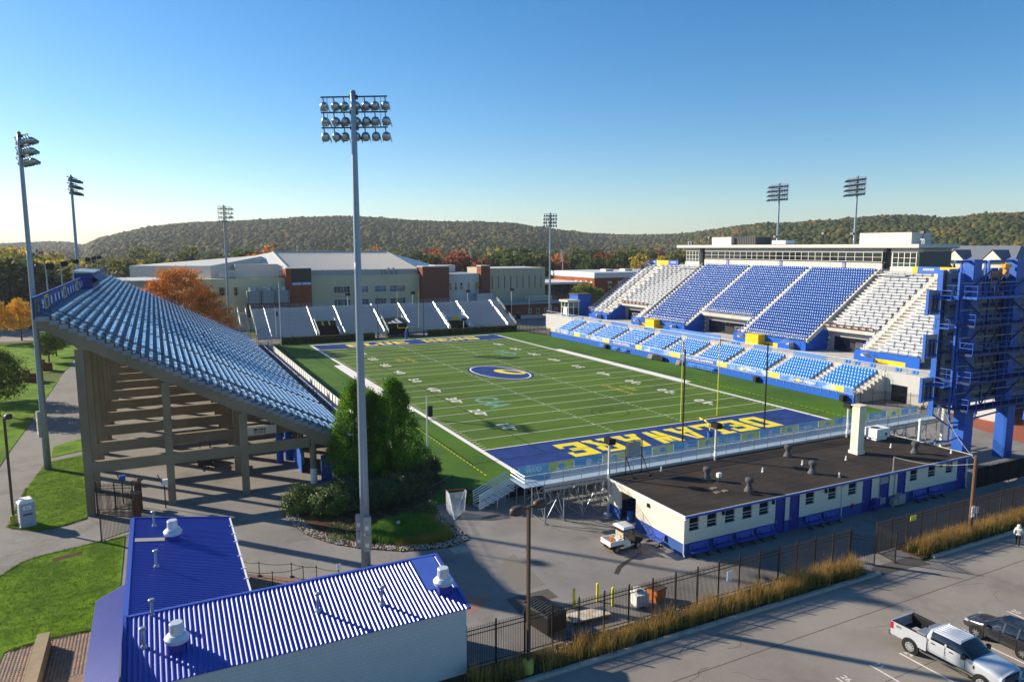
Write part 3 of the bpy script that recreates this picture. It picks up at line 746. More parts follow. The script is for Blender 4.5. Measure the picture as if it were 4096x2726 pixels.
# front rail carrying banners
b = MB(); b.tube((60.98,-2.2,2.3),(60.98,91.3,2.3),.03,n=6); b.tube((60.98,-2.2,1.45),(60.98,91.3,1.45),.02,n=6)
for i in range(63): y = -2.2+1.5*i; b.box(60.94,61.0,y,y+.06,.75,2.3)
b.build('front_rail', M_galv, RS)
M_bnb = mat('banner_skyblue', '#4a82cf', rough=.5, var=.1, scale=1.2, spec=.3, color2='#a9bede', cscale=.35, cthr=(.5,.62)); M_bng = mat('banner_pale_gold', '#e6c64b', rough=.5, var=.1, scale=1.2, spec=.3, color2='#efe3b4', cscale=.5, cthr=(.55,.65)); M_bnavy = mat('banner_royal', '#3563b8', rough=.5, var=.08, spec=.3)
def fbanner(y0, y1, m, txt=None, tm=None, tw=None):
    c = MB(); n = max(3, int((y1-y0)/.4))
    for q in range(n):
        ya, yb_ = y0+(y1-y0)*q/n, y0+(y1-y0)*(q+1)/n; f_ = lambda t: 60.90+.035*math.sin(t*3.1)+.02*math.sin(t*7.7)
        c.face((f_(ya),ya,1.42),(f_(yb_),yb_,1.42),(60.92,yb_,2.24),(60.92,ya,2.24))
    o = c.build('banner', m, RS)
    if txt: text(txt, .5, tm or M_white_v, o, (60.84,(y0+y1)/2,1.83), (0,-1,0), (0,0,1), bold=.012, fit=(tw or (y1-y0)*.8,.36))
golds = [(89.5,91.1),(76.1,78.8),(63.3,66.2),(50.8,53.1),(38.0,41.4),(24.8,27.5),(12.3,14.7),(-.4,1.9)]
edge = 91.1; words = {81.6:('CHEVROLET',3.6),68.4:('CHEVROLET',3.),55.0:('DELAWARE FOOTBALL',6.6),28.4:('THE NATIONAL CHAMPIONS',8.5),17.5:('CHEVROLET',2.4),4.8:('CHEVROLET',2.4)}
prev = None
for g0, g1 in golds:
    fbanner(g0, g1, M_bng)
    if prev is not None: pass
    prev = g0
gaps = [(golds[i+1][1], golds[i][0]) for i in range(len(golds)-1)] + [(-2.0,-.4)]
for y0, y1 in gaps:
    w = [(k, v) for k, v in words.items() if y0 <= k <= y1]
    fbanner(y0+.02, y1-.02, M_bnavy if (w and 'CHEV' not in w[0][1][0]) else M_bnb)
    for k, (t_, tw) in w: text(t_, .5, M_white_v, RS, (60.83,k+tw/2,1.84), (0,-1,0), (0,0,1), bold=.012, fit=(tw,.42))
    if w and 'CHEV' in w[0][1][0]:
        yc = w[0][0]+w[0][1][1]+1.1; c = MB(); c.face(*[(60.83,yc+dy,1.84+dz) for dy,dz in ((.95,-.1),(.95,.1),(.4,.1),(.4,.26),(-.3,.26),(-.3,.1),(-.95,.1),(-.85,-.1),(-.3,-.1),(-.3,-.26),(.4,-.26),(.4,-.1))]); c.build('banner_mark', M_bng, RS)
# concourse edge rail with glass panels
b = MB(); b.tube((68.15,-20,5.35),(68.15,106,5.35),.03,n=6); b.tube((68.15,-20,4.6),(68.15,106,4.6),.02,n=6)
for i in range(70): y = -20+1.8*i; b.tube((68.15,y,4.5),(68.15,y,5.35),.025,n=6)
b.build('concourse_rail', M_galv, RS)
M_gpan = glass('blue_glass_panel', '#5b86c8', rough=.1)
for y0, y1 in ((9,15.8),(21,25.5),(37.5,44.5),(46.5,53.5),(66,73),(55.8,58.5)):
    c = MB(); c.box(68.1,68.13,y0,y1,4.62,5.3); c.build('glass_panel', M_gpan, RS)
for y0, y1 in ((38.5,55),): c = MB(); c.box(72.0,72.04,y0,y1,4.3,5.35); c.build('glass_panel', M_gpan, RS)
# high deck
NU = 26; ux = lambda r: 76.0+.757*r; uz = lambda r: 5.65+.515*r
YA, YB = -2.6, 95.2
portals = [(9.2,20.0),(38.4,54.4),(74.6,86.0)]
def spans(r):
    if r >= 6: return [(YA,YB)]
    e = [YA] + sum([list(p) for p in portals], []) + [YB]; return [(e[i],e[i+1]) for i in range(0,len(e),2)]
b = MB()
for r in range(NU):
    for y0, y1 in spans(r): b.box(ux(r), ux(r+1)+.003, y0, y1, uz(r)-.42, uz(r))
b.build('upper_deck', M_concl, RS)
for y0, y1 in portals:
    b = MB(); b.box(ux(6)-.2, ux(6), y0, y1, uz(6)-.75, uz(6)+.05); b.build('portal_lintel', M_concl, RS)
    b = MB(); b.box(ux(6)+1.2, ux(6)+1.4, y0-1, y1+1, 4.2, 8.6); b.build('portal_back_wall', M_greym, RS)
    b = MB(); b.box(ux(6)+1.13, ux(6)+1.19, y0+2.5, y1-1.5, 4.25, 6.9); b.build('portal_glass_doors', M_glassd, RS)
    for y in (y0,y1):
        s = -1 if y == y0 else 1
        c = MB(); c.prism([(75.5,4.2),(81.5,4.2),(81.5,8.3),(80.5,8.3),(76.2,5.6),(75.5,5.6)], y+(0 if s < 0 else -.2), y+(.2 if s < 0 else 0), axis='y'); c.build('portal_side_wall', M_bblk, RS)
e = [YA] + sum([list(p) for p in portals], []) + [YB]
for i in range(0, len(e), 2):
    y0, y1 = e[i], e[i+1]
    b = MB(); b.box(75.5,75.75,y0,y1,4.9,6.0); b.box(75.5,75.75,y0,y0+2.4,4.2,4.9); b.box(75.5,75.75,y1-2.4,y1,4.2,4.9); b.build('upper_front_wall', M_bblk, RS)
    b = MB(); b.box(75.5,75.75,y0+2.4,y1-2.4,4.2,4.9); b.build('yellow_band', M_yblk, RS)
for y0, y1 in ((29.8,33.2),(63.0,66.4)):
    b = MB(); b.box(73.6,75.45,y0,y1,4.2,6.3); b.build('yellow_entry', M_gold, RS)
# stairs down from the front of the high deck beside each portal
for y, s in ((22.5,1),(36.0,-1),(57.0,1),(72.0,-1),(7.0,-1),(88.5,1)):
    b = MB()
    for q in range(8): b.box(74.1,75.4,y+s*.32*q,y+s*.32*(q+1)+s*.01,4.2,5.6-.18*q)
    b.build('front_stair', M_concl, RS)
    b = MB(); b.box(73.9,74.08,y-.3*s,y+2.6*s,4.2,5.2); b.build('stair_side_wall', M_bblk, RS)
    b = MB()
    for h in (.5,.95): b.tube((74.0,y,5.6+h),(74.0,y+s*2.6,4.2+h),.025,n=6); 
    for q in (0,1,2): b.tube((74.0,y+s*1.3*q,5.6-.7*q),(74.0,y+s*1.3*q,5.6-.7*q+.95),.025,n=6)
    b.build('stair_rail', M_galv, RS)
b = MB()
for i in range(0, len(e), 2):
    y0, y1 = e[i], e[i+1]
    for h in (.35,.7,1.05): b.tube((75.6,y0,6.0+h),(75.6,y1,6.0+h),.022,n=6)
    n = int((y1-y0)/1.5)
    for q in range(n+1): y = y0+(y1-y0)*q/n; b.tube((75.6,y,5.3),(75.6,y,7.05),.024,n=6)
for y0, y1 in portals:
    for h in (.3,.6,.95): b.tube((ux(6)-.1,y0,uz(6)+h),(ux(6)-.1,y1,uz(6)+h),.022,n=6)
    n = int((y1-y0)/1.4)
    for q in range(n+1): y = y0+(y1-y0)*q/n; b.tube((ux(6)-.1,y,uz(6)-.1),(ux(6)-.1,y,uz(6)+.95),.024,n=6)
b.build('deck_front_rail', M_galv, RS)
upais = [20.5,37.3,54.6,71.1]; benais = [8.0,89.0]
locs = []
for r in range(NU):
    y = 21.3
    while y < 70.6:
        ok = min(abs(y-a) for a in upais) > .75 and any(y0+.2 < y < y1-.2 for y0, y1 in spans(r))
        if ok: locs.append((ux(r)+.58, y, uz(r)))
        y += .56
merged('upper_chairs', ch_up, [M_seatb], RS, locs)
Lb = 1.8
s = MB(); s.box(-.16,.16,.03,Lb-.03,.38,.44,0); s.box(.17,.2,.03,Lb-.03,.52,.66,0); s.box(.13,.17,.03,Lb-.03,.02,.3,0); s.box(-.02,.17,-.025,.025,.0,.6,1)
M_benw = mat('bench_white', '#c6c9ce', rough=.45, var=.04, spec=.4); M_benr = mat('bench_bracket', '#3c4a66', rough=.6, var=.05, spec=.3)
bn = s.mesh('bench_plank', [M_benw, M_benr]); locs = []
for r in range(NU-1):
    for s0, s1 in ((-1.6,7.3),(8.9,19.6),(71.9,88.2),(89.8,94.6)):
        n = int((s1-s0)/Lb); off = (.45 if r % 2 else 0)
        for q in range(n):
            y = s0+off+q*Lb
            if y+Lb > s1+.1: continue
            if any(y0-.05 < y and y+Lb < y1+.3 for y0, y1 in spans(r)): locs.append((ux(r)+.5, y, uz(r)))
many('bench_plank', bn, [M_benw, M_benr], RS, locs, 300)
for a in upais+benais+[-2.1]:
    b = MB()
    for r in range(NU):
        if any(y0-.3 < a < y1+.3 for y0, y1 in spans(r)): b.box(ux(r)+.01, ux(r)+.4, a-.6, a+.6, uz(r), uz(r)+.25)
    b.build('aisle_steps', mat('step_pale', '#d2cdc3', rough=.8, var=.06, spec=.2), RS)
for a in (20.05, 71.6):     # low walls between chair and bench sections
    b = MB(); b.prism([(76.0,5.3),(95.7,18.7),(95.7,19.5),(76.0,6.3)], a-.1, a+.1, axis='y'); b.build('divider_wall', M_concl, RS)
for a in [20.7,37.3,54.6,70.9,8.0,89.0]:
    for r in range(0 if not any(y0 < a < y1 for y0, y1 in portals) else 6, NU-3, 4):
        c = MB(); p0 = (ux(r)+.3,a,uz(r)+.9); p1 = (ux(r+3)+.3,a,uz(r+3)+.9)
        c.tube(p0,p1,.028,n=6); c.tube((p0[0],a,p0[2]-.95),p0,.025,n=6); c.tube((p1[0],a,p1[2]-.95),p1,.025,n=6); c.build('aisle_handrail', M_galv, RS)
for y in (YA+.1, YB-.1):
    b = MB()
    for h in (.4,.8,1.2): b.tube((76,y,5.65+h),(95.7,y,19.05+h),.03,n=6)
    for r in range(0, NU+1): b.tube((ux(r),y,uz(r)-.3),(ux(r),y,uz(r)+1.2),.026,n=6)
    b.build('end_rail', M_galv, RS)
# side frames under the high deck
for y0, y1 in ((YA+.5,YA+.9),(YB-.9,YB-.5)):
    b = MB(); b.prism([(76.2,4.2),(96,4.2),(96,18.4),(95,18.4)], y0, y1, axis='y'); b.build('side_wall', M_dgrey, RS)
    b = MB(); b.prism([(75.8,4.8),(95.6,18.2),(95.6,18.9),(75.8,5.4)], y0-.35 if y0 < 0 else y1, y0 if y0 < 0 else y1+.35, axis='y'); b.build('raker_beam', M_blue, RS)
b = MB(); b.box(95.75,96.0,YA,YB,-.05,19.0); b.box(82,95.7,105.7,105.8,-.05,.1); b.build('back_wall', M_greym, RS)
# top banners over the bench sections
def topban(y0, y1, m, txt=None):
    c = MB(); c.box(95.55,95.6,y0,y1,18.75,20.0); o = c.build('banner', m, RS)
    if txt: text(txt, .6, M_white_v, o, (95.53,(y0+y1)/2,19.5), (0,-1,0), (0,0,1), bold=.015, fit=(2.2,.4))
topban(12.3,13.3,M_gold); topban(8.0,12.28,M_bnavy,'ANCHOR'); topban(4.6,7.98,M_gold); topban(1.2,4.58,M_bnavy,'ANCHOR')
topban(90.6,94.0,M_bnavy,'ANCHOR'); topban(89.2,90.58,M_bng); topban(85.4,89.18,M_gold); topban(81.2,85.38,M_bnavy,'ANCHOR')
for y0, y1 in (portals[0], portals[2]):
    c = MB(); c.box(ux(6)-.27,ux(6)-.22,y0+.2,y1-.2,uz(6)-.1,uz(6)+.65); o = c.build('banner', mat('banner_black','#3a332f',rough=.5,var=.08,spec=.3), RS)
    n = 7
    for q in range(n):
        yc = y0+.8+(y1-y0-1.6)*q/(n-1)-.12; text('PNC', .4, M_white_v, o, (ux(6)-.285,yc,uz(6)+.27), (0,-1,0), (0,0,1), bold=.008, fit=(.75,.3))
        d = MB(); d.lathe((ux(6)-.285,yc+.6,uz(6)+.27), [(.16,0),(.16,.012)], n=10, axis=(-1,0,0)); d.build('banner_mark', mat('banner_red','#c2543c',rough=.5,var=.05,spec=.3), o)
# service deck at the top of each bench section
for y0, y1 in ((13.4,19.8),(71.8,78.0)):
    b = MB(); b.box(93.6,95.7,y0,y1,18.2,18.35); b.build('camera_deck', M_alud, RS)
    b = MB()
    for h in (.5,1.0): b.tube((93.6,y0,18.35+h),(93.6,y1,18.35+h),.025,n=6)
    for q in range(6): y = y0+(y1-y0)*q/5; b.tube((93.6,y,18.2),(93.6,y,19.35),.025,n=6)
    b.build('camera_deck_rail', M_galv, RS)

# ------------------------------------------------------------------ press box
PB = thing('press_box', 'long flat-roofed press box with a band of windows above the blue chairs', 'press box', (100,46,18))
b = MB(); b.box(95.9,96.3,20.0,71.2,18.3,20.7); b.build('lower_fascia', M_lgrey, PB)
for y in [22.4+4.85*i for i in range(11)]: c = MB(); c.box(95.885,95.9,y-.015,y+.015,18.4,20.7); c.build('panel_joint', M_dgrey, PB)
b = MB(); b.box(97.5,106.0,12.6,78.7,17.0,23.35); b.build('body', M_greym, PB)
b = MB(); b.box(95.9,97.5,20.0,71.2,22.62,23.35); b.build('upper_fascia', M_lgrey, PB)
b = MB(); b.box(95.9,97.45,20.0,71.2,20.5,20.7); b.build('window_shelf', M_lgrey, PB)
mull = [71.04,68.57,66.15,63.75,62.1,60.56,58.52,56.44,54.73,53.05,51.01,49.12]
rest = [47.2,45.2,43.2,41.6,39.9,38.0,36.2,34.4,32.3,30.3,28.4,26.3,24.3,22.2,20.1]
ms = mull+rest
M_mull = mat('window_frame_white', '#dfdcd5', rough=.5, var=.03, spec=.4)
for a, c_ in zip(ms[:-1], ms[1:]):
    c = MB(); c.box(96.02,96.06,c_+.05,a-.05,20.7,22.62); w = c.build('window', M_glass, PB)
    c = MB(); c.box(95.97,96.02,c_,a,21.62,21.68); c.box(95.97,96.02,c_,a,20.7,20.78); c.box(95.97,96.02,c_,a,22.54,22.62); c.box(95.96,96.03,c_-.05,c_+.05,20.7,22.62); c.build('window_frame', M_mull, w)
for i, y0 in enumerate((12.6, 73.1)):
    b = MB(); b.box(95.9,97.5,y0,y0+5.6,17.6,19.85); b.box(95.9,97.5,y0,y0+5.6,22.65,23.35); b.box(96.2,97.5,y0,y0+.35,19.85,22.65); b.box(96.2,97.5,y0+5.25,y0+5.6,19.85,22.65); b.build('end_bay', M_lgrey, PB)
    for q in range(4):
        ya = y0+.35+1.225*q
        for za, zc, mm in ((19.95,20.55,M_glassg),(20.6,21.55,M_glass),(21.6,22.6,M_glass)):
            c = MB(); c.box(96.02,96.06,ya+.06,ya+1.165,za,zc); c.build('window', mm, PB)
    c = MB()
    for q in range(5): ya = y0+.35+1.225*q; c.box(95.95,96.02,ya-.06,ya+.06,19.85,22.65)
    for zz in (19.85,20.55,21.55,22.58): c.box(95.96,96.01,y0+.35,y0+5.25,zz,zz+.07)
    c.build('window_frame', M_mull, PB)
for y0, y1 in ((18.2,20.0),(71.2,73.1)):
    c = MB(); c.box(97.0,97.4,y0,y1,17.6,23.3); c.build('recess', M_dgrey, PB)
c = MB(); c.box(97.6,105.9,12.5,12.6,18.8,22.8); c.build('end_panel', mat('charcoal_panel','#5a5656',rough=.6,var=.05,spec=.3), PB)
c = MB(); c.box(96.1,97.3,12.45,12.62,20.0,22.7); c.build('window', M_glassg, PB)
b = MB(); b.box(94.7,107.2,11.8,81.0,23.5,24.2); rf = b.build('roof', M_lgrey, PB)
b = MB(); b.box(94.9,107.0,12.0,80.8,23.36,23.5); b.build('soffit', M_dgrey, rf)
b = MB(); b.box(98,104,15.6,27.0,24.2,26.5); b.build('roof_unit', M_lgrey, rf)
b = MB(); b.box(98,104,63.9,70.9,24.2,26.2); b.build('roof_unit', M_lgrey, rf)
b = MB(); b.box(99,104,56.6,63.8,24.2,26.1)
for q in range(12): b.box(98.9,99,56.8+.58*q,57.0+.58*q,24.3,26.1)
b.build('louvred_unit', M_dgrey, rf)
for y in (28.7,45.6,62.6):
    c = MB(); c.box(95.82,95.88,y-.45,y+.45,19.2,20.55); o = c.build('section_sign', M_bnavy, PB)
    text({28.7:'E',45.6:'D',62.6:'C'}[y], 1., M_gold, o, (95.8,y,19.88), (0,-1,0), (0,0,1), bold=.03, fit=(.5,.8))
for y, z in ((36.8,2.4),(50.5,1.9),(73,2.0),(29.5,2.2),(14.0,2.2)):
    c = MB(); c.tube((99,y,24.2),(99,y,24.2+z),.07,n=6); c.prism([(98.6,24.0+z),(99.3,24.0+z),(99.3,24.4+z),(98.7,24.5+z)], y-.35, y+.35, axis='y'); c.build('roof_floodlight', M_black, rf)
c = MB(); c.box(98,101,46.5,50.5,24.35,25.2); c.build('white_roof_box', M_offwh, rf)
for y in (13.4,13.0,79,80): c = MB(); c.path([(98,y,24.2),(98,y,25.0),(98,y+.2,25.2),(98,y+.4,25.0)],.07,n=6); c.build('roof_vent', M_offwh, rf)

# lift tower and glass lobby on the far concourse
LT = thing('lift_tower', 'plain blue lift tower with a glass lobby at the far end of the main grandstand', 'tower', (75,100,4.2))
b = MB(); b.box(75.0,79.5,99.8,104.5,4.2,10.1); b.build('shaft', M_blue, LT)
b = MB(); b.box(74.8,79.7,99.6,104.7,10.1,10.4); b.build('roof', M_dgrey, LT)
b = MB(); b.box(70.8,75.0,98.6,103.4,8.2,8.75); b.build('lobby_roof', M_lgrey, LT)
b = MB(); b.box(71.6,74.9,99.4,103.0,4.2,8.2); b.build('lobby_glass', M_glassg, LT)
b = MB()
for x, y in ((71.5,99.3),(73.2,99.3),(74.9,99.3),(71.5,101.2),(71.5,103.1)): b.box(x-.09,x+.09,y-.09,y+.09,4.2,8.2)
b.box(71.45,74.95,99.25,99.35,6.6,6.75); b.box(71.4,71.55,99.3,103.1,6.6,6.75); b.build('lobby_frame', M_mull, LT)
for q in range(2): c = MB(); c.box(71.42,71.5,100.0+1.0*q,100.9+1.0*q,4.3,6.5); c.build('lobby_door', M_offwh, LT)
# ------------------------------------------------------------------ far end bleachers
FB = thing('end_zone_bleachers', 'wide aluminium bleachers behind the far end zone with three entrance portals', 'bleachers', (22,113,0))
NB = 22; by = lambda r: 107.4+.6*r; bz = lambda r: 1.2+.295*r
FX0, FX1 = -11.6, 59.0
fports = [(3.2,8.4,'gold'),(21.2,26.8,'tunnel'),(38.8,44.6,'gold'),(-13.6,-9.9,'plain')]
fais = [-9.0,1.9,9.0,19.4,27.2,37.6,44.8,55.6]
nport = 11
def fspans(r):
    if r >= nport: return [(FX0,FX1)]
    e = [FX0,3.2,8.4,21.2 if r > 0 else 21.2,26.8,38.8,44.6,FX1]
    return [(e[i],e[i+1]) for i in range(0,len(e),2)]
M_alu2 = mat('bleacher_aluminium', '#b9bfc9', rough=.42, metal=.4, var=.06, scale=1.5, spec=.5, color2='#c9b9a0', cscale=.25, cthr=(.56,.7))
b = MB(); b.box(-1,1,-.15,.15,-.04,0)
for r in range(NB):
    for x0, x1 in fspans(r):
        c = MB(); c.box(x0,x1,by(r)+.25,by(r)+.52,bz(r)+.38,bz(r)+.43); c.build('seat_row', M_alu2, FB)
        c = MB(); c.box(x0,x1,by(r)-.08,by(r)+.24,bz(r)-.05,bz(r)); c.box(x0,x1,by(r)+.53,by(r)+.56,bz(r),bz(r)+.27); c.build('foot_board', M_alud, FB)
b = MB()
for x in [FX0+.1+3.05*i for i in range(24)]:
    if any(p0-.2 < x < p1+.2 for p0, p1, _ in fports[:3]): continue
    for r in (1,7,13,19): b.box(x-.05,x+.05,by(r)-.05,by(r)+.05,-.02,bz(r)-.06)
    b.bar((x,by(1),.4),(x,by(19),bz(19)-.3),.06,.1)
b.build('support_frame', M_galv, FB)
for a in fais:
    c = MB(); lo = 0 if not any(p0 < a < p1 for p0, p1, _ in fports) else nport
    for r in range(lo, NB): c.box(a-.5,a+.5,by(r)+.02,by(r)+.3,bz(r)+.002,bz(r)+.16)
    c.build('aisle_steps', M_alu2, FB)
    c = MB()
    for h in (.95,.55): c.tube((a+.62,by(lo),bz(lo)+h),(a+.62,by(NB-1),bz(NB-1)+h),.035,n=6)
    for r in range(lo, NB, 2): c.tube((a+.62,by(r),bz(r)),(a+.62,by(r),bz(r)+.95),.03,n=6)
    c.build('aisle_rail', M_alu, FB)
b = MB()
for h in (.4,.75,1.1): b.tube((FX0,by(NB)+.1,bz(NB)+h),(FX1,by(NB)+.1,bz(NB)+h),.03,n=6)
for i in range(48): x = FX0+(FX1-FX0)*i/47; b.tube((x,by(NB)+.1,bz(NB)-.4),(x,by(NB)+.1,bz(NB)+1.1),.03,n=6)
b.build('back_rail', M_galv, FB)
b = MB()
for x0, x1 in fspans(0):
    for h in (.4,.75,1.05): b.tube((x0,107.25,1.2+h),(x1,107.25,1.2+h),.025,n=6)
    n = int((x1-x0)/1.5)
    for q in range(n+1): x = x0+(x1-x0)*q/n; b.tube((x,107.25,.0),(x,107.25,2.25),.03,n=6)
b.build('front_rail', mat('rail_green_grey', '#8fa39c', rough=.5, metal=.3, var=.06, spec=.4), FB)
for x in (FX0-.05, FX1+.05):
    b = MB()
    for h in (.4,.8,1.15): b.tube((x,by(0),bz(0)+h),(x,by(NB),bz(NB)+h),.03,n=6)
    for r in range(0, NB+1, 2): b.tube((x,by(r),bz(r)-.3),(x,by(r),bz(r)+1.15),.03,n=6)
    b.build('end_rail', MATS['rail_green_grey'], FB)
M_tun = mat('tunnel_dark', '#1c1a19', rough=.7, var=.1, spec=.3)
for p0, p1, k in fports[:3]:
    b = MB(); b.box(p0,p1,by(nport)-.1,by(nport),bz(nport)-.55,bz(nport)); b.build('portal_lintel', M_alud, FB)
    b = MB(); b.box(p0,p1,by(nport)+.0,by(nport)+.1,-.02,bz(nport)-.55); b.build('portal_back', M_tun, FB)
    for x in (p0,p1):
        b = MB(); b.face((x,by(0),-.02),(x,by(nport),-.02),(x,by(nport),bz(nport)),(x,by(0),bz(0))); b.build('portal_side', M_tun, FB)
        b = MB()
        for h in (.3,.65,1.0): b.tube((x,by(0),bz(0)+h),(x,by(nport),bz(nport)+h),.028,n=6)
        b.build('portal_rail', MATS['rail_green_grey'], FB)
b = MB(); b.box(3.2,8.4,by(8)-.1,by(8),bz(8)-.1,bz(8)+1.15); o = b.build('portal_banner', mat('banner_brown', '#3a2f22', rough=.6, var=.15, scale=1., spec=.2), FB)
c = MB(); c.face((4.9,by(8)-.12,bz(8)-.05),(5.4,by(8)-.12,bz(8)-.05),(5.1,by(8)-.12,bz(8)+1.1),(4.7,by(8)-.12,bz(8)+1.1)); c.face((6.6,by(8)-.12,bz(8)-.05),(7.1,by(8)-.12,bz(8)-.05),(6.8,by(8)-.12,bz(8)+1.1),(6.4,by(8)-.12,bz(8)+1.1)); c.build('banner_stripe', M_bng, o)
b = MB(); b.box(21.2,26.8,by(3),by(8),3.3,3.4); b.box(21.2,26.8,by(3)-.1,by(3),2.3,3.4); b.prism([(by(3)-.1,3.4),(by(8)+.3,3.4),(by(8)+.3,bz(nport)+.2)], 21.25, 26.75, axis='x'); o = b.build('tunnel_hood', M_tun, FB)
c = MB(); ny = by(8)+.3-(by(3)-.1); zt = lambda y: 3.4+(y-(by(3)-.1))/ny*(bz(nport)+.2-3.4)+.02
for i, (x0, w, h) in enumerate(((22.0,1.1,.25),(23.2,1.15,.5),(24.5,1.2,.8))):
    ya = by(3)+.15; yb_ = ya+ny*h; c.face((x0,ya,zt(ya)),(x0+w,ya,zt(ya)),(x0+w-.9,yb_,zt(yb_)),(x0-.4,yb_-.5,zt(yb_-.5)))
c.build('hood_mark', M_white_v, o)
for x0, x1, m in ((38.9,40.7,M_bnb),(40.72,42.7,M_gold),(42.72,44.5,M_bnb)):
    b = MB(); b.box(x0,x1,by(7)-.1,by(7),bz(7),bz(7)+1.25); b.build('portal_banner', m, FB)
b = MB()
for q in range(14): b.box(-14.9,-13.2,by(0)+.75*q,by(0)+.75*q+.75,bz(0)+.45*q-.06,bz(0)+.45*q)
b.build('side_stair', M_alud, FB)
b = MB()
for x in (-15.0,-13.1):
    for h in (.5,1.0): b.tube((x,by(0),bz(0)+h),(x,by(0)+10.5,bz(0)+6.3+h),.035,n=6)
    for q in range(8): b.tube((x,by(0)+1.5*q,0),(x,by(0)+1.5*q,bz(0)+.9*q+1.0),.035,n=6)
b.build('side_stair_rail', M_galv, FB)

# ------------------------------------------------------------------ low bleachers behind the near end zone
NBL = thing('low_bleachers', 'low aluminium bleachers on scaffold legs, seen from behind, near end zone', 'bleachers', (22,-19.5,0))
X0, X1 = -4.7, 48.7
def rowz(i): return .75+.4*i
def rowy(i): return -15.3-.72*i
NN = 7
b = MB(); b.box(X0-1.9,X1,-23.0,-20.35,3.52,3.6); b.build('walkway', mat('deck_bluegrey', '#a9bcc9', rough=.45, metal=.3, var=.06, scale=1.2, spec=.5), NBL)
for i in range(1, NN):
    c = MB(); c.box(X0,X1,rowy(i)-.12,rowy(i)+.16,rowz(i)+.40,rowz(i)+.44); c.build('seat_row', M_alu, NBL)
    c = MB(); c.box(X0,X1,rowy(i)+.2,rowy(i)+.75,rowz(i)-.05,rowz(i)); c.build('foot_board', M_alud, NBL)
b = MB(); b.box(X0,X1,-23.05,-23.0,3.3,3.6); b.box(X0,X1,-23.04,-22.99,3.02,3.22); b.build('rear_fascia', M_greym, NBL)
for h, nm in ((1.1,'t'),(.75,'m'),(.4,'l')):
    c = MB(); c.tube((X0-1.9,-23.02,3.6+h),(X1,-23.02,3.6+h),.03,n=6); c.build('rear_rail', M_galv, NBL)
for i in range(30):
    x = X0+(X1-X0)*i/29; c = MB(); c.tube((x,-23.02,3.1),(x,-23.02,4.7),.032,n=6); c.build('rear_rail_post', M_galv, NBL)
# chain-link infill as wire
M_wire = mat('wire_pale', '#b4bcc0', rough=.5, metal=.5, var=.05, spec=.4)
b = MB()
for i in range(340):
    x = X0+.157*i
    for s in (-1,1): xe = x+s*1.2; 
    b.bar((x,-23.02,3.65),(min(x+1.2,X1),-23.02,4.85),.006,.006); b.bar((x,-23.02,4.85),(min(x+1.2,X1),-23.02,3.65),.006,.006)
o = b.build('chain_link', M_wire, NBL); o['kind'] = 'stuff'
# front rail with banners
fy = -20.4
c = MB(); c.tube((X0-1.9,fy,4.55),(X1,fy,4.55),.03,n=6); c.tube((X0-1.9,fy,3.68),(X1,fy,3.68),.025,n=6); c.build('front_rail', M_galv, NBL)
for i in range(30):
    x = X0+(X1-X0)*i/29; c = MB(); c.tube((x,fy,3.3),(x,fy,4.55),.03,n=6); c.build('front_rail_post', M_galv, NBL)
x = X0-1.2; i = 0; M_bsky = mat('banner_pale_blue', '#69aacb', rough=.5, var=.12, scale=1.3, spec=.3, color2='#86bcd2', cscale=.5); M_bpy = mat('banner_pale_yellow', '#d9d06e', rough=.5, var=.12, scale=1.3, spec=.3, color2='#e7e2a4', cscale=.6)
while x < X1-1.5:
    w = 2.6 if i % 2 else 3.1
    c = MB(); c.box(x,x+w-.03,fy-.08,fy-.05,3.66,4.5); o = c.build('banner', M_bpy if i % 2 else M_bsky, NBL)
    if i % 2 == 0 and i % 4 == 0: text('GRAIN', .5, M_white_v, o, (x+w/2,fy-.09,4.1), (-1,0,0), (0,0,1), bold=.01, fit=(1.5,.42))
    elif i % 2 == 0: d = MB(); d.lathe((x+w/2,fy-.10,4.08), [(.34,0),(.34,.01)], n=14, axis=(0,-1,0)); d.build('banner_mark', M_bwh, o)
    else:
        d = MB(); d.face(*[(x+w/2+q*.42*math.cos(t), fy-.09, 4.06+.3*math.sin(t)) for q, t in [(1,R(200)),(1,R(250)),(1,R(300)),(1,R(340)),(.8,R(20)),(1,R(60)),(1,R(110)),(.8,R(160))]]); d.build('banner_mark', M_bsky, o)
    x += w; i += 1
c = MB(); c.box(X0,X1,-15.72,-15.68,.02,1.3); c.build('added_light_screen', mat('light_screen_navy','#1b2440',rough=.8,var=.1,spec=.1), NBL)  # added sheet, keeps light from the field out from under the bleachers
# white aisle rails standing behind the banners
for x in [2.2,4.8,7.4,12.5,15.4,18.2,24.5,27.5,30.5,36.0,39,46.5]:
    c = MB(); c.path([(x,-20.75,3.6),(x,-20.75,4.25),(x+1.7,-20.75,4.25),(x+1.7,-20.75,3.6)],.035,n=6); c.tube((x,-20.75,3.92),(x+1.7,-20.75,3.92),.03,n=6); c.build('aisle_rail', M_offwh, NBL)
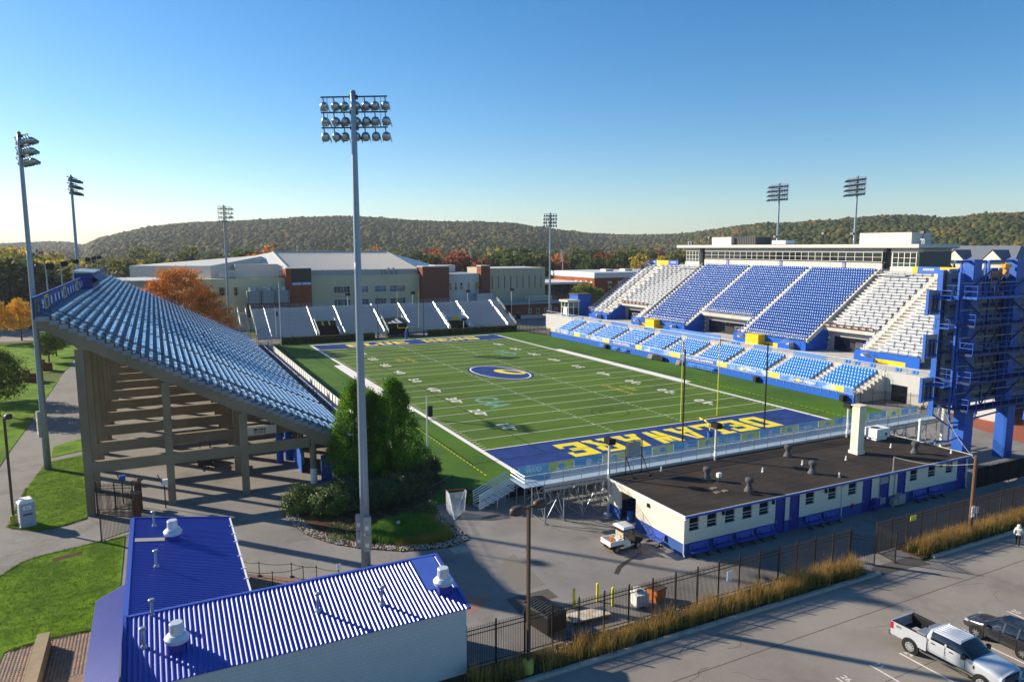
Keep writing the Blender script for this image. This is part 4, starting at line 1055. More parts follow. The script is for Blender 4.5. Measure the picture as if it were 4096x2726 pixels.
# scaffold legs and braces
n = 28
for i in range(n+1):
    x = X0+.1+(X1-X0-.2)*i/n
    c = MB()
    for y, h in ((-22.9,3.5),(-20.6,3.4),(-19.2,2.6),(-17.6,1.8),(-16.0,.9)): c.bar((x,y,-.02),(x,y,h),.07,.07,up=(0,1,0))
    c.bar((x,-22.9,.15),(x,-16.4,.15),.05,.05); c.bar((x,-22.9,.3),(x,-21.2,3.2),.045,.045); c.bar((x,-20.6,3.3),(x,-16.0,.8),.05,.08)
    c.build('scaffold_frame', M_galv, NBL)
    if i < n and i % 2 == 0:
        x2 = X0+.1+(X1-X0-.2)*(i+1)/n
        for y in (-22.9,-19.6):
            d = MB(); h = 3.3 if y < -22 else 2.4; d.bar((x,y,.2),(x2,y,h),.045,.045); d.bar((x,y+.05,h),(x2,y+.05,.2),.045,.045); d.bar((x,y,h*.5),(x2,y,h*.5+.9),.04,.04); d.build('cross_brace', M_galv, NBL)
# stair with sloping guard rails at the left end
c = MB()
for q in range(7): c.box(-8.2+.5*q,-7.7+.5*q,-17.4,-16.0,.05+.2*q,.1+.2*q)
c.build('end_stair', M_alud, NBL)
for y in (-17.45,-15.95):
    c = MB()
    for q in range(6): c.bar((-8.3,y,.15+.24*q),(-4.75,y,1.55+.24*q),.05,.09)
    c.bar((-8.2,y,-.02),(-8.2,y,1.3),.05,.05,up=(0,1,0)); c.bar((-6.5,y,-.02),(-6.5,y,2.2),.05,.05,up=(0,1,0)); c.build('stair_guard', M_offwh, NBL)
b = MB()
for h in (.4,.7,.95): b.tube((X0-1.9,-23.0,3.6+h),(X0-1.9,-20.4,3.6+h),.03,n=6); b.tube((X0,-20.4,3.6+h),(X0,-15.6,1.0+h),.03,n=6)
for y, z_ in ((-20.4,3.6),(-18.8,2.7),(-17.2,1.9),(-15.6,1.0)): b.tube((X0,y,z_-.4),(X0,y,z_+.95),.03,n=6)
b.build('end_rail', M_alu, NBL)

# ------------------------------------------------------------------ scoreboard, seen from behind
SB = thing('scoreboard', 'tall blue steel scoreboard seen from its back with catwalks and side panels', 'scoreboard', (50,-28.5,0))
M_sb = mat('scoreboard_blue', '#2258ae', rough=.5, var=.1, scale=.8, spec=.4); M_sbd = mat('scoreboard_shaded_blue', '#2c3868', rough=.6, var=.12, scale=.8, spec=.3)  # second blue is the same steel with shade put into its colour
M_sbp = mat('panel_back_metal', '#a9adb0', rough=.5, metal=.4, var=.12, scale=.5, spec=.4, color2='#8a8f96', cscale=.3); M_cab = mat('cabinet_grey', '#7d8087', rough=.6, metal=.2, var=.1, scale=1., spec=.3)
for x in (44.2,52.0,60.0):
    c = MB(); c.box(x-.8,x+.8,-29.1,-27.9,-.02,6.4); c.build('leg', M_sb, SB)
    c = MB(); c.box(x-.7,x+.7,-28.7,-27.6,6.4,22.3); c.build('mast', M_sb, SB)
lev = [6.7,9.6,12.6,15.6,18.5]
SX0, SX1 = 41.6, 62.0
for z_ in lev:
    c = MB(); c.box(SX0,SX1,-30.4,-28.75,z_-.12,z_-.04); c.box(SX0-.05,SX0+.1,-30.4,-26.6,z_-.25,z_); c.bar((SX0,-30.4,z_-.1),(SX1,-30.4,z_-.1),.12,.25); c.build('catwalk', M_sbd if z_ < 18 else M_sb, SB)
    c = MB()
    for h in (.55,1.1): c.tube((SX0,-30.4,z_+h),(SX1,-30.4,z_+h),.035,n=6); c.tube((SX0,-30.4,z_+h),(SX0,-26.6,z_+h),.035,n=6)
    q = SX0
    while q < SX1: c.tube((q,-30.4,z_),(q,-30.4,z_+1.1),.035,n=6); q += 1.45
    for y in (-29.1,-27.9,-26.7): c.tube((SX0,y,z_),(SX0,y,z_+1.1),.035,n=6)
    c.build('catwalk_rail', M_sb, SB)
# rear face: rows of display cabinets between the levels
for k, (za, zc) in enumerate(zip(lev, lev[1:]+[21.2])):
    for i in range(14):
        xa = SX0+.25+1.45*i
        for q in range(2):
            h = (zc-za-.3)/2; c = MB(); c.box(xa,xa+1.36,-27.35,-26.95,za+.1+h*q,za+.06+h*(q+1)); o = c.build('display_cabinet', M_cab, SB)
            if i < 9: d = MB(); d.box(xa+.25,xa+.6,-27.42,-27.35,za+.25+h*q,za+.6+h*q); d.box(xa+.75,xa+1.1,-27.42,-27.35,za+.25+h*q,za+.6+h*q); d.build('vent_cover', M_sbd, o)
    for x in [SX0+.1, 46.4, 49.4, 55, 58, SX1]:
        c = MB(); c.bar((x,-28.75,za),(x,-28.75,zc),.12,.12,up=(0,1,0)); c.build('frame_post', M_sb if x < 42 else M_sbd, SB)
    for x0, x1 in ((SX0+.1,46.4),(46.4,49.4),(49.4,55),(55,58)):
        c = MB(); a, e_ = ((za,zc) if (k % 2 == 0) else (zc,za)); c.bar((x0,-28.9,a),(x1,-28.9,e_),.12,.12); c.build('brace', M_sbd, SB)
    c = MB(); c.bar((SX0,-28.8,(za+zc)/2),(SX1,-28.8,(za+zc)/2),.1,.12); c.build('frame_beam', M_cab, SB)
# face sheet edge and left wings
c = MB(); c.box(SX0-.15,SX1,-26.7,-26.45,6.2,21.2); c.build('face_sheet', M_sbp, SB)
c = MB(); c.box(SX0-.3,SX0-.16,-26.9,-26.3,5.4,21.2); c.build('edge_post', M_sb, SB)
c = MB(); c.box(SX0-.3,SX0-.12,-28.7,-28.5,5.4,21.0); c.build('edge_post', M_sb, SB)
for za, zc in ((7.1,9.75),(11.8,14.4),(16.5,19.1)):
    c = MB(); c.box(39.25,41.2,-26.85,-26.75,za,zc); w = c.build('side_panel', M_sbp, SB)
    c = MB(); c.box(39.1,39.25,-26.95,-26.65,za-.05,zc+.05); c.build('panel_edge', M_sb, w)
    for zz in (za+.35,zc-.75): c = MB(); c.bar((39.2,-27.05,zz),(43.0,-27.05,zz),.14,.16); c.build('panel_arm', M_sb, w)
    for x in (39.9,40.5): c = MB(); c.bar((x,-27.0,za+.2),(x,-27.0,zc-.5),.14,.1,up=(0,1,0)); c.build('panel_rib', M_sbd, w)
# side balconies
for z_ in (8.9,15.1,18.1):
    c = MB(); c.box(40.2,41.6,-28.6,-27.2,z_,z_+.1); c.build('side_platform', M_sb, SB)
    c = MB()
    for h in (.5,1.0): c.path([(41.6,-28.6,z_+h),(40.2,-28.6,z_+h),(40.2,-27.2,z_+h)],.035,n=6)
    for x, y in ((40.2,-28.6),(40.9,-28.6),(40.2,-27.2)): c.tube((x,y,z_),(x,y,z_+1.0),.035,n=6)
    c.build('side_rail', M_sb, SB)
# low hanging frames, ladders, top gantry and yellow hoist
c = MB(); c.path([(41.6,-28.6,5.6),(41.6,-28.6,3.0),(39.0,-28.6,3.4)],.1,n=6); c.tube((41.6,-28.6,3.0),(43.6,-28.6,3.3),.09,n=6); c.tube((41.6,-28.6,5.0),(43.6,-28.4,4.8),.09,n=6); c.tube((41.6,-26.6,5.6),(43.6,-27.9,3.9),.09,n=6); c.build('hanging_frame', M_sb, SB)
c = MB(); c.tube((45.0,-28.4,4.9),(51.4,-28.4,5.3),.09,n=6); c.tube((45.0,-28.4,6.2),(51.4,-28.4,6.5),.09,n=6); c.tube((52.6,-28.4,5.2),(59.4,-28.4,5.4),.09,n=6); c.tube((52.6,-28.4,7.4),(59.4,-28.4,7.5),.09,n=6); c.build('tie_rods', M_sb, SB)
def ladder(x, y, z0, z1, name):
    c = MB(); c.bar((x-.22,y,z0),(x-.22,y,z1),.05,.05,up=(0,1,0)); c.bar((x+.22,y,z0),(x+.22,y,z1),.05,.05,up=(0,1,0)); zz = z0
    while zz < z1: c.bar((x-.22,y,zz),(x+.22,y,zz),.03,.03); zz += .32
    return c.build(name, M_sb, SB)
ladder(51.0,-29.15,.3,6.2,'ladder'); ladder(50.3,-28.9,9.6,18.4,'ladder'); ladder(41.75,-28.8,6.7,18.4,'ladder')
for xa, xb_ in ((41.0,46.4),(47.0,51.8)):
    c = MB(); c.bar((xa,-28.2,22.1),(xb_,-28.2,22.1),.2,.25); c.bar((xa+1.2 if xa < 44 else xa,-28.2,18.5),(xa+1.2 if xa < 44 else xa,-28.2,22.1),.2,.2,up=(0,1,0)); c.bar((xb_,-28.2,18.5),(xb_,-28.2,22.1),.2,.2,up=(0,1,0)); c.build('gantry', M_sb, SB)
c = MB(); c.box(49.6,50.8,-28.45,-27.95,21.35,21.75); c.box(49.95,50.5,-28.4,-28.0,20.4,21.35); c.tube((50.2,-28.2,21.75),(50.2,-28.2,22.0),.1,n=6); c.build('hoist', mat('hoist_yellow', '#e39a12', rough=.4, var=.05, spec=.5), SB)
for i in range(7):
    c = MB(); c.box(42.1+1.5*i,43.4+1.5*i,-27.0,-26.75,19.7,21.3); c.build('top_cabinet', M_sb if i % 2 else M_sbp, SB)
# ------------------------------------------------------------------ flat-roofed locker building
LB = thing('locker_building', 'long low cream building with blue base band, blue doors and black flat roof', 'building', (19.5,-28,0))
BX0, BX1, BY0, BY1, BH = 1.8, 37.2, -33.3, -23.0, 3.2
M_cblk = blockwall('cream_block_wall', '#e6dac4', '#d6c9b2'); M_bbase = blockwall('blue_base_wall', '#3a5a9c', '#2f4a82')
# openings in the long wall: windows (x0,x1) z 1.98-3.02, doors
wins = [(2.25,3.25),(4.03,5.05),(5.86,6.92),(7.71,8.76),(9.52,10.58),(14.83,15.88),(17.57,18.6),(20.13,21.2),(28.53,29.6),(31.2,32.28),(33.9,34.97)]
doors = [(11.35,12.45),(12.98,14.1),(22.0,23.2),(24.3,25.6),(26.75,27.9),(35.7,37.0)]
op = sorted([(a,c,'w') for a,c in wins]+[(a,c,'d') for a,c in doors])
up = MB(); lo = MB(); x = BX0
for a, c, k in op+[(BX1,BX1,'e')]:
    up.box(x,a,BY0,BY0+.2,1.0,BH); lo.box(x,a,BY0,BY0+.2,-.05,1.0)
    if k == 'w': up.box(a,c,BY0,BY0+.2,1.0,1.98); up.box(a,c,BY0,BY0+.2,3.02,BH); lo.box(a,c,BY0,BY0+.2,-.05,1.0)
    if k == 'd': up.box(a,c,BY0,BY0+.2,3.02,BH)
    x = c
wm = MB(); wm.v = up.v+lo.v; n0 = len(up.v); wm.f = up.f+[tuple(i+n0 for i in f) for f in lo.f]; wm.m = [0]*len(up.f)+[1]*len(lo.f)
# other walls: left end with the open store doorway, right end, back
for q, mi in (((BX0,BX0+.2,BY0+.2,-27.15,1.0,BH),0),((BX0,BX0+.2,BY0+.2,-27.15,-.05,1.0),1),((BX0,BX0+.2,-27.15,-24.9,2.6,BH),0),((BX0,BX0+.2,-24.9,BY1,1.0,BH),0),((BX0,BX0+.2,-24.9,BY1,-.05,1.0),1),
              ((BX1-.2,BX1,BY0+.2,BY1-.2,1.0,BH),0),((BX1-.2,BX1,BY0+.2,BY1-.2,-.05,1.0),1),((BX0+.2,BX1,BY1-.2,BY1,1.0,BH),0),((BX0+.2,BX1,BY1-.2,BY1,-.05,1.0),1)): wm.box(*q, mi=mi)
wm.build('wall', [M_cblk, M_bbase], LB)
b = MB(); b.box(BX0+.2,BX0+4,-27.3,-24.8,-.01,.0); b.box(BX0+3.8,BX0+4,-27.4,-24.7,0,2.8); b.box(BX0+.2,BX0+4,-27.4,-27.3,0,2.8); b.build('store_room', M_greym, LB)
for i, (a, c) in enumerate(wins):
    m = MB(); m.box(a,c,BY0+.10,BY0+.12,1.98,3.02); w = m.build('window', M_glassd, LB)
    m = MB(); m.box(a,a+.05,BY0+.03,BY0+.10,2.0,3.02); m.box(c-.05,c,BY0+.03,BY0+.10,2.0,3.02); m.box(a+.05,c-.05,BY0+.03,BY0+.10,2.97,3.02); m.box(a+.05,c-.05,BY0+.04,BY0+.10,2.47,2.52); m.box(a+.05,c-.05,BY0+.04,BY0+.10,2.23,2.26); m.build('frame', M_lgrey, w)
    m = MB(); m.box(a-.08,c+.08,BY0-.06,BY0+.08,1.92,1.98); m.build('sill', M_offwh, w)
for i, (a, c) in enumerate(doors):
    m = MB(); m.box(a+.05,c-.05,BY0+.06,BY0+.11,.02,3.0); d = m.build('door', M_dblue, LB)
    m = MB(); m.box(a,a+.05,BY0-.02,BY0+.1,0,3.02); m.box(c-.05,c,BY0-.02,BY0+.1,0,3.02); m.box(a+.05,c-.05,BY0-.02,BY0+.1,2.96,3.02); m.box(a+.05,c-.05,BY0+.03,BY0+.06,2.12,2.2); m.build('door_frame', M_dblue, d)
    m = MB(); m.box(a+.14,a+.2,BY0-.04,BY0+.06,.95,1.2); m.build('handle', M_galv, d)
    if i == 3: m = MB(); m.box(a+.3,c-.3,BY0+.04,BY0+.058,.35,.95); m.build('door_grille', M_greym, d); m = MB(); m.box(a+.1,c-.1,BY0+.02,BY0+.05,2.3,2.9); m.build('louvre', M_greym, d)
b = MB(); b.box(BX0-.22,BX1+.3,BY0-.3,BY1+.2,BH,BH+.16); rf = b.build('roof', M_tar, LB)
b = MB(); b.box(BX0-.26,BX1+.34,BY0-.34,BY0-.3,BH-.02,BH+.2); b.box(BX0-.26,BX0-.22,BY0-.3,BY1+.24,BH-.02,BH+.2); b.box(BX1+.3,BX1+.34,BY0-.3,BY1+.24,BH-.02,BH+.2); b.build('roof_edge', M_offwh, rf)
b = MB(); b.box(BX0-.2,BX1+.3,BY0-.45,BY0-.345,BH+.02,BH+.13); b.build('gutter', M_rtrim, rf)
# roofing felt laps as thin raised strips
for i in range(9):
    b = MB(); b.box(BX0-.2,BX1+.28,BY0+.75+1.05*i,BY0+.80+1.05*i,BH+.16,BH+.166); b.build('felt_lap', M_tar, rf)
for x in (1.72,19.25,37.15):
    b = MB(); b.path([(x,BY0-.4,BH),(x,BY0-.08,BH-.25),(x,BY0-.08,.25),(x,BY0-.22,.08)],.05,n=8); b.build('downpipe', M_offwh, LB)
zr = BH+.16
b = MB(); b.box(27.45,28.35,-28.45,-27.6,zr,8.0); b.box(27.35,28.45,-28.55,-27.5,zr,zr+.3); b.box(27.5,28.3,-28.4,-27.65,8.0,8.15); b.box(27.35,28.45,-28.55,-27.5,8.15,8.25); ch = b.build('chimney', M_cream, LB)
vent = MB(); vent.lathe((0,0,0), [(.55,0),(.5,.06)], n=4); vent.lathe((0,0,.06), [(.42,0),(.22,.42),(.22,.72),(.36,.76),(.36,1.0),(.3,1.08),(.1,1.16)], n=12); v_me = vent.mesh('roof_ventilator', M_dgrey)
for x, y in ((8.98,-27.7),(10.1,-31.55),(20.9,-25.8),(18.7,-30.6),(33.1,-30.6)): inst('roof_ventilator', v_me, rf, (x,y,zr))
pv = MB(); pv.tube((0,0,0),(0,0,.42),.07,n=8); pv.tube((0,0,.0),(0,0,.1),.11,n=8); p_me = pv.mesh('vent_pipe', M_offwh)
for x, y in ((20.0,-28.35),(15.0,-28.3),(24.9,-29.2),(19.98,-32.4),(32.7,-28.3),(36.2,-32.3),(7.0,-23.9)): inst('vent_pipe', p_me, rf, (x,y,zr))
b = MB(); b.box(33.5,35.6,-26.1,-24.6,zr+.3,zr+1.25); b.box(33.7,35.4,-25.9,-24.8,zr,zr+.3); u = b.build('roof_cooling_unit', M_offwh, rf)
b = MB(); b.lathe((34.2,-25.35,zr+1.25), [(.45,0),(.45,.04)], n=14); b.box(34.8,35.1,-26.13,-26.1,zr+.5,zr+.8); b.build('fan_grille', M_dgrey, u)
# spotlights over the wall, meter boxes, extinguisher, bin
for x, z_ in ((6.0-.4,2.9),(11.0,2.9),(17.2,2.85),(33.0,2.9),(0,0)):
    if x: b = MB(); b.box(x-.09,x+.09,BY0-.16,BY0,z_-.18,z_+.14); b.build('wall_lamp', M_black, LB)
b = MB(); b.box(BX0-.12,BX0,-29.0,-28.75,2.5,2.8); b.build('wall_lamp', M_black, LB)
for q in ((25.75,26.4,BY0-.5,BY0-.05,.2,.8),(26.4,27.3,BY0-.55,BY0-.05,.25,1.1)): b = MB(); b.box(*q); b.box(q[0]+.1,q[0]+.2,BY0-.4,BY0-.2,0,q[4]); b.build('meter_box', M_greym, LB)
b = MB(); b.box(23.25,23.8,BY0-.4,BY0-.05,.55,1.2); b.box(23.3,23.45,BY0-.35,BY0-.2,0,.55); b.box(23.6,23.75,BY0-.35,BY0-.2,0,.55); b.build('standpipe_box', M_dblue, LB)
b = MB(); b.path([(24.2,BY0-.06,3.1),(24.2,BY0-.06,1.2)],.03,n=6); b.path([(26.3,BY0-.06,3.1),(26.3,BY0-.06,1.1)],.03,n=6); b.build('conduit', M_greym, LB)
b = MB(); b.tube((20.7,BY0-.09,.7),(20.7,BY0-.09,1.15),.07,n=8); b.build('fire_extinguisher', mat('red_paint','#b3261c',rough=.4,var=.05,spec=.5), LB)
# sign frame at the back edge of the roof
b = MB()
for x in (3.5,5.25): b.bar((x,-23.25,zr),(x,-23.25,zr+3.0),.07,.07,up=(0,1,0)); b.bar((x,-24.4,zr),(x,-23.3,zr+1.6),.06,.06); b.box(x-.15,x+.15,-24.55,-24.25,zr,zr+.08)
for z_ in (1.55,3.0): b.bar((3.5,-23.25,zr+z_),(5.25,-23.25,zr+z_),.06,.06)
b.build('sign_frame', M_fence, rf)
b = MB(); b.box(3.6,5.15,-23.22,-23.16,zr+1.65,zr+2.9); b.build('sign_back', M_greym, rf)
# camera tripod on the roof
T = thing('camera_tripod', 'small tripod with a white camera box on wooden boards on the black roof', 'tripod', (8.0,-30.2,zr))
b = MB()
for a in (90,210,330): b.tube((0,0,1.15),(.6*math.cos(R(a)),.6*math.sin(R(a)),.05),.02,n=6)
b.build('tripod_legs', M_dgrey, T, local=True)
b = MB(); b.box(-.75,-.25,-.6,-.2,0,.05); b.box(.1,.6,-.6,-.2,0,.05); b.box(-.3,.3,.35,.75,0,.05); b.build('base_board', M_conc, T, local=True)
b = MB(); b.box(-.18,.18,-.14,.14,1.15,1.5); b.box(-.08,.1,-.22,-.14,1.25,1.4); b.build('camera_box', M_offwh, T, local=True)
# benches
def bench(name, label, loc, rz):
    t = thing(name, label, 'bench', loc, rz, 'blue benches along the building')
    b = MB(); b.box(-.92,.92,-.2,.18,.42,.47); b.build('seat', M_bench, t, local=True)
    b = MB(); b.prism([(.24,.55),(.28,.55),(.36,.98),(.32,.98)], -.92, .92, axis='x'); b.build('backrest', M_bench, t, local=True)
    for x in (-.65,.65):
        b = MB(); b.bar((x,0,.02),(x,0,.42),.06,.06,up=(0,1,0)); b.bar((x,-.3,.03),(x,.32,.03),.06,.05); b.bar((x,.12,.4),(x,.34,.9),.05,.04); b.build('leg', M_black, t, local=True)
    return t
M_bench = mat('bench_blue', '#3450b0', rough=.4, var=.06, scale=3., spec=.45)
bl_ = ['below the window nearest the corner downpipe','second from the corner of the building','third from the corner of the building','just left of the pair of blue doors',
       'just right of the pair of blue doors','beside the white downpipe in the middle of the wall','right of the last three doors, near the meter boxes','last one towards the far door of the building']
for x, l in zip((3.1,5.5,7.85,10.1,15.65,17.85,29.75,32.2), bl_): bench('bench', 'blue bench along the cream wall, '+l, (x,BY0-.5,0), 0.)
bench('bench', 'bright blue sunlit bench against the short end wall of the cream building', (1.32,-30.3,0), R(-90))
# store-room barrels
for i, (x, y, c_, h, r_, l) in enumerate(((2.4,-25.6,'#2a5fae',.95,.28,'blue plastic drum'),(3.0,-26.2,'#c9c4bb',.6,.2,'pale bucket'),(2.7,-26.7,'#c8743a',.45,.17,'orange bucket'))):
    b = MB(); b.lathe((x,y,0), [(r_,0),(r_*1.04,h*.3),(r_,h*.35),(r_*1.04,h*.65),(r_,h*.7),(r_,h)], n=14); o = b.build('storage_drum' if i == 0 else 'bucket', mat('drum_%d' % i, c_, rough=.5, var=.08, spec=.4)); tag(o, l+' just inside the open doorway of the cream building', 'drum' if i == 0 else 'bucket')

# ------------------------------------------------------------------ blue-roofed concession building in front
CB = thing('concession_building', 'white building with corrugated blue metal roofs in an L shape', 'building', (-27,-37.5,0))
M_wblk = blockwall('white_block_wall', '#c4c4c0', '#b7b7b3')
b = MB(); b.box(-35.55,-19.05,-39.86,-39.66,-.05,3.98); b.build('wall', M_wblk, CB)
b = MB(); b.prism([(-39.66,-.05),(-35.1,-.05),(-35.1,4.8),(-39.66,3.95)], -19.25, -19.05, axis='x'); b.build('wall', M_wblk, CB)
b = MB(); b.box(-35.55,-19.25,-35.1,-34.95,-.05,4.85); b.build('wall', M_wblk, CB)
b = MB(); b.prism([(-35.55,-.05),(-29.75,-.05),(-29.75,3.9),(-35.55,4.85)], -20.5, -20.35, axis='y'); b.build('wall', M_wblk, CB)
b = MB(); b.box(-29.9,-29.75,-34.9,-20.5,-.05,3.9); b.build('wall', M_wblk, CB)
b = MB(); b.box(-36.9,-36.75,-41.6,-30.9,-.05,4.2); b.build('wall', M_wblk, CB)
def corr(P0, U, V, n, rib, parent, name):
    """corrugated sheet: P0 corner, U vector along the ribs, V vector across them; n ribs, ribs raised along the normal"""
    P0 = Vector(P0); U = Vector(U); V = Vector(V); N_ = U.cross(V).normalized()
    if N_.z < 0: N_ = -N_
    c = MB(); dv = V/n
    prof = []
    for i in range(n):
        for t, h in ((.0,0),(.36,0),(.57,rib),(.78,rib)): prof.append((i+t,h))
    prof.append((n,0)); k = len(prof)
    vs = [tuple(P0+dv*t+N_*h) for t, h in prof]+[tuple(P0+U+dv*t+N_*h) for t, h in prof]
    c.add(vs, [(i,i+1,k+i+1,k+i) for i in range(k-1)])
    return c.build(name, M_rblue, parent)
roof = MB(); roof.prism([(-40.0,3.93),(-34.95,4.94),(-34.95,4.97),(-40.0,3.96)], -35.5, -19.0, axis='x'); RF = roof.build('roof', M_rtrim, CB)
x = -35.6; W_ = 16.6/18
for i in range(18): corr((x+i*W_,-40.05,3.985), (0,5.1,1.02), (W_,0,0), 4, .05, RF, 'roof_panel')
roof = MB(); roof.prism([(-35.6,4.94),(-29.45,3.94),(-29.45,3.97),(-35.6,4.97)], -34.9, -20.15, axis='y'); RF2 = roof.build('roof', M_rtrim, CB)
H_ = 14.75/16
for i in range(16): corr((-35.55,-34.9+i*H_,4.985), (6.15,0,-1.0), (0,H_,0), 4, .045, RF2, 'roof_panel')
roof = MB(); roof.prism([(-37.15,4.28),(-35.7,4.95),(-35.7,4.98),(-37.15,4.31)], -42.0, -30.75, axis='y'); RF3 = roof.build('roof', M_rtrim, CB)
for i in range(12): corr((-37.2,-42.0+i*.937,4.315), (1.5,0,.69), (0,.937,0), 6, .035, RF3, 'roof_panel')
for q in ((-35.75,-35.5,-34.95,-20.1,4.97,5.08),): c = MB(); c.box(*q); c.build('ridge_cap', M_rtrim, RF2)
c = MB(); c.box(-35.75,-18.9,-35.02,-34.82,4.95,5.07); c.build('ridge_cap', M_rtrim, RF)
c = MB(); c.bar((-18.95,-40.1,4.02),(-18.95,-34.9,5.05),.14,.16); c.build('verge_trim', M_rtrim, RF)
c = MB(); c.bar((-35.65,-40.1,4.04),(-35.65,-34.9,5.07),.16,.16); c.build('verge_trim', M_rtrim, RF)
c = MB(); c.bar((-35.6,-20.12,5.05),(-29.4,-20.12,4.03),.1,.14); c.build('verge_trim', M_rtrim, RF2)
c = MB(); c.bar((-29.42,-34.9,4.0),(-29.42,-20.15,4.0),.1,.1); c.build('gutter', M_offwh, RF2)
for y in (-22,-23.6,-25,-27.5,-29.5,-31,-33): c = MB(); c.box(-29.6,-29.3,y,y+.06,4.02,4.09); c.build('gutter_bracket', M_offwh, RF2)
c = MB(); c.face((-20.6,-38.0,4.46),(-19.2,-38.0,4.46),(-19.2,-34.98,5.06),(-20.6,-34.98,5.06)); c.build('flashing_sheet', mat('flashing_blue', '#5b78cc', rough=.35, metal=.3, var=.08, scale=1.5, spec=.5), RF)
c = MB(); c.face((-35.4,-24.6,5.04),(-33.7,-24.6,4.78),(-33.7,-24.0,4.78),(-35.4,-24.0,5.04)); c.build('flashing_sheet', M_greym, RF2)
# exhaust fans and vent pipes
def fan(parent, x, y, z, s=1.):
    c = MB(); c.box(x-.42*s,x+.42*s,y-.42*s,y+.42*s,z-.25,z+.35*s); o = c.build('exhaust_fan', M_dblue, parent)
    c = MB(); c.lathe((x,y,z+.35*s), [(.45*s,0),(.62*s,.08*s),(.66*s,.3*s),(.5*s,.5*s),(.38*s,.52*s),(.37*s,1.1*s),(.33*s,1.16*s)], n=32); c.build('fan_cowl', mat('fan_metal', '#d4d6d8', rough=.4, metal=.35, var=.05, spec=.5), o)
    return o
fan(RF,-33.35,-38.0,4.45,.86); fan(RF2,-33.2,-24.3,4.68,.86); fan(RF,-19.75,-38.2,4.42,.86)
vp = MB(); vp.tube((0,0,-.1),(0,0,.95),.075,n=10); vp.lathe((0,0,.92), [(.14,0),(.16,.1),(.12,.14)], n=12); vp.lathe((0,0,-.05), [(.2,0),(.12,.18)], n=10); vp_me = vp.mesh('vent_pipe', M_galv)
for p, rp in (((-34.8,-37.4,4.5),RF),((-26.6,-37.6,4.47),RF),((-23.3,-38.2,4.35),RF),((-34.4,-35.2,4.82),RF2),((-34.2,-28.6,4.78),RF2),((-34.3,-21.6,4.8),RF2)): inst('vent_pipe', vp_me, rp, p)

# ------------------------------------------------------------------ buildings beyond the field
FH = thing('field_house', 'large tan field house with white ribbed roof and brick stair towers', 'building', (25,150,0))
Yf = 146.0
b = MB(); b.box(8.5,46.3,Yf,Yf+.5,5.5,14.9); b.build('wall', M_tan, FH)
b = MB(); b.box(8.5,46.3,Yf-.06,Yf+.5,-.05,5.5); b.build('wall', M_tand, FH)
b = MB(); b.box(8.4,46.4,Yf-.1,Yf+.6,14.9,15.1); b.build('coping', M_lgrey, FH)
for x0, x1, z0, z1, n in ((15.8,20.7,9.75,11.6,5),(22.2,26.5,9.75,11.65,4),(28.6,32.3,9.75,11.6,4),(33.5,38.6,9.7,11.55,5),(15.8,20.7,5.9,7.5,5),(22.2,26.5,5.9,7.5,4),(28.6,32.3,5.9,7.5,4),(33.5,38.6,5.9,7.5,5)):
    c = MB(); c.box(x0,x1,Yf-.02,Yf+.02,z0,z1); w = c.build('window', M_glass, FH)
    for q in range(n):
        c = MB(); xa = x0+(x1-x0)*q/n; c.box(xa+.05,xa+(x1-x0)/n-.05,Yf-.05,Yf-.025,z0+.05,z1-.05); c.build('pane', glass('pane_%d' % (q % 3), ('#22324a','#1b2430','#3b4a58')[q % 3]), w)
    c = MB()
    for q in range(n+1): xa = x0+(x1-x0)*q/n; c.box(xa-.05,xa+.05,Yf-.07,Yf-.03,z0,z1)
    c.box(x0,x1,Yf-.07,Yf-.03,(z0+z1)/2+.2,(z0+z1)/2+.28); c.build('window_frame', M_lgrey, w)
for x0, x1, mm in ((1.2,8.5,M_brick),(43.4,52.5,M_dbrick),(64.6,67.9,M_dbrick)):
    c = MB(); c.box(x0,x1,Yf-3.2 if x0 < 50 else Yf-1.6,Yf+2,-.05,17.4); t = c.build('brick_tower', mm, FH)
    c = MB(); c.box(x0-.1,x1+.1,(Yf-3.3) if x0 < 50 else Yf-1.7,Yf+2.1,17.4,17.65); c.build('tower_coping', M_lgrey, t)
    if x0 < 5:
        c = MB(); c.box(x0+1.6,x1-.1,Yf-3.4,Yf-3.2,13.4,17.3); c.build('video_board', mat('board_black', '#14171c', rough=.4, var=.1, spec=.4), t)
        c = MB(); c.box(x0+1.6,x1-.1,Yf-3.4,Yf-3.2,12.6,13.35); c.build('sponsor_strip', M_bnb, t)
        for q in range(2): d = MB(); d.box(x0+1.8+2.9*q,x0+4.2+2.9*q,Yf-3.42,Yf-3.4,12.7,13.25); d.build('sponsor_panel', M_bwh, t)
# ribbed main roof (long hip) made of separate standing-seam sheets
P = [(3.2,Yf+1,16.7),(43.1,Yf+1,16.7),(37.3,Yf+16,22.2),(.6,Yf+16,22.2)]
b = MB(); b.face(*P); b.face(P[1],(60,Yf+30,17.0),P[2]); b.face(P[0],P[3],(-16,Yf+30,18.2)); b.face(P[3],P[2],(60,Yf+30,17.0),(60,Yf+70,17),(-16,Yf+70,18),(-16,Yf+30,18.2)); rfm = b.build('roof', M_roofw, FH)
n = 56
for i in range(n+1):
    t = i/n; a = Vector(P[0]).lerp(Vector(P[1]),t); e_ = Vector(P[3]).lerp(Vector(P[2]),t)
    c = MB(); c.bar(tuple(a+Vector((0,0,.08))),tuple(e_+Vector((0,0,.08))),.18,.22); c.build('roof_rib', mat('roof_rib_white','#c9c4bb',rough=.5,metal=.1,var=.04,spec=.4), rfm)
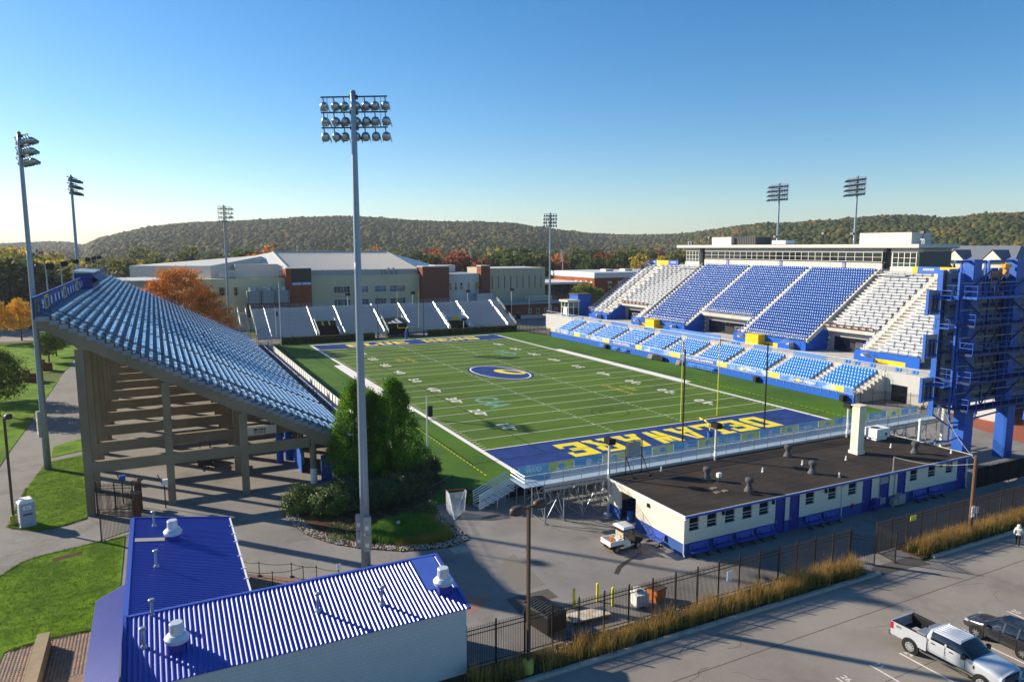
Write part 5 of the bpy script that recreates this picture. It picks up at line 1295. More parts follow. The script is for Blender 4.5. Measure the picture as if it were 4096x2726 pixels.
c = MB(); c.bar((P[3][0],P[3][1],22.35),(P[2][0],P[2][1],22.35),.5,.3); c.bar((P[3][0],P[3][1],22.35),(P[0][0],P[0][1],16.9),.5,.3); c.bar((P[2][0],P[2][1],22.35),(P[1][0],P[1][1],16.9),.5,.3); c.build('roof_edge', M_lgrey, rfm)
b = MB(); b.box(8.6,43.2,Yf+.8,Yf+1.1,14.9,16.65); b.build('clerestory', M_greym, FH)
for x, h in ((31.5,1.2),(33.2,2.0),(34.9,2.0)): c = MB(); c.lathe((x,Yf+.4,15.0),[(.35,0),(.35,h),(.5,h),(.5,h+.2)],n=10); c.build('roof_stack', M_galv, FH)
c = MB(); c.box(36,42.5,Yf+.1,Yf+.7,15.0,16.2); c.build('roof_plant', M_greym, FH)
# left wing: rounded front, louvred plant screen, high stepped roof
pts = [(-30,Yf+14),(-24,Yf+6),(-19,Yf+1.5),(-13,Yf-1),(-6,Yf-1.6),(1.2,Yf-1.4)]
c = MB()
for (xa,ya),(xc,yc) in zip(pts[:-1],pts[1:]): c.face((xa,ya,-.05),(xc,yc,-.05),(xc,yc,14.6),(xa,ya,14.6))
c.face(*[(x,y,14.6) for x,y in pts],(1.2,Yf+20,14.6),(-30,Yf+20,14.6)); c.build('wing_wall', M_tan, FH)
for x0, x1, y in ((-16.9,-15.6,Yf-.1),(-13.0,-12.2,Yf-1.2),(-20.5,-19.6,Yf+2.0)): c = MB(); c.box(x0,x1,y-.25,y+.6,10.0,12.2); c.build('window', M_glassd, FH)
for (xa,ya),(xc,yc) in (((-16.6,Yf+2),(-8.7,Yf+.6)),((-8.7,Yf+.6),(.9,Yf+.3))):
    for q in range(7): c = MB(); c.bar((xa,ya,15.3+.27*q),(xc,yc,15.3+.27*q),.12,.2); c.build('louvre', M_lgrey, FH)
c = MB(); c.box(-11.8,.5,Yf+6,Yf+12,14.6,18.6); c.build('plant_room', mat('pale_metal_panel','#b7b3ab',rough=.5,metal=.2,var=.06,spec=.4), FH)
c = MB(); c.add([(-18.6,Yf+5,14.6),(-18.6,Yf+5,18.3),(-2.9,Yf+16,20.9),(.6,Yf+16,14.6),(-40,Yf+30,14.6),(-40,Yf+30,18.0),(-2.9,Yf+30,20.9)],[(0,3,2,1),(0,1,5,4),(1,2,6,5)]); c.build('wing_roof', M_lgrey, FH)
# cooling towers
for i in range(3):
    x = -10.3+3.9*i; c = MB(); c.box(x,x+3.7,Yf-8,Yf-5,7.9,11.4); o = c.build('cooling_tower', mat('tower_galv','#7f8a92',rough=.5,metal=.4,var=.1,spec=.4), FH)
    c = MB(); c.lathe((x+1.85,Yf-6.5,11.4),[(1.2,0),(1.2,1.0),(1.05,1.0),(1.05,.5)],n=18); c.build('fan_ring', M_galv, o)
    c = MB(); c.box(x+.2,x+.35,Yf-8.05,Yf-7.9,4,11.2); c.box(x+3.3,x+3.45,Yf-8.05,Yf-7.9,4,11.2); c.box(x,x+3.7,Yf-7.6,Yf-5.4,4,7.9); c.build('tower_base', M_dgrey, o)
# right-hand wings
pts = [(52.5,Yf-.5),(56,Yf-1.2),(58.5,Yf-1.0),(64.7,Yf)]
c = MB()
for (xa,ya),(xc,yc) in zip(pts[:-1],pts[1:]): c.face((xa,ya,-.05),(xc,yc,-.05),(xc,yc,15.0),(xa,ya,15.0))
c.face(*[(x,y,15.0) for x,y in pts],(64.7,Yf+15,15.0),(52.5,Yf+15,15.0)); c.build('wing_wall', M_lgrey, FH)
for x, w_ in ((53.0,1.0),(55.4,.5),(57.3,.6),(59.8,1.0),(63.2,1.0)): c = MB(); c.box(x,x+w_,Yf-1.3 if x < 59 else Yf-.75,Yf+.2,9.8,12.0); c.build('window', M_glassd if x < 59 else mat('amber_blind','#b98f4a',rough=.6,var=.1), FH)  # the right-hand windows take an amber blind colour
c = MB(); c.box(52.5,60,Yf+10,Yf+16,15.0,17.6); c.build('round_screen', M_lgrey, FH)
c = MB(); c.box(67.9,90.0,Yf,Yf+18,-.05,16.4); gb = c.build('gym_block', M_tand, FH)
c = MB(); c.box(67.8,90.1,Yf-.1,Yf+18.1,16.4,16.6); c.build('gym_coping', M_lgrey, gb)
for i in range(9): x = 69.3+2.37*i; c = MB(); c.box(x,x+.28,Yf-.03,Yf+.05,9.6,13.9); c.build('slit_window', M_glassd, gb)
b = MB(); b.box(61,67,Yf-6,Yf-3.5,5.5,8.6); b.build('rooftop_duct', M_galv, FH)

B2 = thing('low_brick_building', 'low brown brick building with flat roof beyond the corner of the field', 'building', (81,140,0))
b = MB(); b.box(72.0,92,136,Yf-.2,-.05,4.9); b.build('wall', M_dbrick, B2)
b = MB(); b.box(72.0-.03,92,135.95,Yf-.25,-.05,1.2); b.build('base_band', M_concl, B2)
b = MB(); b.box(60,93,134.6,Yf-.1,4.9,5.25); b.build('roof', mat('roof_grey_flat','#a9a6a2',rough=.8,var=.06,scale=.3,spec=.2), B2)
b = MB()
for q in range(5): b.box(80,89,139,142,5.5+.35*q,5.72+.35*q)
b.build('louvred_unit', mat('cream_metal','#cfc9b6',rough=.5,var=.05,spec=.3), B2)
for x in (78.0,81.0,84.2,88): c = MB(); c.box(x,x+1.4,135.93,136.05,1.6,3.3); c.build('window', M_concl, B2); c = MB(); c.box(x+.2,x+1.2,135.9,135.94,1.8,3.1); c.build('window_pane', M_glassd, B2)
c = MB(); c.box(73.2,75.2,135.9,136.05,0,2.6); c.build('garage_door', M_glassd, B2)

B3 = thing('brick_academic_building', 'two-storey red brick building with broad white upper band beyond the stand', 'building', (150,185,0))
b = MB(); b.box(126.5,185,170,205,-.05,11.3); b.build('wall', M_brick, B3)
b = MB(); b.box(126.2,185.3,169.7,205.3,11.3,13.4); b.build('roof_band', mat('white_metal_panel','#dcd9d2',rough=.5,var=.03,scale=.5,spec=.3), B3)
b = MB(); b.box(127,184.5,170.5,204.5,13.4,13.45); b.build('roof', M_roofw, B3)
for x0 in (140,150): b = MB(); b.box(x0,x0+4,182,186,13.45,14.4); b.build('roof_unit', M_lgrey, B3)
for i in range(4): c = MB(); y = 171.5+4.0*i; c.box(126.42,126.5,y,y+1.3,5.0,9.8); w = c.build('window', M_glassd, B3); c = MB(); c.box(126.38,126.42,y-.1,y+1.4,9.2,9.9); c.build('window_head', M_lgrey, w)
for i in range(8): c = MB(); x = 133+5*i; c.box(x,x+2.0,169.92,170,3.5,9.6); w = c.build('window', M_glass, B3); c = MB(); c.box(x-.1,x+2.1,169.88,169.92,9.0,9.9); c.build('window_head', M_lgrey, w)
b = MB(); b.box(103,126.4,178,200,-.05,8.8); b.build('glass_link', M_glass, B3)
b = MB(); b.box(101,126.3,176,202,8.8,9.6); b.build('link_roof', M_roofw, B3)
for i in range(9): c = MB(); x = 103.3+2.8*i; c.box(x-.1,x+.1,177.9,178.0,0,8.8); c.build('mullion', M_dgrey, B3)

# gabled residential block behind the scoreboard
B4 = thing('residential_block', 'grey-roofed residential block with gables and dormers behind the scoreboard', 'building', (215,72,0))
b = MB(); b.box(205,225,55,90,-.05,19.6); b.build('wall', mat('pale_siding','#c3bcae',rough=.8,var=.05,spec=.2), B4)
M_slate = mat('grey_shingle','#6f747c',rough=.8,var=.08,scale=.6,spec=.2)
b = MB(); b.add([(203.5,53.5,19.4),(226.5,53.5,19.4),(226.5,91.5,19.4),(203.5,91.5,19.4),(215,58,24.2),(215,87,24.2)],[(0,1,4),(1,2,5,4),(2,3,5),(3,0,4,5)]); b.build('roof', M_slate, B4)
for y in (60,72,83):
    c = MB(); c.prism([(y-3.2,19.4),(y+3.2,19.4),(y,22.6)], 203.2, 210, axis='x'); c.build('gable', mat('gable_white','#cfcabf',rough=.8,var=.04,spec=.2), B4)
    c = MB(); c.add([(203,y-3.5,19.3),(203,y,22.9),(212,y,22.9),(212,y-3.5,19.3),(203,y+3.5,19.3),(212,y+3.5,19.3)],[(0,1,2,3),(1,4,5,2)]); c.build('gable_roof', M_slate, B4)
for i in range(10):
    for z_ in (4,9,14):
        c = MB(); y = 56.5+3.4*i; c.box(204.93,205,y,y+1.3,z_,z_+2.4); c.build('window', M_glassd, B4)

# small far buildings between the trees
B5 = thing('tan_hall', 'plain tan hall whose end shows behind the top of the concrete grandstand', 'building', (-34,190,0))
b = MB(); b.box(-45,-20,186,215,-.05,12.6); b.build('wall', M_tan, B5); b = MB(); b.box(-45.3,-19.7,185.7,215.3,12.6,13.0); b.build('roof', M_lgrey, B5)
# ------------------------------------------------------------------ floodlight masts
M_lampm = mat('lamp_metal', '#aeb4bb', rough=.25, metal=.85, var=.08, scale=3., spec=.6); M_lens = mat('lamp_lens', '#d8dadc', rough=.2, var=.03, spec=.6)
ax = (0, .87, -.5)
lp = MB(); lp.lathe((0,0,0), [(.06,0),(.17,.06),(.27,.18),(.31,.34),(.30,.5)], n=14, axis=ax)
lamp_me = lp.mesh('lamp_head', M_lampm, smooth=True)
vz = MB(); c0 = Vector(ax)*.5
for i in range(8):
    t0, t1 = R(-20+27.5*i), R(-20+27.5*(i+1))
    a = Vector((1,0,0)); u = Vector((0,.5,.87))
    f = lambda t, d, k=1.: tuple(c0+Vector(ax)*d + a*(math.cos(t)*.31*k) + u*(math.sin(t)*.31*k))
    if i < 8: vz.face(f(t0,0),f(t1,0),f(t1,.42),f(t0,.42)); vz.face(f(t1,0,.96),f(t0,0,.96),f(t0,.41,.96),f(t1,.41,.96))
vis_me = vz.mesh('visor', mat('visor_metal', '#7d8289', rough=.35, metal=.7, var=.08, spec=.5))
brk = MB(); brk.bar((0,.15,-.03),(0,.3,-.3),.07,.07); brk_me = brk.mesh('lamp_bracket', M_galvp)
def mast(label, loc, H, aim, rows=3, n=7, pitch=.72, boxes=None):
    az = math.atan2(aim[0]-loc[0], aim[1]-loc[1])
    t = thing('floodlight_mast', label, 'floodlight mast', loc, -az, 'floodlight masts round the stadium')
    b = MB(); b.lathe((0,0,-.02), [(.36,0),(.33,H*.2),(.27,H*.5),(.19,H*.97),(.19,H)], n=12); b.lathe((0,0,H), [(.21,0),(.16,.12),(.05,.16)], n=12)
    for z in (H*.33,H*.64): b.lathe((0,0,z), [(.31-.1*(z/H),0),(.315-.1*(z/H),.02),(.315-.1*(z/H),.7),(.30-.1*(z/H),.72)], n=12)
    b.build('pole', M_galvp, t, local=True, smooth=True)
    w = pitch*(n-1)
    for r in range(rows):
        z = H-.25-1.02*r
        b = MB(); b.bar((-w/2-.15,.15,z),(w/2+.15,.15,z),.09,.09); b.box(-.26,.26,-.05,.3,z-.16,z+.1); arm = b.build('crossarm', mat('arm_brown', '#5e4f4a', rough=.6, metal=.3, var=.08, spec=.3), t, local=True)
        for i in range(n):
            x = -w/2+pitch*i
            o = place('lamp', lamp_me, arm, (x,.22,z-.38)); o.rotation_euler = (0,0,R(random.Random(i*7+r*31+int(loc[0])).uniform(-12,12)))
            v = place('visor', vis_me, o)
        for i in range(n): place('lamp_bracket', brk_me, arm, (-w/2+pitch*i,0,z))
    for x in (-w/2+.3, w/2-.3): b = MB(); b.tube((x,.12,H-.25),(x,.12,H-.25-1.02*(rows-1)),.022,n=6); b.build('tie_rod', M_galvp, t, local=True)
    for (bx, by_, z0, z1) in (boxes or []):
        b = MB(); b.box(bx-.24,bx+.24,by_-.16,by_+.16,z0,(z0+z1)/2-.03); b.box(bx-.24,bx+.24,by_-.16,by_+.16,(z0+z1)/2+.03,z1)
        o = b.build('control_box', M_greym, t, local=True)
        for zz in (z0+.35,(z0+z1)/2+.35): c = MB(); c.box(bx-.14,bx+.14,by_-.166,by_-.161,zz,zz+.3); c.build('label_plate', M_offwh, o, local=True)
    return t
ctr = (24.4,45.7)
mast('tall grey floodlight mast with three lamp rows standing behind the blue roof', (-20.5,-24.2,0), 34.0, (24.4,50), 3, 7, boxes=[(-.5,0.25,1.5,4.0),(.3,-.42,1.5,4.1)])
mast('floodlight mast by the walk at the near end of the concrete grandstand', (-44.7,14.4,0), 35.0, ctr, 3, 6, boxes=[(-.1,-.45,3.6,6.4)])
mast('floodlight mast rising behind the middle of the concrete grandstand', (-44.7,66.0,0), 35.3, ctr, 3, 6)
mast('floodlight mast behind the far end of the concrete grandstand', (-17.0,118.0,0), 33.9, ctr, 4, 6)
mast('floodlight mast at the far corner between bleachers and main grandstand', (75.1,116.3,0), 33.9, ctr, 4, 6, boxes=[(-.45,-.2,3,6)])
mast('floodlight mast behind the press box, further from the scoreboard', (103.2,53.8,0), 38.9, ctr, 4, 8)
mast('floodlight mast behind the press box, nearer the scoreboard', (103.2,32.3,0), 38.7, ctr, 4, 8)
for (x, y, h, l) in ((1.52,-23.5,7.0,'by the open store doorway'),(13.75,-23.5,7.0,'behind the middle of the black roof'),(32.2,-23.5,7.1,'beside the white chimney')):
    t = thing('floodlight_post', 'slim pale post with one black floodlight '+l, 'light post', (x,y,0), 0, 'posts behind the low bleachers')
    b = MB(); b.bar((0,0,-.02),(0,0,h-.3),.16,.16,up=(0,1,0)); b.lathe((0,0,-.02), [(.42,0),(.42,.16)], n=14); b.build('post', M_alu, t, local=True)
    b = MB(); b.prism([(-.3,h-.5),(.35,h-.55),(.45,h-.15),(.1,h+.08),(-.3,h-.05)], -.42, .42, axis='y'); b.build('lamp_head', M_black, t, local=True)

# goalposts: one gooseneck support, crossbar, two uprights
def goal(label, y, s):
    t = thing('goalpost', label, 'goalpost', (24.4,y,0), 0 if s > 0 else math.pi, 'goalposts')
    b = MB(); b.path([(0,-2.0,2.0),(0,-1.9,2.5),(0,-1.55,2.95),(0,-1.0,3.15),(0,0,3.2)], .085, n=10); b.build('gooseneck', M_yel, t, local=True, smooth=True)
    b = MB(); b.lathe((0,-2.0,-.02), [(.32,0),(.32,2.05)], n=14); b.build('base_pad', M_blue, t, local=True)
    b = MB(); b.tube((-2.85,0,3.2),(2.85,0,3.2),.08,n=10); b.build('crossbar', M_yel, t, local=True)
    for x in (-2.82,2.82):
        b = MB(); b.tube((x,0,3.2),(x,0,12.6),.055,n=8); u = b.build('upright', M_yel, t, local=True)
        b = MB(); b.face((x,-.06,11.4),(x+.02,-.06,11.4),(x+.10,-.08,12.6),(x,-.06,12.6)); b.box(x-.05,x+.05,-.075,-.06,11.5,12.65); b.build('wind_ribbon', mat('ribbon_orange','#d8432a',rough=.6,var=.05), u, local=True)
goal('yellow goalpost with blue base pad at the near end zone', -9.14, 1)
goal('yellow goalpost with blue base pad in front of the far bleachers', 100.6, -1)
for x, y, h, l in ((18.4,-13.3,12.4,'at the near end zone, left of the goalpost'),(30.8,-13.3,12.4,'at the near end zone, right of the goalpost'),(17.5,104.6,11.5,'in front of the far bleachers, left of the goalpost'),(30.3,105.6,11.5,'in front of the far bleachers, right of the goalpost')):
    t = thing('net_pole', 'tall black net pole '+l, 'pole', (x,y,0), 0, 'net poles behind the goalposts')
    b = MB(); b.tube((0,0,-.02),(0,0,h),.085,n=8); b.build('pole', M_black, t, local=True)
    b = MB(); b.lathe((0,0,-.02), [(.22,0),(.22,1.9)], n=12); b.build('base_pad', M_dblue if y > 0 else M_black, t, local=True)
for x, y, h, l in ((-7.15,108.2,8.8,'shorter white pole with black loudspeaker before the far bleachers'),(-6.7,104.2,15.3,'taller bare white pole at the corner of the far hedge'),(-8.87,-5.5,8.2,'white pole with black loudspeaker beside the tall green trees')):
    t = thing('white_pole', l, 'pole', (x,y,0))
    b = MB(); b.tube((0,0,-.02),(0,0,h),.09,.07,n=10); b.build('pole', M_offwh, t, local=True)
    if 'loud' in l: b = MB(); b.box(.12,.52,-.3,.1,h-2.0,h-.9); b.build('loudspeaker', M_black, t, local=True)
for x, y in ((42.4,106.9),(14.6,124.0),(33.0,122.5),(50.5,123),(66,124.5)):
    t = thing('speaker_post', 'slim white post with black loudspeaker near the far bleachers', 'speaker', (x,y,0), 0, 'loudspeaker posts by the far bleachers')
    b = MB(); b.tube((0,0,-.02),(0,0,10.5 if y > 110 else 4),.09,n=8); b.build('post', M_offwh, t, local=True)
    b = MB(); b.box(-.7,.7,-.4,.3,10.2 if y > 110 else 3.6,11.0 if y > 110 else 4.3); b.build('loudspeaker', M_black, t, local=True)
# brown double-headed street lamps
def brownlamp(label, loc, h, rz, heads=2, base=True):
    t = thing('street_lamp', label, 'street lamp', loc, rz, 'brown street lamps')
    b = MB(); b.bar((0,0,.6),(0,0,h-.15),.16,.16,up=(0,1,0)); b.build('pole', M_brown, t, local=True)
    b = MB(); b.lathe((0,0,-.02), [(.3,0),(.3,.75)], n=16); b.box(-.2,.2,-.2,.2,.73,.85); b.build('footing', mat('yellow_concrete','#b9a94e',rough=.8,var=.2,scale=4.,spec=.2), t, local=True)
    for s in (1,-1)[:heads]:
        b = MB(); b.bar((0,0,h-.3),(s*.45,0,h-.25),.08,.08)
        n = 12; vs = []; 
        for k, (rx, ry, z) in enumerate(((.42,.26,h-.42),(.48,.3,h-.34),(.46,.28,h-.12),(.3,.18,h-.02),(.05,.03,h))):
            for i in range(n): a = 2*math.pi*i/n; vs.append((s*(.85)+rx*math.cos(a), ry*math.sin(a), z))
        b.add(vs, [(k*n+i,k*n+(i+1)%n,(k+1)*n+(i+1)%n,(k+1)*n+i) for k in range(4) for i in range(n)]+[tuple(range(n-1,-1,-1))]); hd = b.build('lamp_head', M_brown, t, local=True, smooth=True)
        b = MB(); b.lathe((s*.85,0,h-.5), [(.22,0),(.34,.08)], n=14); b.build('lens', M_lens, hd, local=True)
    return t
brownlamp('brown double-headed street lamp in the grass strip beside the parking lot', (-15.95,-41.3,0), 9.9, R(15))
brownlamp('brown street lamp beside the grey portable toilet', (-45.3,-2.5,0), 9.5, R(80), 1)
for x, y, h in ((71.9,123.8,7.9),):
    t = thing('car_park_lamp', 'slim grey lamp post before the low brick building', 'street lamp', (x,y,0)); b = MB(); b.tube((0,0,-.02),(0,0,h),.08,n=8); b.bar((0,0,h),(-.8,0,h+.05),.1,.1); b.build('post', M_galv, t, local=True); b = MB(); b.box(-1.3,-.7,-.16,.16,h-.03,h+.1); b.build('lamp_head', M_greym, t, local=True)
for i, (x, y, h) in enumerate(((37.5,330,25),(70,300,22),(113,265,23),(131,250,22.5),(150,235,22),(20,420,28))):
    t = thing('distant_lamp_mast', 'thin lamp mast standing among the trees beyond the buildings', 'floodlight mast', (x,y,0), 0, 'distant lamp masts')
    b = MB(); b.tube((0,0,-.02),(0,0,h),.28,.15,n=6); b.build('pole', M_offwh, t, local=True)
    if i not in (0,): 
        b = MB()
        for q in range(5): b.box(-.9,.9,-.3,.3,h-.2-1.3*q,h+.35-1.3*q)
        b.build('lamp_bank', M_greym, t, local=True)
# utility pole with its fire-lane sign, service wire
UP = thing('utility_pole', 'weathered wooden utility pole with a red and white fire lane sign', 'utility pole', (25.2,-40.9,0))
b = MB(); b.tube((0,0,-.02),(0,0,6.9),.17,.13,n=10); b.build('pole', mat('old_wood','#6b5340',rough=.9,var=.2,scale=6.,bump=.4,bscale=30.,spec=.2), UP, local=True)
b = MB(); b.box(-.36,.06,-.24,-.2,2.15,2.75); s_ = b.build('sign', M_offwh, UP, local=True)
text('FIRE', .2, MATS['red_paint'], s_, (25.05,-41.15,2.5), (1,0,0), (0,0,1), bold=.005, fit=(.3,.12)); text('LANE', .2, MATS['red_paint'], s_, (25.05,-41.15,2.3), (1,0,0), (0,0,1), bold=.005, fit=(.3,.12))
b = MB(); b.box(-.36,.06,-.24,-.2,1.85,2.05); b.build('arrow_plate', M_offwh, UP, local=True)
wire = MB(); A = Vector((25.2,-40.9,6.2)); Bp = Vector((25.8,-33.5,4.7)); pts = [A.lerp(Bp,t/10)-Vector((0,0,.35*math.sin(math.pi*t/10))) for t in range(11)]; wire.path([tuple(p) for p in pts], .018, n=5)
A = Vector((25.8,-33.5,4.7)); wire.tube((25.8,-33.45,3.0),(25.8,-33.45,4.75),.04,n=6)
A = Vector((25.2,-40.9,6.5)); Bp = Vector((45,-25,7)); pts = [A.lerp(Bp,t/12)-Vector((0,0,.7*math.sin(math.pi*t/12))) for t in range(13)]; wire.path([tuple(p) for p in pts], .018, n=5)
o = wire.build('service_wire', M_greym); tag(o, 'thin service wire from the utility pole to the cream building', 'wire')
t = thing('sign_post', 'small grey sign post in the tall grass right of the utility pole', 'sign', (26.5,-40.6,0)); b = MB(); b.bar((0,0,0),(0,0,2.3),.05,.04,up=(0,1,0)); b.build('post', M_galv, t, local=True); b = MB(); b.box(-.17,.17,-.04,-.02,1.75,2.3); b.build('sign_plate', M_greym, t, local=True)
t = thing('conduit_post', 'white steel pole at the corner of the low bleachers by the scoreboard', 'pole', (48.9,-23.4,0)); b = MB(); b.bar((0,0,0),(0,0,5.9),.25,.25,up=(0,1,0)); b.build('post', M_offwh, t, local=True)
t = thing('conduit_post', 'short white rounded post behind the black roof, left of the scoreboard leg', 'pole', (39.2,-27.0,0)); b = MB(); b.lathe((0,0,0), [(.16,0),(.16,5.0),(.2,5.05),(.2,5.25),(.08,5.4)], n=12); b.build('post', M_offwh, t, local=True)

# ------------------------------------------------------------------ black picket fences and gates
FH_ = 2.45
pk = MB(); pk.box(-.011,.011,-.011,.011,.08,FH_); pk.add([(-.011,-.011,FH_),(.011,-.011,FH_),(.011,.011,FH_),(-.011,.011,FH_),(0,0,FH_+.07)],[(0,1,4),(1,2,4),(2,3,4),(3,0,4)]); pk_me = pk.mesh('picket', M_fence)
ps = MB(); ps.box(-.04,.04,-.04,.04,-.02,FH_+.08); ps.lathe((0,0,FH_+.08), [(.03,0),(.055,.04),(.055,.09),(.02,.13)], n=8); ps_me = ps.mesh('fence_post', M_fence)
def fence(label, p, q, h=1., name='picket_fence', cat='fence', step=1.83, group=None):
    p = Vector((*p,0)); q = Vector((*q,0)); L_ = (q-p).length; d = (q-p)/L_; a = math.atan2(d.y, d.x)
    t = thing(name, label, cat, p, a, group); t.scale = (1,1,h)
    n = max(1, int(round(L_/step)))
    for i in range(n+1): place('fence_post', ps_me, t, (L_*i/n,0,0))
    for z in (.16, 2.02, 2.27): b = MB(); b.box(0,L_,-.02,.02,z-.02,z+.02); b.build('rail', M_fence, t, local=True)
    m = int(L_/.11)
    if m <= 300:
        for i in range(1, m): place('picket', pk_me, t, (L_*i/m,0,0))
    return t
fence('long black picket fence between the yard and the parking lot', (-18.9,-39.45), (12.55,-39.45))
fence('black picket fence right of the open gate, along the dry grass', (15.6,-39.45), (46.5,-39.45))
fence('left leaf of the open black gate in the parking lot fence', (12.6,-39.5), (13.5,-40.9), .93, 'gate_leaf', 'gate', 3)
fence('right leaf of the open black gate in the parking lot fence', (15.6,-39.5), (15.3,-41.3), .93, 'gate_leaf', 'gate', 3)
fence('black picket gate leaf standing open beside the front lawn', (-38.35,-10.05), (-36.0,-8.6), 1.02, 'gate_leaf', 'gate', 3)
fence('black picket fence between the concrete column and the brick piers', (-39.1,-2.2), (-36.2,-3.4), 1.05)
fence('black picket gate between the brick piers and the concrete column', (-39.0,-3.6), (-36.2,-5.6), 1.0, 'gate_leaf', 'gate', 3)
fence('black picket fence at the far corner of the field by the bleachers', (60.8,91.0), (58.6,107.0), .85)
fence('black picket fence closing the gap at the near end of the main grandstand', (61.9,-2.6), (66.4,-9.6), .9)
fence('second black picket fence before the service opening of the main grandstand', (66.4,-9.6), (68.0,-9.8), .9)
# dark screened fence by the scoreboard
t = thing('screen_fence', 'dark screened fence between the cream building and the scoreboard', 'fence', (38,-34.0,0))
b = MB(); b.box(37.6,75,-34.03,-34.0,.1,2.1); b.build('screen', mat('screen_black','#1a1a1c',rough=.8,var=.2,scale=2.,spec=.2), t)
for i in range(21): b = MB(); b.tube((37.6+1.87*i,-34.06,0),(37.6+1.87*i,-34.06,2.2),.035,n=6); b.build('fence_post', M_fence, t)
# green chain-link rails round the bed
M_grn = mat('green_rail','#2f5c46',rough=.5,metal=.2,var=.1,spec=.4)
for p, q, l in (((-14.8,-14.1),(-11.6,-14.0),'green chain-link fence before the dark shrubs'),((-11.6,-13.0),(-8.0,-10.3),'green chain-link fence by the lacrosse goal')):
    t = thing('green_fence', l, 'fence', (*p,0)); b = MB(); P_ = Vector((*p,0)); Q_ = Vector((*q,0))
    for i in range(3): c = P_.lerp(Q_,i/2); b.tube(tuple(c),tuple(c+Vector((0,0,1.25))),.035,n=6)
    for z in (.1,1.2): b.tube(tuple(P_+Vector((0,0,z))),tuple(Q_+Vector((0,0,z))),.03,n=6)
    b.build('frame', M_grn, t)
    b = MB(); n = 22
    for i in range(n): c = P_.lerp(Q_,i/n); e_ = P_.lerp(Q_,min(1,(i+5)/n)); b.bar(tuple(c+Vector((0,0,.1))),tuple(e_+Vector((0,0,1.2))),.006,.006); b.bar(tuple(c+Vector((0,0,1.2))),tuple(e_+Vector((0,0,.1))),.006,.006)
    o = b.build('mesh_wire', M_grn, t); o['kind'] = 'stuff'
# brick gate piers: real courses of bricks on a core
def pier(label, loc, h):
    t = thing('brick_pier', label, 'brick pier', loc, 0, 'brick gate piers')
    b = MB(); b.box(-.27,.27,-.27,.27,-.02,h); b.build('core', mat('mortar','#8c7f73',rough=.95,var=.1,spec=.1), t, local=True)
    b = MB(); z = .01; r = 0
    while z < h-.08:
        for s in range(4):
            for i in range(3):
                u = -.3+.2*i+(.1 if r % 2 else 0)
                u1 = min(u+.188,.3)
                if u1-u < .05: continue
                if s == 0: b.box(u,u1,-.3,-.27,z,z+.062)
                elif s == 1: b.box(.27,.3,u,u1,z,z+.062)
                elif s == 2: b.box(u,u1,.27,.3,z,z+.062)
                else: b.box(-.3,-.27,u,u1,z,z+.062)
        z += .074; r += 1
    o = b.build('bricks', mat('pier_brick','#6b4233',rough=.9,var=.1,scale=3.,island=.35,spec=.15), t, local=True); o['kind'] = 'stuff'
    b = MB(); b.lathe((0,0,h), [(.47,0),(.47,.1),(.1,.26)], n=4); b.build('cap', mat('pier_cap','#8a6a55',rough=.9,var=.12,spec=.15), t, local=True)
pier('brick gate pier nearer the blue roof', (-35.85,-5.8,0), 2.35); pier('brick gate pier further under the concrete grandstand', (-35.75,-3.5,0), 2.75)
for x, y, w_, l in ((-54.4,74.9,2.2,'low brick pier at the head of the lawn path'),(-53.6,87.7,1.6,'low brick wall end beyond the lawn path')):
    b = MB(); b.box(x,x+w_,y-.4,y+.4,-.02,1.5); b.box(x-.3,x+.4,y-.5,y+.5,-.02,2.1); b.box(x-.35,x+.45,y-.55,y+.55,2.1,2.25); o = b.build('brick_garden_wall', M_dbrick); tag(o, l, 'brick wall')

# ------------------------------------------------------------------ hex-like pavers at the bottom left, low wall
PT = thing('paved_patio', None, None, (-40,-28,0)); PT['kind'] = 'structure'
b = MB(); b.face((-44,-33,-.008),(-36.8,-33,-.008),(-36.8,-25.25,-.008),(-38.5,-24.9,-.008),(-42.2,-25.3,-.008),(-44,-25.8,-.008)); b.build('paving_bed', mat('paving_sand','#87705f',rough=.95,var=.15,spec=.1), PT)
hx = MB(); hr = .118
hx.prism([(hr*math.cos(R(60*i)), hr*math.sin(R(60*i))) for i in range(6)], -.05, .0); M_pav = mat('paver_clay','#8f7768',rough=.9,var=.14,scale=2.,objrand=.16,island=.14,spec=.15,color2='#7f7068',cscale=.7)
hx_me = hx.mesh('paver', M_pav); locs = []
dx, dy = hr*1.5+.008, hr*math.sqrt(3)+.009
for i in range(40):
    for j in range(45):
        x = -42.9+dx*i; y = -32.5+dy*j+(dy/2 if i % 2 else 0)
        if x > -36.9: continue
        ytop = -25.2 - max(0,(-41.8-x))*.9 - (.1 if x > -38 else 0)
        if y < ytop-.1 and not (-40.8 < x < -40.0 and y < -25.9): locs.append((x,y,.004+random.uniform(0,.006)))
many('paver', hx_me, M_pav, PT, locs, 300)
b = MB(); b.box(-40.75,-40.1,-34,-25.95,-.02,.85); o = b.build('garden_wall', mat('wall_concrete','#9c8a70',rough=.9,var=.15,scale=2.5,bump=.4,bscale=20.,spec=.15)); tag(o, 'low buff concrete wall on the paved patio by the front lawn', 'wall')
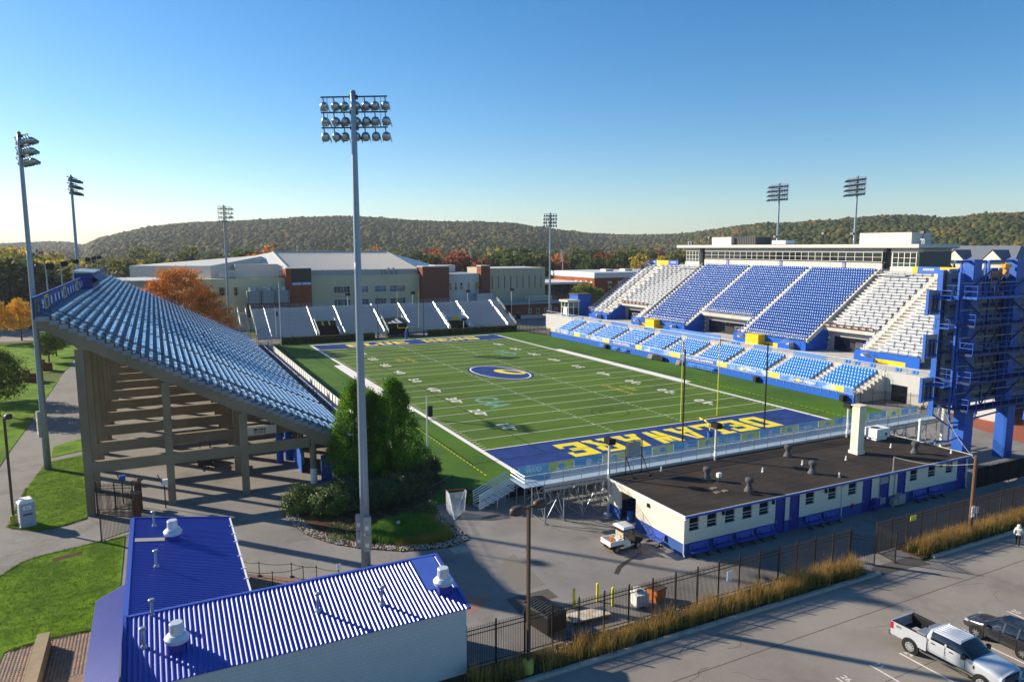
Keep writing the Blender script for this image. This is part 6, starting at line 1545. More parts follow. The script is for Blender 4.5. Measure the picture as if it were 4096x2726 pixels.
# paved strip with queue posts behind the blue roof
flat('paved_queue_area', [(-29.3,-26.0),(-29.3,-20.6),(-27.2,-22.2),(-24.6,-24.2),(-23.2,-25.6),(-23.5,-26.2)], -.007, mat('queue_paving','#836b5e',rough=.9,var=.2,scale=6.,spec=.15))
qs = [(-29.0,-20.9),(-27.77,-22.08),(-25.7,-23.25),(-24.2,-24.6),(-22.9,-25.9)]; qs2 = [(-28.9,-22.9),(-27.13,-24.1),(-25.05,-24.2)]
for k, row in enumerate((qs, qs2)):
    t = thing('queue_barrier', ('longer' if k == 0 else 'shorter')+' row of black queue posts and rope behind the blue roof', 'queue barrier', (*row[0],0))
    for x, y in row: b = MB(); b.lathe((x,y,-.005), [(.2,0),(.17,.04),(.03,.06),(.03,1.0),(.045,1.0),(.045,1.08)], n=12); b.build('post', M_black, t)
    for p, q in zip(row[:-1], row[1:]):
        b = MB(); P_ = Vector((*p,.98)); Q_ = Vector((*q,.98)); b.path([tuple(P_.lerp(Q_,i/6)-Vector((0,0,.1*math.sin(math.pi*i/6)))) for i in range(7)],.02,n=5); b.build('rope', M_black, t)
b = MB(); b.box(-23.05,-22.75,-25.93,-25.9,1.1,1.5); o = b.build('queue_sign', M_offwh); tag(o, 'small white sign plate on the last queue post', 'sign')

# ------------------------------------------------------------------ portable toilet
PTT = thing('portable_toilet', 'grey portable toilet with a white roof at the corner of the lawn', 'portable toilet', (-44.25,-3.25,.03), R(18))
b = MB(); b.box(-.55,.55,-.55,.55,.1,2.1); 
for i in range(6): b.box(-.58,-.55,-.5,.5,.4+.26*i,.52+.26*i)
for i in range(3): b.box(.55,.575,-.5+.36*i,-.25+.36*i,.3,1.95)
b.build('cabin', mat('toilet_grey','#a5acb6',rough=.5,var=.05,spec=.4), PTT, local=True)
b = MB(); b.box(-.6,.6,-.6,.6,0,.1); b.build('skid', M_greym, PTT, local=True)
b = MB(); b.add([(-.62,-.62,2.1),(.62,-.62,2.1),(.62,.62,2.1),(-.62,.62,2.1),(-.42,-.5,2.38),(.42,-.5,2.38),(.42,.5,2.38),(-.42,.5,2.38)],[(3,2,1,0),(4,5,6,7),(0,1,5,4),(1,2,6,5),(2,3,7,6),(3,0,4,7)]); b.build('roof', M_offwh, PTT, local=True)
b = MB(); b.box(-.42,.42,-.58,-.552,.2,2.0); d = b.build('door', mat('toilet_door','#9ba3ad',rough=.5,var=.05,spec=.4), PTT, local=True)
b = MB(); b.box(-.3,.3,-.592,-.582,1.55,1.85); pl = b.build('name_plate', M_offwh, d, local=True)
me = text_mesh('A-1', .22, .006); o = place('lettering', me.copy(), pl, (0,-.597,1.7)); o.data.materials.append(M_black); o.rotation_euler = (R(90),0,0)
b = MB(); b.box(-.34,.34,-.592,-.582,1.05,1.2); b.build('vent_strip', M_dgrey, d, local=True)

# ------------------------------------------------------------------ lacrosse goal turned to the bed
LG = thing('lacrosse_goal', 'red and white framed lacrosse goal with pale netting beside the planted bed', 'lacrosse goal', (-10.4,-17.0,0))
M_net = mat('goal_net','#dcdfe2',rough=.8,var=.05,spec=.2); M_redp = MATS['red_paint']
A1 = (-10.85,-15.9,0); A2 = (-10.9,-16.5,0); A3 = (-11.1,-18.5,0); A4 = (-9.3,-17.3,0)
fr = MB(); H = 1.85
fr.path([(-10.9,-15.9,0),(-10.9,-15.9,H),(-9.2,-16.3,H),(-9.2,-16.3,0)],.035,n=8); fr.build('mouth_frame', M_redp, LG)
fr = MB(); fr.path([(-10.9,-15.9,.03),(-11.1,-18.5,.03),(-9.2,-16.3,.03)],.03,n=8); fr.path([(-10.9,-16.3,H),(-11.1,-18.4,.03)],.02,n=6); fr.path([(-9.3,-16.5,H),(-11.1,-18.4,.03)],.02,n=6); fr.path([(-10.95,-16.9,H-.02),(-9.35,-17.0,H-.02)],.02,n=6); fr.path([(-10.95,-16.9,H),(-11.0,-17.6,.03)],.02,n=6); fr.path([(-9.35,-17.0,H),(-9.6,-17.0,.03)],.02,n=6); fr.build('base_frame', M_offwh, LG)
nt_ = MB()
def netpatch(a, b_, c, d, n, m):
    a, b_, c, d = map(Vector, (a,b_,c,d))
    for i in range(n+1): t = i/n; nt_.bar(tuple(a.lerp(b_,t)), tuple(d.lerp(c,t)), .012, .012)
    for j in range(m+1): t = j/m; nt_.bar(tuple(a.lerp(d,t)), tuple(b_.lerp(c,t)), .012, .012)
netpatch((-10.95,-16.9,H),(-9.35,-17.0,H),(-9.6,-17.1,.05),(-11.1,-18.4,.05),26,26)
netpatch((-10.95,-16.9,H),(-10.9,-15.9,H),(-10.9,-15.9,.05),(-11.1,-18.4,.05),20,24)
netpatch((-9.35,-17.0,H),(-9.2,-16.3,H),(-9.2,-16.3,.05),(-9.6,-17.1,.05),12,24)
o = nt_.build('netting', M_net, LG); o['kind'] = 'stuff'

# ------------------------------------------------------------------ yard clutter by the fence
for x, y, l in ((-9.77,-36.1,'leftmost of three, by the wooden board'),(-7.96,-36.15,'middle one of three'),(-7.37,-37.1,'rightmost of three, by the white crate')):
    b = MB(); b.lathe((x,y,-.02), [(.1,0),(.1,1.24),(.07,1.3),(.02,1.32)], n=12); o = b.build('bollard', M_yel, smooth=False); tag(o, 'yellow bollard behind the fence, '+l, 'bollard', 'yellow bollards')
DP = thing('dumpster', 'black slatted waste container with a ribbed lid behind the fence', 'waste container', (-12.7,-37.4,0), R(12))
b = MB(); b.box(-.75,.75,-1.1,1.1,.15,1.25)
for i in range(12): y = -1.06+.193*i; b.box(.75,.79,y-.03,y+.03,.2,1.22)
for i in range(8): x = -.7+.2*i; b.box(x-.03,x+.03,-1.14,-1.1,.2,1.22)
b.build('body', mat('dumpster_black','#22211f',rough=.6,var=.15,spec=.3), DP, local=True)
b = MB(); b.prism([(-.8,1.25),(.8,1.25),(.8,1.32),(0,1.55),(-.8,1.4)], -1.15, 1.15, axis='y')
for i in range(11): y = -1.1+.22*i; b.bar((-.8,y,1.43),(0,y,1.58),.05,.05); b.bar((0,y,1.58),(.8,y,1.35),.05,.05)
b.build('lid', mat('lid_grey','#4b4a47',rough=.5,var=.12,spec=.4), DP, local=True)
t = thing('timber_board', 'pale weathered plywood board on timbers behind the fence', 'board', (-9.7,-37.7,0), R(-4))
b = MB(); b.box(-1.35,1.35,-.6,.5,.22,.3); b.build('sheet', mat('plywood','#c9b48f',rough=.8,var=.12,scale=2.,color2='#e3ddd2',cscale=1.2,spec=.2), t, local=True)
for x in (-1.1,0,1.1): b = MB(); b.box(x-.05,x+.05,-.62,.52,-.02,.22); b.build('bearer', mat('timber','#8e6b45',rough=.85,var=.15,spec=.2), t, local=True)
t = thing('plastic_crate', 'white plastic tote crate with a box on it behind the fence', 'crate', (-5.75,-37.85,0), R(-8))
b = MB(); b.box(-.45,.45,-.42,.42,.1,.85); b.box(-.48,.48,-.45,.45,.82,.9); b.box(-.4,-.25,-.4,.4,0,.1); b.box(.25,.4,-.4,.4,0,.1); b.build('crate_body', M_offwh, t, local=True)
b = MB(); b.box(-.3,.1,-.1,.35,.9,1.2); b.build('small_box', M_lgrey, t, local=True)
t = thing('orange_bin', 'orange plastic bin with a dark lid behind the fence', 'bin', (-4.3,-37.75,0), R(10))
b = MB(); b.add([(-.4,-.4,.05),(.4,-.4,.05),(.4,.4,.05),(-.4,.4,.05),(-.48,-.48,.85),(.48,-.48,.85),(.48,.48,.85),(-.48,.48,.85)],[(3,2,1,0),(4,5,6,7),(0,1,5,4),(1,2,6,5),(2,3,7,6),(3,0,4,7)]); b.build('bin_body', mat('bin_orange','#d87a33',rough=.5,var=.12,spec=.4), t, local=True)
b = MB(); b.box(-.5,.5,-.5,.5,.85,.95); b.build('bin_lid', mat('bin_lid_brown','#5a3f31',rough=.6,var=.15), t, local=True)
b = MB()
for k in range(3):
    n = 14; rr_ = .28+.05*k
    b.path([(.45+rr_*math.cos(2*math.pi*i/n)-1.0+.15*k, -30.0+rr_*.9*math.sin(2*math.pi*i/n), .03+.03*k) for i in range(n+1)], .02, n=5)
o = b.build('garden_hose', mat('hose_tan','#a6784f',rough=.6,var=.1)); tag(o, 'coiled tan hose on the asphalt by the sunlit bench', 'hose')
# white information boards on the fence, warning plate
b = MB(); b.box(.3,.75,-39.50,-39.47,1.05,1.75); o = b.build('paper_notice', M_offwh); tag(o, 'white paper notice fixed to the black parking lot fence', 'notice')
b = MB(); b.box(19.55,20.25,-39.52,-39.47,1.9,2.3); o = b.build('warning_plate', mat('plate_yellow','#c9cc3a',rough=.5,var=.06)); tag(o, 'yellow warning plate on the fence right of the open gate', 'sign')
b = MB(); b.box(-16.3,-16.0,-18.35,-18.3,.5,.75); b.box(-16.17,-16.13,-18.3,-18.28,0,.7); o = b.build('plant_label', M_offwh); tag(o, 'small white label plate among the bed grasses', 'sign')
# hand sanitiser stands / turnstile posts under the stand
for x, y, c_, l in ((-37.1,-1.0,M_blue,'blue turnstile post inside the picket fence'),(-33.6,-4.0,M_offwh,'white box on a post beside a concrete column')):
    t = thing('ticket_scanner', l, 'scanner post', (x,y,0)); b = MB(); b.tube((0,0,0),(0,0,2.2),.05,n=8); b.build('post', M_black, t, local=True); b = MB(); b.box(-.15,.3,-.18,.18,2.2,2.7); b.build('scanner_box', c_, t, local=True); b = MB(); b.bar((-.5,0,3.2),(-.1,0,2.2),.25,.06); b.build('arm', M_dblue, t, local=True)
# patio umbrellas, closed, beyond the scoreboard
flat('red_patio', [(58,-34),(90,-34),(90,-8),(70,-8),(62,-20)], -.006, mat('patio_red','#9a5a45',rough=.9,var=.15,scale=4.,spec=.15))
for x, y, l in ((65.5,-17.5,'left of the scoreboard leg'),(68.2,-22.3,'right of the scoreboard leg')):
    t = thing('closed_umbrella', 'closed blue patio umbrella seen '+l, 'umbrella', (x,y,0)); b = MB(); b.tube((0,0,0),(0,0,2.9),.04,n=8); b.build('pole', M_dgrey, t, local=True); b = MB(); b.lathe((0,0,1.1), [(.26,0),(.24,.3),(.16,1.1),(.05,1.9)], n=9); b.build('canopy', M_blue, t, local=True)
fence('dark picket fence round the red patio beyond the scoreboard', (60,-13.5), (90,-13.5), .8)
# field-side furniture along the blue wall
for x, y, l in ((60.2,65.6,'furthest one by the loudspeaker'),(60.2,60.3,'beside the folding chairs'),(60.2,56.9,'fourth from the near end'),(60.2,33.9,'left of three together'),(60.2,31.4,'middle of three together'),(60.2,28.9,'right of three together')):
    t = thing('team_bench', 'blue team bench along the blue field wall, '+l, 'bench', (x,y,0), R(-90), 'team benches along the field wall')
    b = MB(); b.box(-1.2,1.2,-.2,.2,.42,.48); b.build('seat', M_seatl, t, local=True); b = MB(); b.box(-1.2,1.2,.24,.28,.6,1.0); b.build('backrest', M_seatl, t, local=True)
    for xx in (-.9,.9): b = MB(); b.bar((xx,-.15,0),(xx,.1,.42),.05,.05); b.bar((xx,.2,0),(xx,.27,.9),.05,.05); b.build('leg', M_dblue, t, local=True)
for x, y, l in ((60.4,63.8,'by the furthest team bench'),(60.5,17.2,'near the near end zone'),(60.5,-.6,'at the near end of the wall')):
    b = MB(); b.box(x-.3,x+.4,y-.4,y+.4,.15,1.05); b.box(x-.36,x-.3,y-.34,y+.34,.22,.98); b.tube((x,y,0),(x,y,.2),.1,n=6); o = b.build('field_speaker', M_black); tag(o, 'black loudspeaker on the turf at the blue wall, '+l, 'speaker')
t = thing('chair_rack', 'stack of pale folding chairs leaning on the blue field wall', 'folding chairs', (60.2,46.9,0))
b = MB()
for i in range(8): b.bar((0,-.7+.2*i,.05),(.35,-.7+.2*i,1.0),.03,.5,up=(1,0,0))
b.box(.1,.5,-.9,.9,.3,.4); b.build('chairs', M_lgrey, t, local=True)
t = thing('equipment_cart', 'black equipment cart and cases by the blue field wall', 'cart', (60.3,44.1,0))
for yy in (-1.2,-.4,.4,1.2): b = MB(); b.box(-.3,.3,yy-.36,yy+.36,.25,1.0+(.15 if yy > 0 else 0)); b.lathe((0,yy-.2,.12), [(.12,-.0),(.12,.06)], n=10, axis=(1,0,0)); b.build('case', M_black, t, local=True)
t = thing('chair_rack', 'second stack of pale folding chairs, left of the three team benches', 'folding chairs', (60.2,37.9,0))
b = MB()
for i in range(6): b.bar((0,-.6+.2*i,.05),(.35,-.6+.2*i,1.0),.03,.5,up=(1,0,0))
b.build('chairs', M_lgrey, t, local=True)
# ------------------------------------------------------------------ vehicles
def loft(stations, mats):
    """car shell: stations (x, zs, ws, zb, wb, zr, wr, side_mat, top_mat); mats indices per segment to the NEXT station"""
    b = MB(); prof = []
    for (x, zs, ws, zb_, wb_, zr_, wr, sm, tm) in stations:
        h = [(0,zs),(ws*.86,zs),(ws*.97,zs+.07),(ws,zs+(zb_-zs)*.35),(wb_*1.0,zs+(zb_-zs)*.75),(wb_*.975,zb_),(wr+(wb_-wr)*.15,zr_-.08*(1 if zr_-zb_ > .2 else .2)),(wr*.86,zr_),(wr*.45,zr_+.015),(0,zr_+.02)]
        prof.append([(x,y,z) for y, z in h]+[(x,-y,z) for y, z in h[-2:0:-1]])
    n = len(prof[0])
    for p in prof: b.v.extend(p)
    for k in range(len(prof)-1):
        sm, tm = stations[k][7], stations[k][8]
        for i in range(n):
            j = (i+1) % n; ii = min(i, n-1-i)
            m = 0
            if ii == 5: m = sm
            elif ii in (6,7,8): m = tm
            elif ii == 0: m = 2
            b.f.append((k*n+i, k*n+j, (k+1)*n+j, (k+1)*n+i)); b.m.append(m)
    b.f.append(tuple(range(n))); b.m.append(0); b.f.append(tuple(range((len(prof)-1)*n+n-1,(len(prof)-1)*n-1,-1))); b.m.append(0)
    return b
def wheel(parent, x, y, r, w, side, rim='#c9ccd0', spokes=8):
    b = MB(); s = 1 if side > 0 else -1
    b.lathe((x,y-s*w/2,r), [(r*.62,0),(r*.92,.0),(r,w*.15),(r,w*.85),(r*.92,w),(r*.64,w)], n=24, axis=(0,s,0)); o = b.build('wheel', M_tyre, parent, local=True)
    b = MB(); b.lathe((x,y+s*(w/2-.035),r), [(r*.64,0),(r*.64,.025),(r*.56,.03)], n=20, axis=(0,s,0)); b.build('wheel_well', M_dgrey, o, local=True)
    m_ = mat('rim_'+rim, rim, rough=.3, metal=.7, var=.04, spec=.5)
    b = MB()
    for i in range(spokes):
        a = 2*math.pi*i/spokes; yy = y+s*(w/2+.002); b.bar((x+.08*math.cos(a),yy,r+.08*math.sin(a)),(x+r*.6*math.cos(a),yy,r+r*.6*math.sin(a)),.03,.07,up=(-math.sin(a),0,math.cos(a)))
    b.lathe((x,y+s*(w/2-.01),r), [(.09,0),(.08,.03)], n=12, axis=(0,s,0)); b.lathe((x,y+s*(w/2-.02),r), [(r*.66,0),(r*.6,.025)], n=20, axis=(0,s,0)) if False else None
    for i in range(20):
        a0, a1 = 2*math.pi*i/20, 2*math.pi*(i+1)/20; yy = y+s*(w/2+.003)
        q = [(x+k*math.cos(a),yy,r+k*math.sin(a)) for k, a in ((r*.58,a0),(r*.66,a0),(r*.66,a1),(r*.58,a1))]; b.face(*q)
    b.build('rim', m_, o, local=True); return o
M_silver = mat('paint_silver','#c9cdd2',rough=.25,metal=.35,var=.02,spec=.5,coat=.6); M_char = mat('paint_charcoal','#3f3f44',rough=.25,metal=.5,var=.02,spec=.5,coat=.8); M_carglass = glass('car_glass','#15191d'); M_plast = mat('black_plastic','#1c1c1d',rough=.55,var=.05,spec=.35); M_chrome = mat('chrome','#c6c9cc',rough=.12,metal=1.,var=.02); M_tail = mat('tail_light','#a8141a',rough=.2,var=.03,spec=.6,coat=.6); M_head = mat('head_light','#cdd3d8',rough=.1,metal=.2,var=.05,spec=.7,coat=.8)

# silver crew-cab pickup, nose towards -Y
TR = thing('pickup_truck', 'silver crew-cab pickup truck with open bed parked in the lot', 'pickup truck', (6.0,-49.5,-.02), R(-90))
Wt = 1.0
b = loft([(.92,.62,.93,1.42,Wt*.98,1.50,.9,0,0),(1.0,.6,.95,1.45,Wt*.985,1.93,.80,0,0),(1.16,.6,.96,1.45,Wt*.985,1.99,.79,1,0),(1.95,.6,.96,1.45,Wt*.985,2.02,.80,1,0),(2.05,.6,.96,1.45,Wt*.985,2.02,.80,1,0),(2.72,.6,.96,1.44,Wt*.985,1.99,.79,1,1),(3.5,.6,.96,1.40,Wt*.98,1.46,.84,0,0),(3.62,.6,.96,1.38,Wt*.98,1.45,.88,0,0),(4.4,.6,.97,1.30,Wt*.98,1.40,.86,0,0),(4.85,.58,.97,1.22,Wt*.96,1.32,.82,0,0),(4.98,.62,.94,1.12,Wt*.93,1.2,.8,0,0)], None)
body = b.build('cab', [M_silver, M_carglass, M_plast], TR, local=True, smooth=True)
# roof ribs, pillars, door seams, handles
for i in range(6): c = MB(); y = -.55+.22*i; c.box(1.2,2.62,y-.035,y+.035,2.0,2.035); c.build('roof_rib', M_silver, body, local=True)
for s in (1,-1):
    c = MB(); c.bar((2.0,s*.945,1.46),(1.99,s*.80,1.95),.1,.03,up=(0,s,0)); c.bar((1.06,s*.96,1.44),(1.12,s*.80,1.96),.12,.03,up=(0,s,0)); c.build('pillar', M_silver if s else M_plast, body, local=True)
    for x in (1.02,2.0,3.12): c = MB(); c.box(x-.008,x+.008,s*.987,s*1.0,.68,1.42); c.build('door_seam', M_plast, body, local=True)
    for x in (1.22,2.25): c = MB(); c.box(x,x+.2,s*.985,s*1.02,1.26,1.31); c.build('door_handle', M_plast, body, local=True)
    c = MB(); c.box(.7,3.4,s*.93,s*1.06,.46,.53); c.build('running_board', M_chrome, TR, local=True)
    c = MB(); c.box(3.02,3.2,s*1.0,s*1.26,1.36,1.62); c.bar((3.1,s*.95,1.4),(3.1,s*1.1,1.45),.06,.05); c.build('wing_mirror', M_plast, TR, local=True)
    c = MB(); c.box(3.55,3.62,s*.985,s*.996,1.02,1.2); c.build('fender_badge', M_plast, TR, local=True)
# bed
c = MB()
for s in (1,-1):
    pl = [(-1.2,.62)] + [(-.52*math.cos(R(a)), .41+.52*math.sin(R(a))) for a in range(24,157,12)] + [(.95,.62),(.95,1.44),(-1.2,1.44)]
    c.prism(pl, s*.9 if s > 0 else -1.0, s*1.0 if s > 0 else -.9, axis='y')
c.box(-1.2,.95,-.9,.9,.82,.88); c.box(.87,.95,-.9,.9,.88,1.44)
c.build('bed', M_silver, TR, local=True)
c = MB(); c.box(-1.12,.87,-.9,.9,.885,.9); c.box(-1.12,.87,.86,.9,.9,1.42); c.box(-1.12,.87,-.9,-.86,.9,1.42); c.box(-.45,.45,.65,.86,.9,1.15); c.box(-.45,.45,-.86,-.65,.9,1.15); c.build('bed_liner', M_plast, TR, local=True)
c = MB()
for s in (1,-1): c.box(-1.2,.9,s*.87,s*1.01,1.442,1.475)
c.build('bed_rail_cap', M_plast, TR, local=True)
c = MB(); c.box(-1.26,-1.2,-.98,.98,.66,1.46); c.build('tailgate', M_silver, TR, local=True)
for s in (1,-1): c = MB(); c.box(.32,.86,s*.12,s*.95,1.3,1.56); c.build('tool_box', mat('tool_box_alu','#b9bec2',rough=.3,metal=.7,var=.04), TR, local=True)
c = MB(); c.box(-.55,.2,-.75,.3,1.0,1.06); c.build('bed_mat', M_greym, TR, local=True)
for s in (1,-1):
    c = MB(); c.box(-1.27,-1.08,s*.9,s*1.012,.98,1.4); c.build('tail_light', M_tail, TR, local=True)
    c = MB(); c.box(4.82,5.0,s*.62,s*.95,.92,1.15); c.build('head_light', M_head, TR, local=True)
    for x in (0.,4.06): c = MB(); c.lathe((x,s*.86,.43), [(.5,0),(.5,.132)], n=24, axis=(0,s,0)); c.build('wheel_arch', M_plast, TR, local=True)
c = MB(); c.box(-1.42,-1.26,-.95,.95,.5,.7); c.build('rear_bumper', M_chrome, TR, local=True)
c = MB(); c.box(4.95,5.14,-.97,.97,.5,.78); c.build('front_bumper', M_chrome, TR, local=True)
c = MB(); c.box(4.94,5.03,-.62,.62,.82,1.17); g_ = c.build('grille', M_plast, TR, local=True)
for z in (.9,1.0,1.1): c = MB(); c.box(5.03,5.05,-.6,.6,z-.025,z+.025); c.build('grille_bar', M_chrome, g_, local=True)
for x in (0.,4.06):
    for s in (1,-1): wheel(TR, x, s*.87, .41, .3, s, '#c9ccd0', 10)
me = text_mesh('4X4', .2, .006); 
for s in (-1,1):
    o = place('lettering', me.copy(), TR, (-.75,s*1.006,1.24)); o.data.materials.append(M_dgrey); o.rotation_euler = (R(90),0,0 if s < 0 else math.pi)

# charcoal crossover, nose towards +Y
SV = thing('crossover_car', 'dark grey crossover car parked nose-in beside the silver pickup', 'car', (11.1,-52.85,-.02), R(90))
b = loft([(-.9,.5,.7,.95,.72,1.12,.55,0,0),(-.82,.38,.82,1.02,.86,1.3,.62,0,1),(-.45,.34,.89,1.06,.9,1.6,.62,1,0),(.3,.32,.91,1.06,.91,1.68,.64,1,0),(.42,.32,.91,1.06,.91,1.68,.64,1,0),(1.1,.32,.91,1.05,.91,1.67,.64,1,0),(1.2,.32,.91,1.05,.91,1.66,.64,1,0),(1.55,.32,.91,1.04,.91,1.62,.62,1,1),(2.28,.32,.91,1.02,.9,1.12,.7,0,0),(2.4,.32,.9,1.0,.89,1.08,.72,0,0),(3.0,.34,.88,.92,.85,1.0,.66,0,0),(3.42,.38,.8,.8,.76,.86,.56,0,0),(3.55,.44,.66,.7,.6,.72,.42,0,0)], None)
bd = b.build('body', [M_char, M_carglass, M_plast], SV, local=True, smooth=True)
for s in (1,-1):
    c = MB(); c.bar((.36,s*.885,1.07),(.36,s*.665,1.6),.1,.03,up=(0,s,0)); c.bar((1.14,s*.885,1.07),(1.14,s*.665,1.6),.1,.03,up=(0,s,0)); c.build('pillar', M_char, bd, local=True)
    for x in (.36,1.3,2.2): c = MB(); c.box(x-.008,x+.008,s*.912,s*.922,.42,1.02); c.build('door_seam', M_plast, bd, local=True)
    for x in (.5,1.45): c = MB(); c.box(x,x+.18,s*.908,s*.94,.9,.95); c.build('door_handle', M_char, bd, local=True)
    c = MB(); c.box(1.95,2.12,s*.9,s*1.1,1.05,1.2); c.build('wing_mirror', M_char, SV, local=True)
    c = MB(); c.box(3.1,3.4,s*.58,s*.8,.76,.86); c.build('head_light', M_head, SV, local=True)
    c = MB(); c.box(-.92,-.8,s*.55,s*.8,.85,1.15); c.build('tail_light', M_tail, SV, local=True)
    for x in (0.,2.62): c = MB(); c.lathe((x,s*.8,.36), [(.42,0),(.42,.118)], n=24, axis=(0,s,0)); c.build('wheel_arch', M_plast, SV, local=True); wheel(SV, x, s*.8, .345, .23, s, '#9a9da2', 7)
c = MB(); c.box(.9,1.5,-.4,.4,1.675,1.69); c.build('sunroof', M_carglass, bd, local=True)

# red car cut by the picture edge
RC = thing('red_car', 'rear corner of a red car at the edge of the parking lot', 'car', (16.75,-51.2,-.02), R(-90))
M_redc = mat('paint_red','#8e1520',rough=.25,metal=.3,var=.02,spec=.5,coat=.8)
b = loft([(-.9,.5,.7,.95,.72,1.02,.55,0,0),(-.8,.38,.82,.98,.84,1.08,.66,0,1),(-.2,.34,.88,1.0,.88,1.42,.6,1,0),(1.1,.32,.89,1.0,.89,1.46,.62,1,1),(2.0,.32,.89,.98,.88,1.04,.7,0,0),(3.1,.36,.85,.85,.8,.9,.6,0,0),(3.4,.44,.7,.7,.62,.74,.45,0,0)], None)
b.build('body', [M_redc, M_carglass, M_plast], RC, local=True, smooth=True)
for s in (1,-1):
    c = MB(); c.box(-.93,-.76,s*.5,s*.8,.72,.98); c.build('tail_light', M_tail, RC, local=True)
    for x in (0.,2.6): wheel(RC, x, s*.78, .33, .22, s, '#9a9da2', 7)

# white utility cart
UC = thing('utility_cart', 'white utility cart with roof and cargo box standing in the yard', 'utility cart', (-2.45,-29.85,0), R(2))
M_cartw = mat('cart_white','#e6e2d8',rough=.4,var=.04,spec=.4)
c = MB(); c.box(-.62,.7,-.66,.66,.62,.68); c.box(-.62,-.57,-.66,.66,.68,1.0); c.box(.65,.7,-.66,.66,.68,1.0); c.box(-.62,.7,-.66,-.61,.68,1.0); c.box(-.62,.7,.61,.66,.68,1.0); 
for z in (.75,.85,.95): c.box(-.63,.71,-.675,-.66,z-.02,z+.02); c.box(-.635,-.62,-.66,.66,z-.02,z+.02)
c.build('cargo_box', M_cartw, UC, local=True)
c = MB(); c.box(-.5,2.45,-.45,.45,.32,.46); c.build('chassis', M_plast, UC, local=True)
c = MB(); c.box(.75,1.15,-.62,.62,.4,.85); c.box(1.15,1.75,-.6,.6,.36,.42); c.box(.72,1.3,-.66,-.6,.3,.72); c.box(.72,1.3,.6,.66,.3,.72); c.build('tub', M_cartw, UC, local=True)
c = MB(); c.box(.8,1.2,-.5,.5,.85,.97); c.prism([(.72,.95),(.82,.95),(.78,1.4),(.68,1.4)], -.5, .5, axis='y'); c.build('seat', mat('seat_tan','#b9a98b',rough=.7,var=.06), UC, local=True)
c = MB(); c.prism([(1.75,.4),(2.5,.45),(2.52,.7),(2.2,.9),(1.8,1.0)], -.6, .6, axis='y'); c.build('front_cowl', M_plast, UC, local=True)
c = MB()
for s in (1,-1): c.bar((1.85,s*.58,.95),(1.5,s*.56,1.78),.05,.05); c.bar((.72,s*.6,.7),(.72,s*.58,1.78),.05,.05,up=(0,1,0)); c.bar((.72,s*.6,1.1),(.2,s*.6,1.05),.04,.04); c.path([(2.3,s*.5,.7),(2.6,s*.5,.8),(2.6,s*.5,.5)],.025,n=6)
c.bar((2.6,-.5,.8),(2.6,.5,.8),.05,.05); c.build('roof_frame', M_black, UC, local=True)
c = MB(); c.add([(.55,-.68,1.78),(1.75,-.66,1.76),(1.75,.66,1.76),(.55,.68,1.78),(.65,-.56,1.92),(1.65,-.54,1.90),(1.65,.54,1.90),(.65,.56,1.92)],[(3,2,1,0),(4,5,6,7),(0,1,5,4),(1,2,6,5),(2,3,7,6),(3,0,4,7)]); rf_ = c.build('roof', M_cartw, UC, local=True)
for y in (-.36,-.12,.12,.36): c = MB(); c.box(.68,1.62,y-.05,y+.05,1.9,1.935); c.build('roof_rib', M_cartw, rf_, local=True)
c = MB(); c.path([(1.75,-.2+.18*math.cos(2*math.pi*i/10),1.12+.16*math.sin(2*math.pi*i/10)) for i in range(11)],.018,n=5); c.tube((1.75,-.2,1.12),(2.0,-.2,.9),.02,n=6); c.build('steering_wheel', M_black, UC, local=True)
for s in (1,-1): c = MB(); c.box(-.66,-.6,s*.45,s*.58,.5,.6); c.build('tail_light', M_tail, UC, local=True)
for x in (0.,2.05):
    for s in (1,-1): wheel(UC, x, s*.58, .28, .22, s, '#c9c4b8', 5)
b = MB(); b.lathe((0,0,0), [(.12,0),(.15,.3),(.155,.32)], n=14); o = b.build('bucket', mat('bucket_orange','#e07a1c',rough=.45,var=.05), loc=(-2.4,-29.75,.69)); tag(o, 'orange bucket standing in the cart cargo box', 'bucket')
b = MB(); b.box(-.2,.2,-.25,.25,0,.3); b.tube((.0,.1,.3),(.1,.2,.6),.05,n=6); o = b.build('sprayer_tank', M_cartw, loc=(-2.02,-29.95,.69)); tag(o, 'white sprayer tank in the cart cargo box', 'sprayer')

# green tractor in the shade under the stand
TC = thing('tractor', 'dark green tractor with fork lift parked under the concrete grandstand', 'tractor', (-29.4,9.6,0), R(-95))
M_trg = mat('tractor_green','#2b4a2a',rough=.5,var=.08,spec=.4)
c = MB(); c.box(.3,1.9,-.35,.35,.75,1.35); c.box(-.6,.4,-.5,.5,.6,.95); c.build('body', M_trg, TC, local=True)
c = MB(); c.box(-.5,.0,-.3,.3,.95,1.35); c.build('seat', M_black, TC, local=True)
c = MB()
for s in (1,-1): c.bar((-.6,s*.55,.9),(-.5,s*.5,2.4),.07,.07); c.bar((.35,s*.5,1.3),(.3,s*.5,2.4),.06,.06); c.bar((.9,s*.55,1.3),(2.4,s*.5,.5),.09,.12)
c.box(-.65,.45,-.6,.6,2.4,2.48); c.build('roll_frame', M_trg, TC, local=True)
c = MB(); c.box(2.35,2.45,-.7,.7,.25,.8)
for y in (-.35,.35): c.box(2.4,3.2,y-.06,y+.06,.12,.2)
c.build('fork', M_black, TC, local=True)
for s in (1,-1): wheel(TC, -.2, s*.75, .62, .36, s, '#c7a92e', 6); wheel(TC, 1.5, s*.6, .38, .26, s, '#c7a92e', 6)

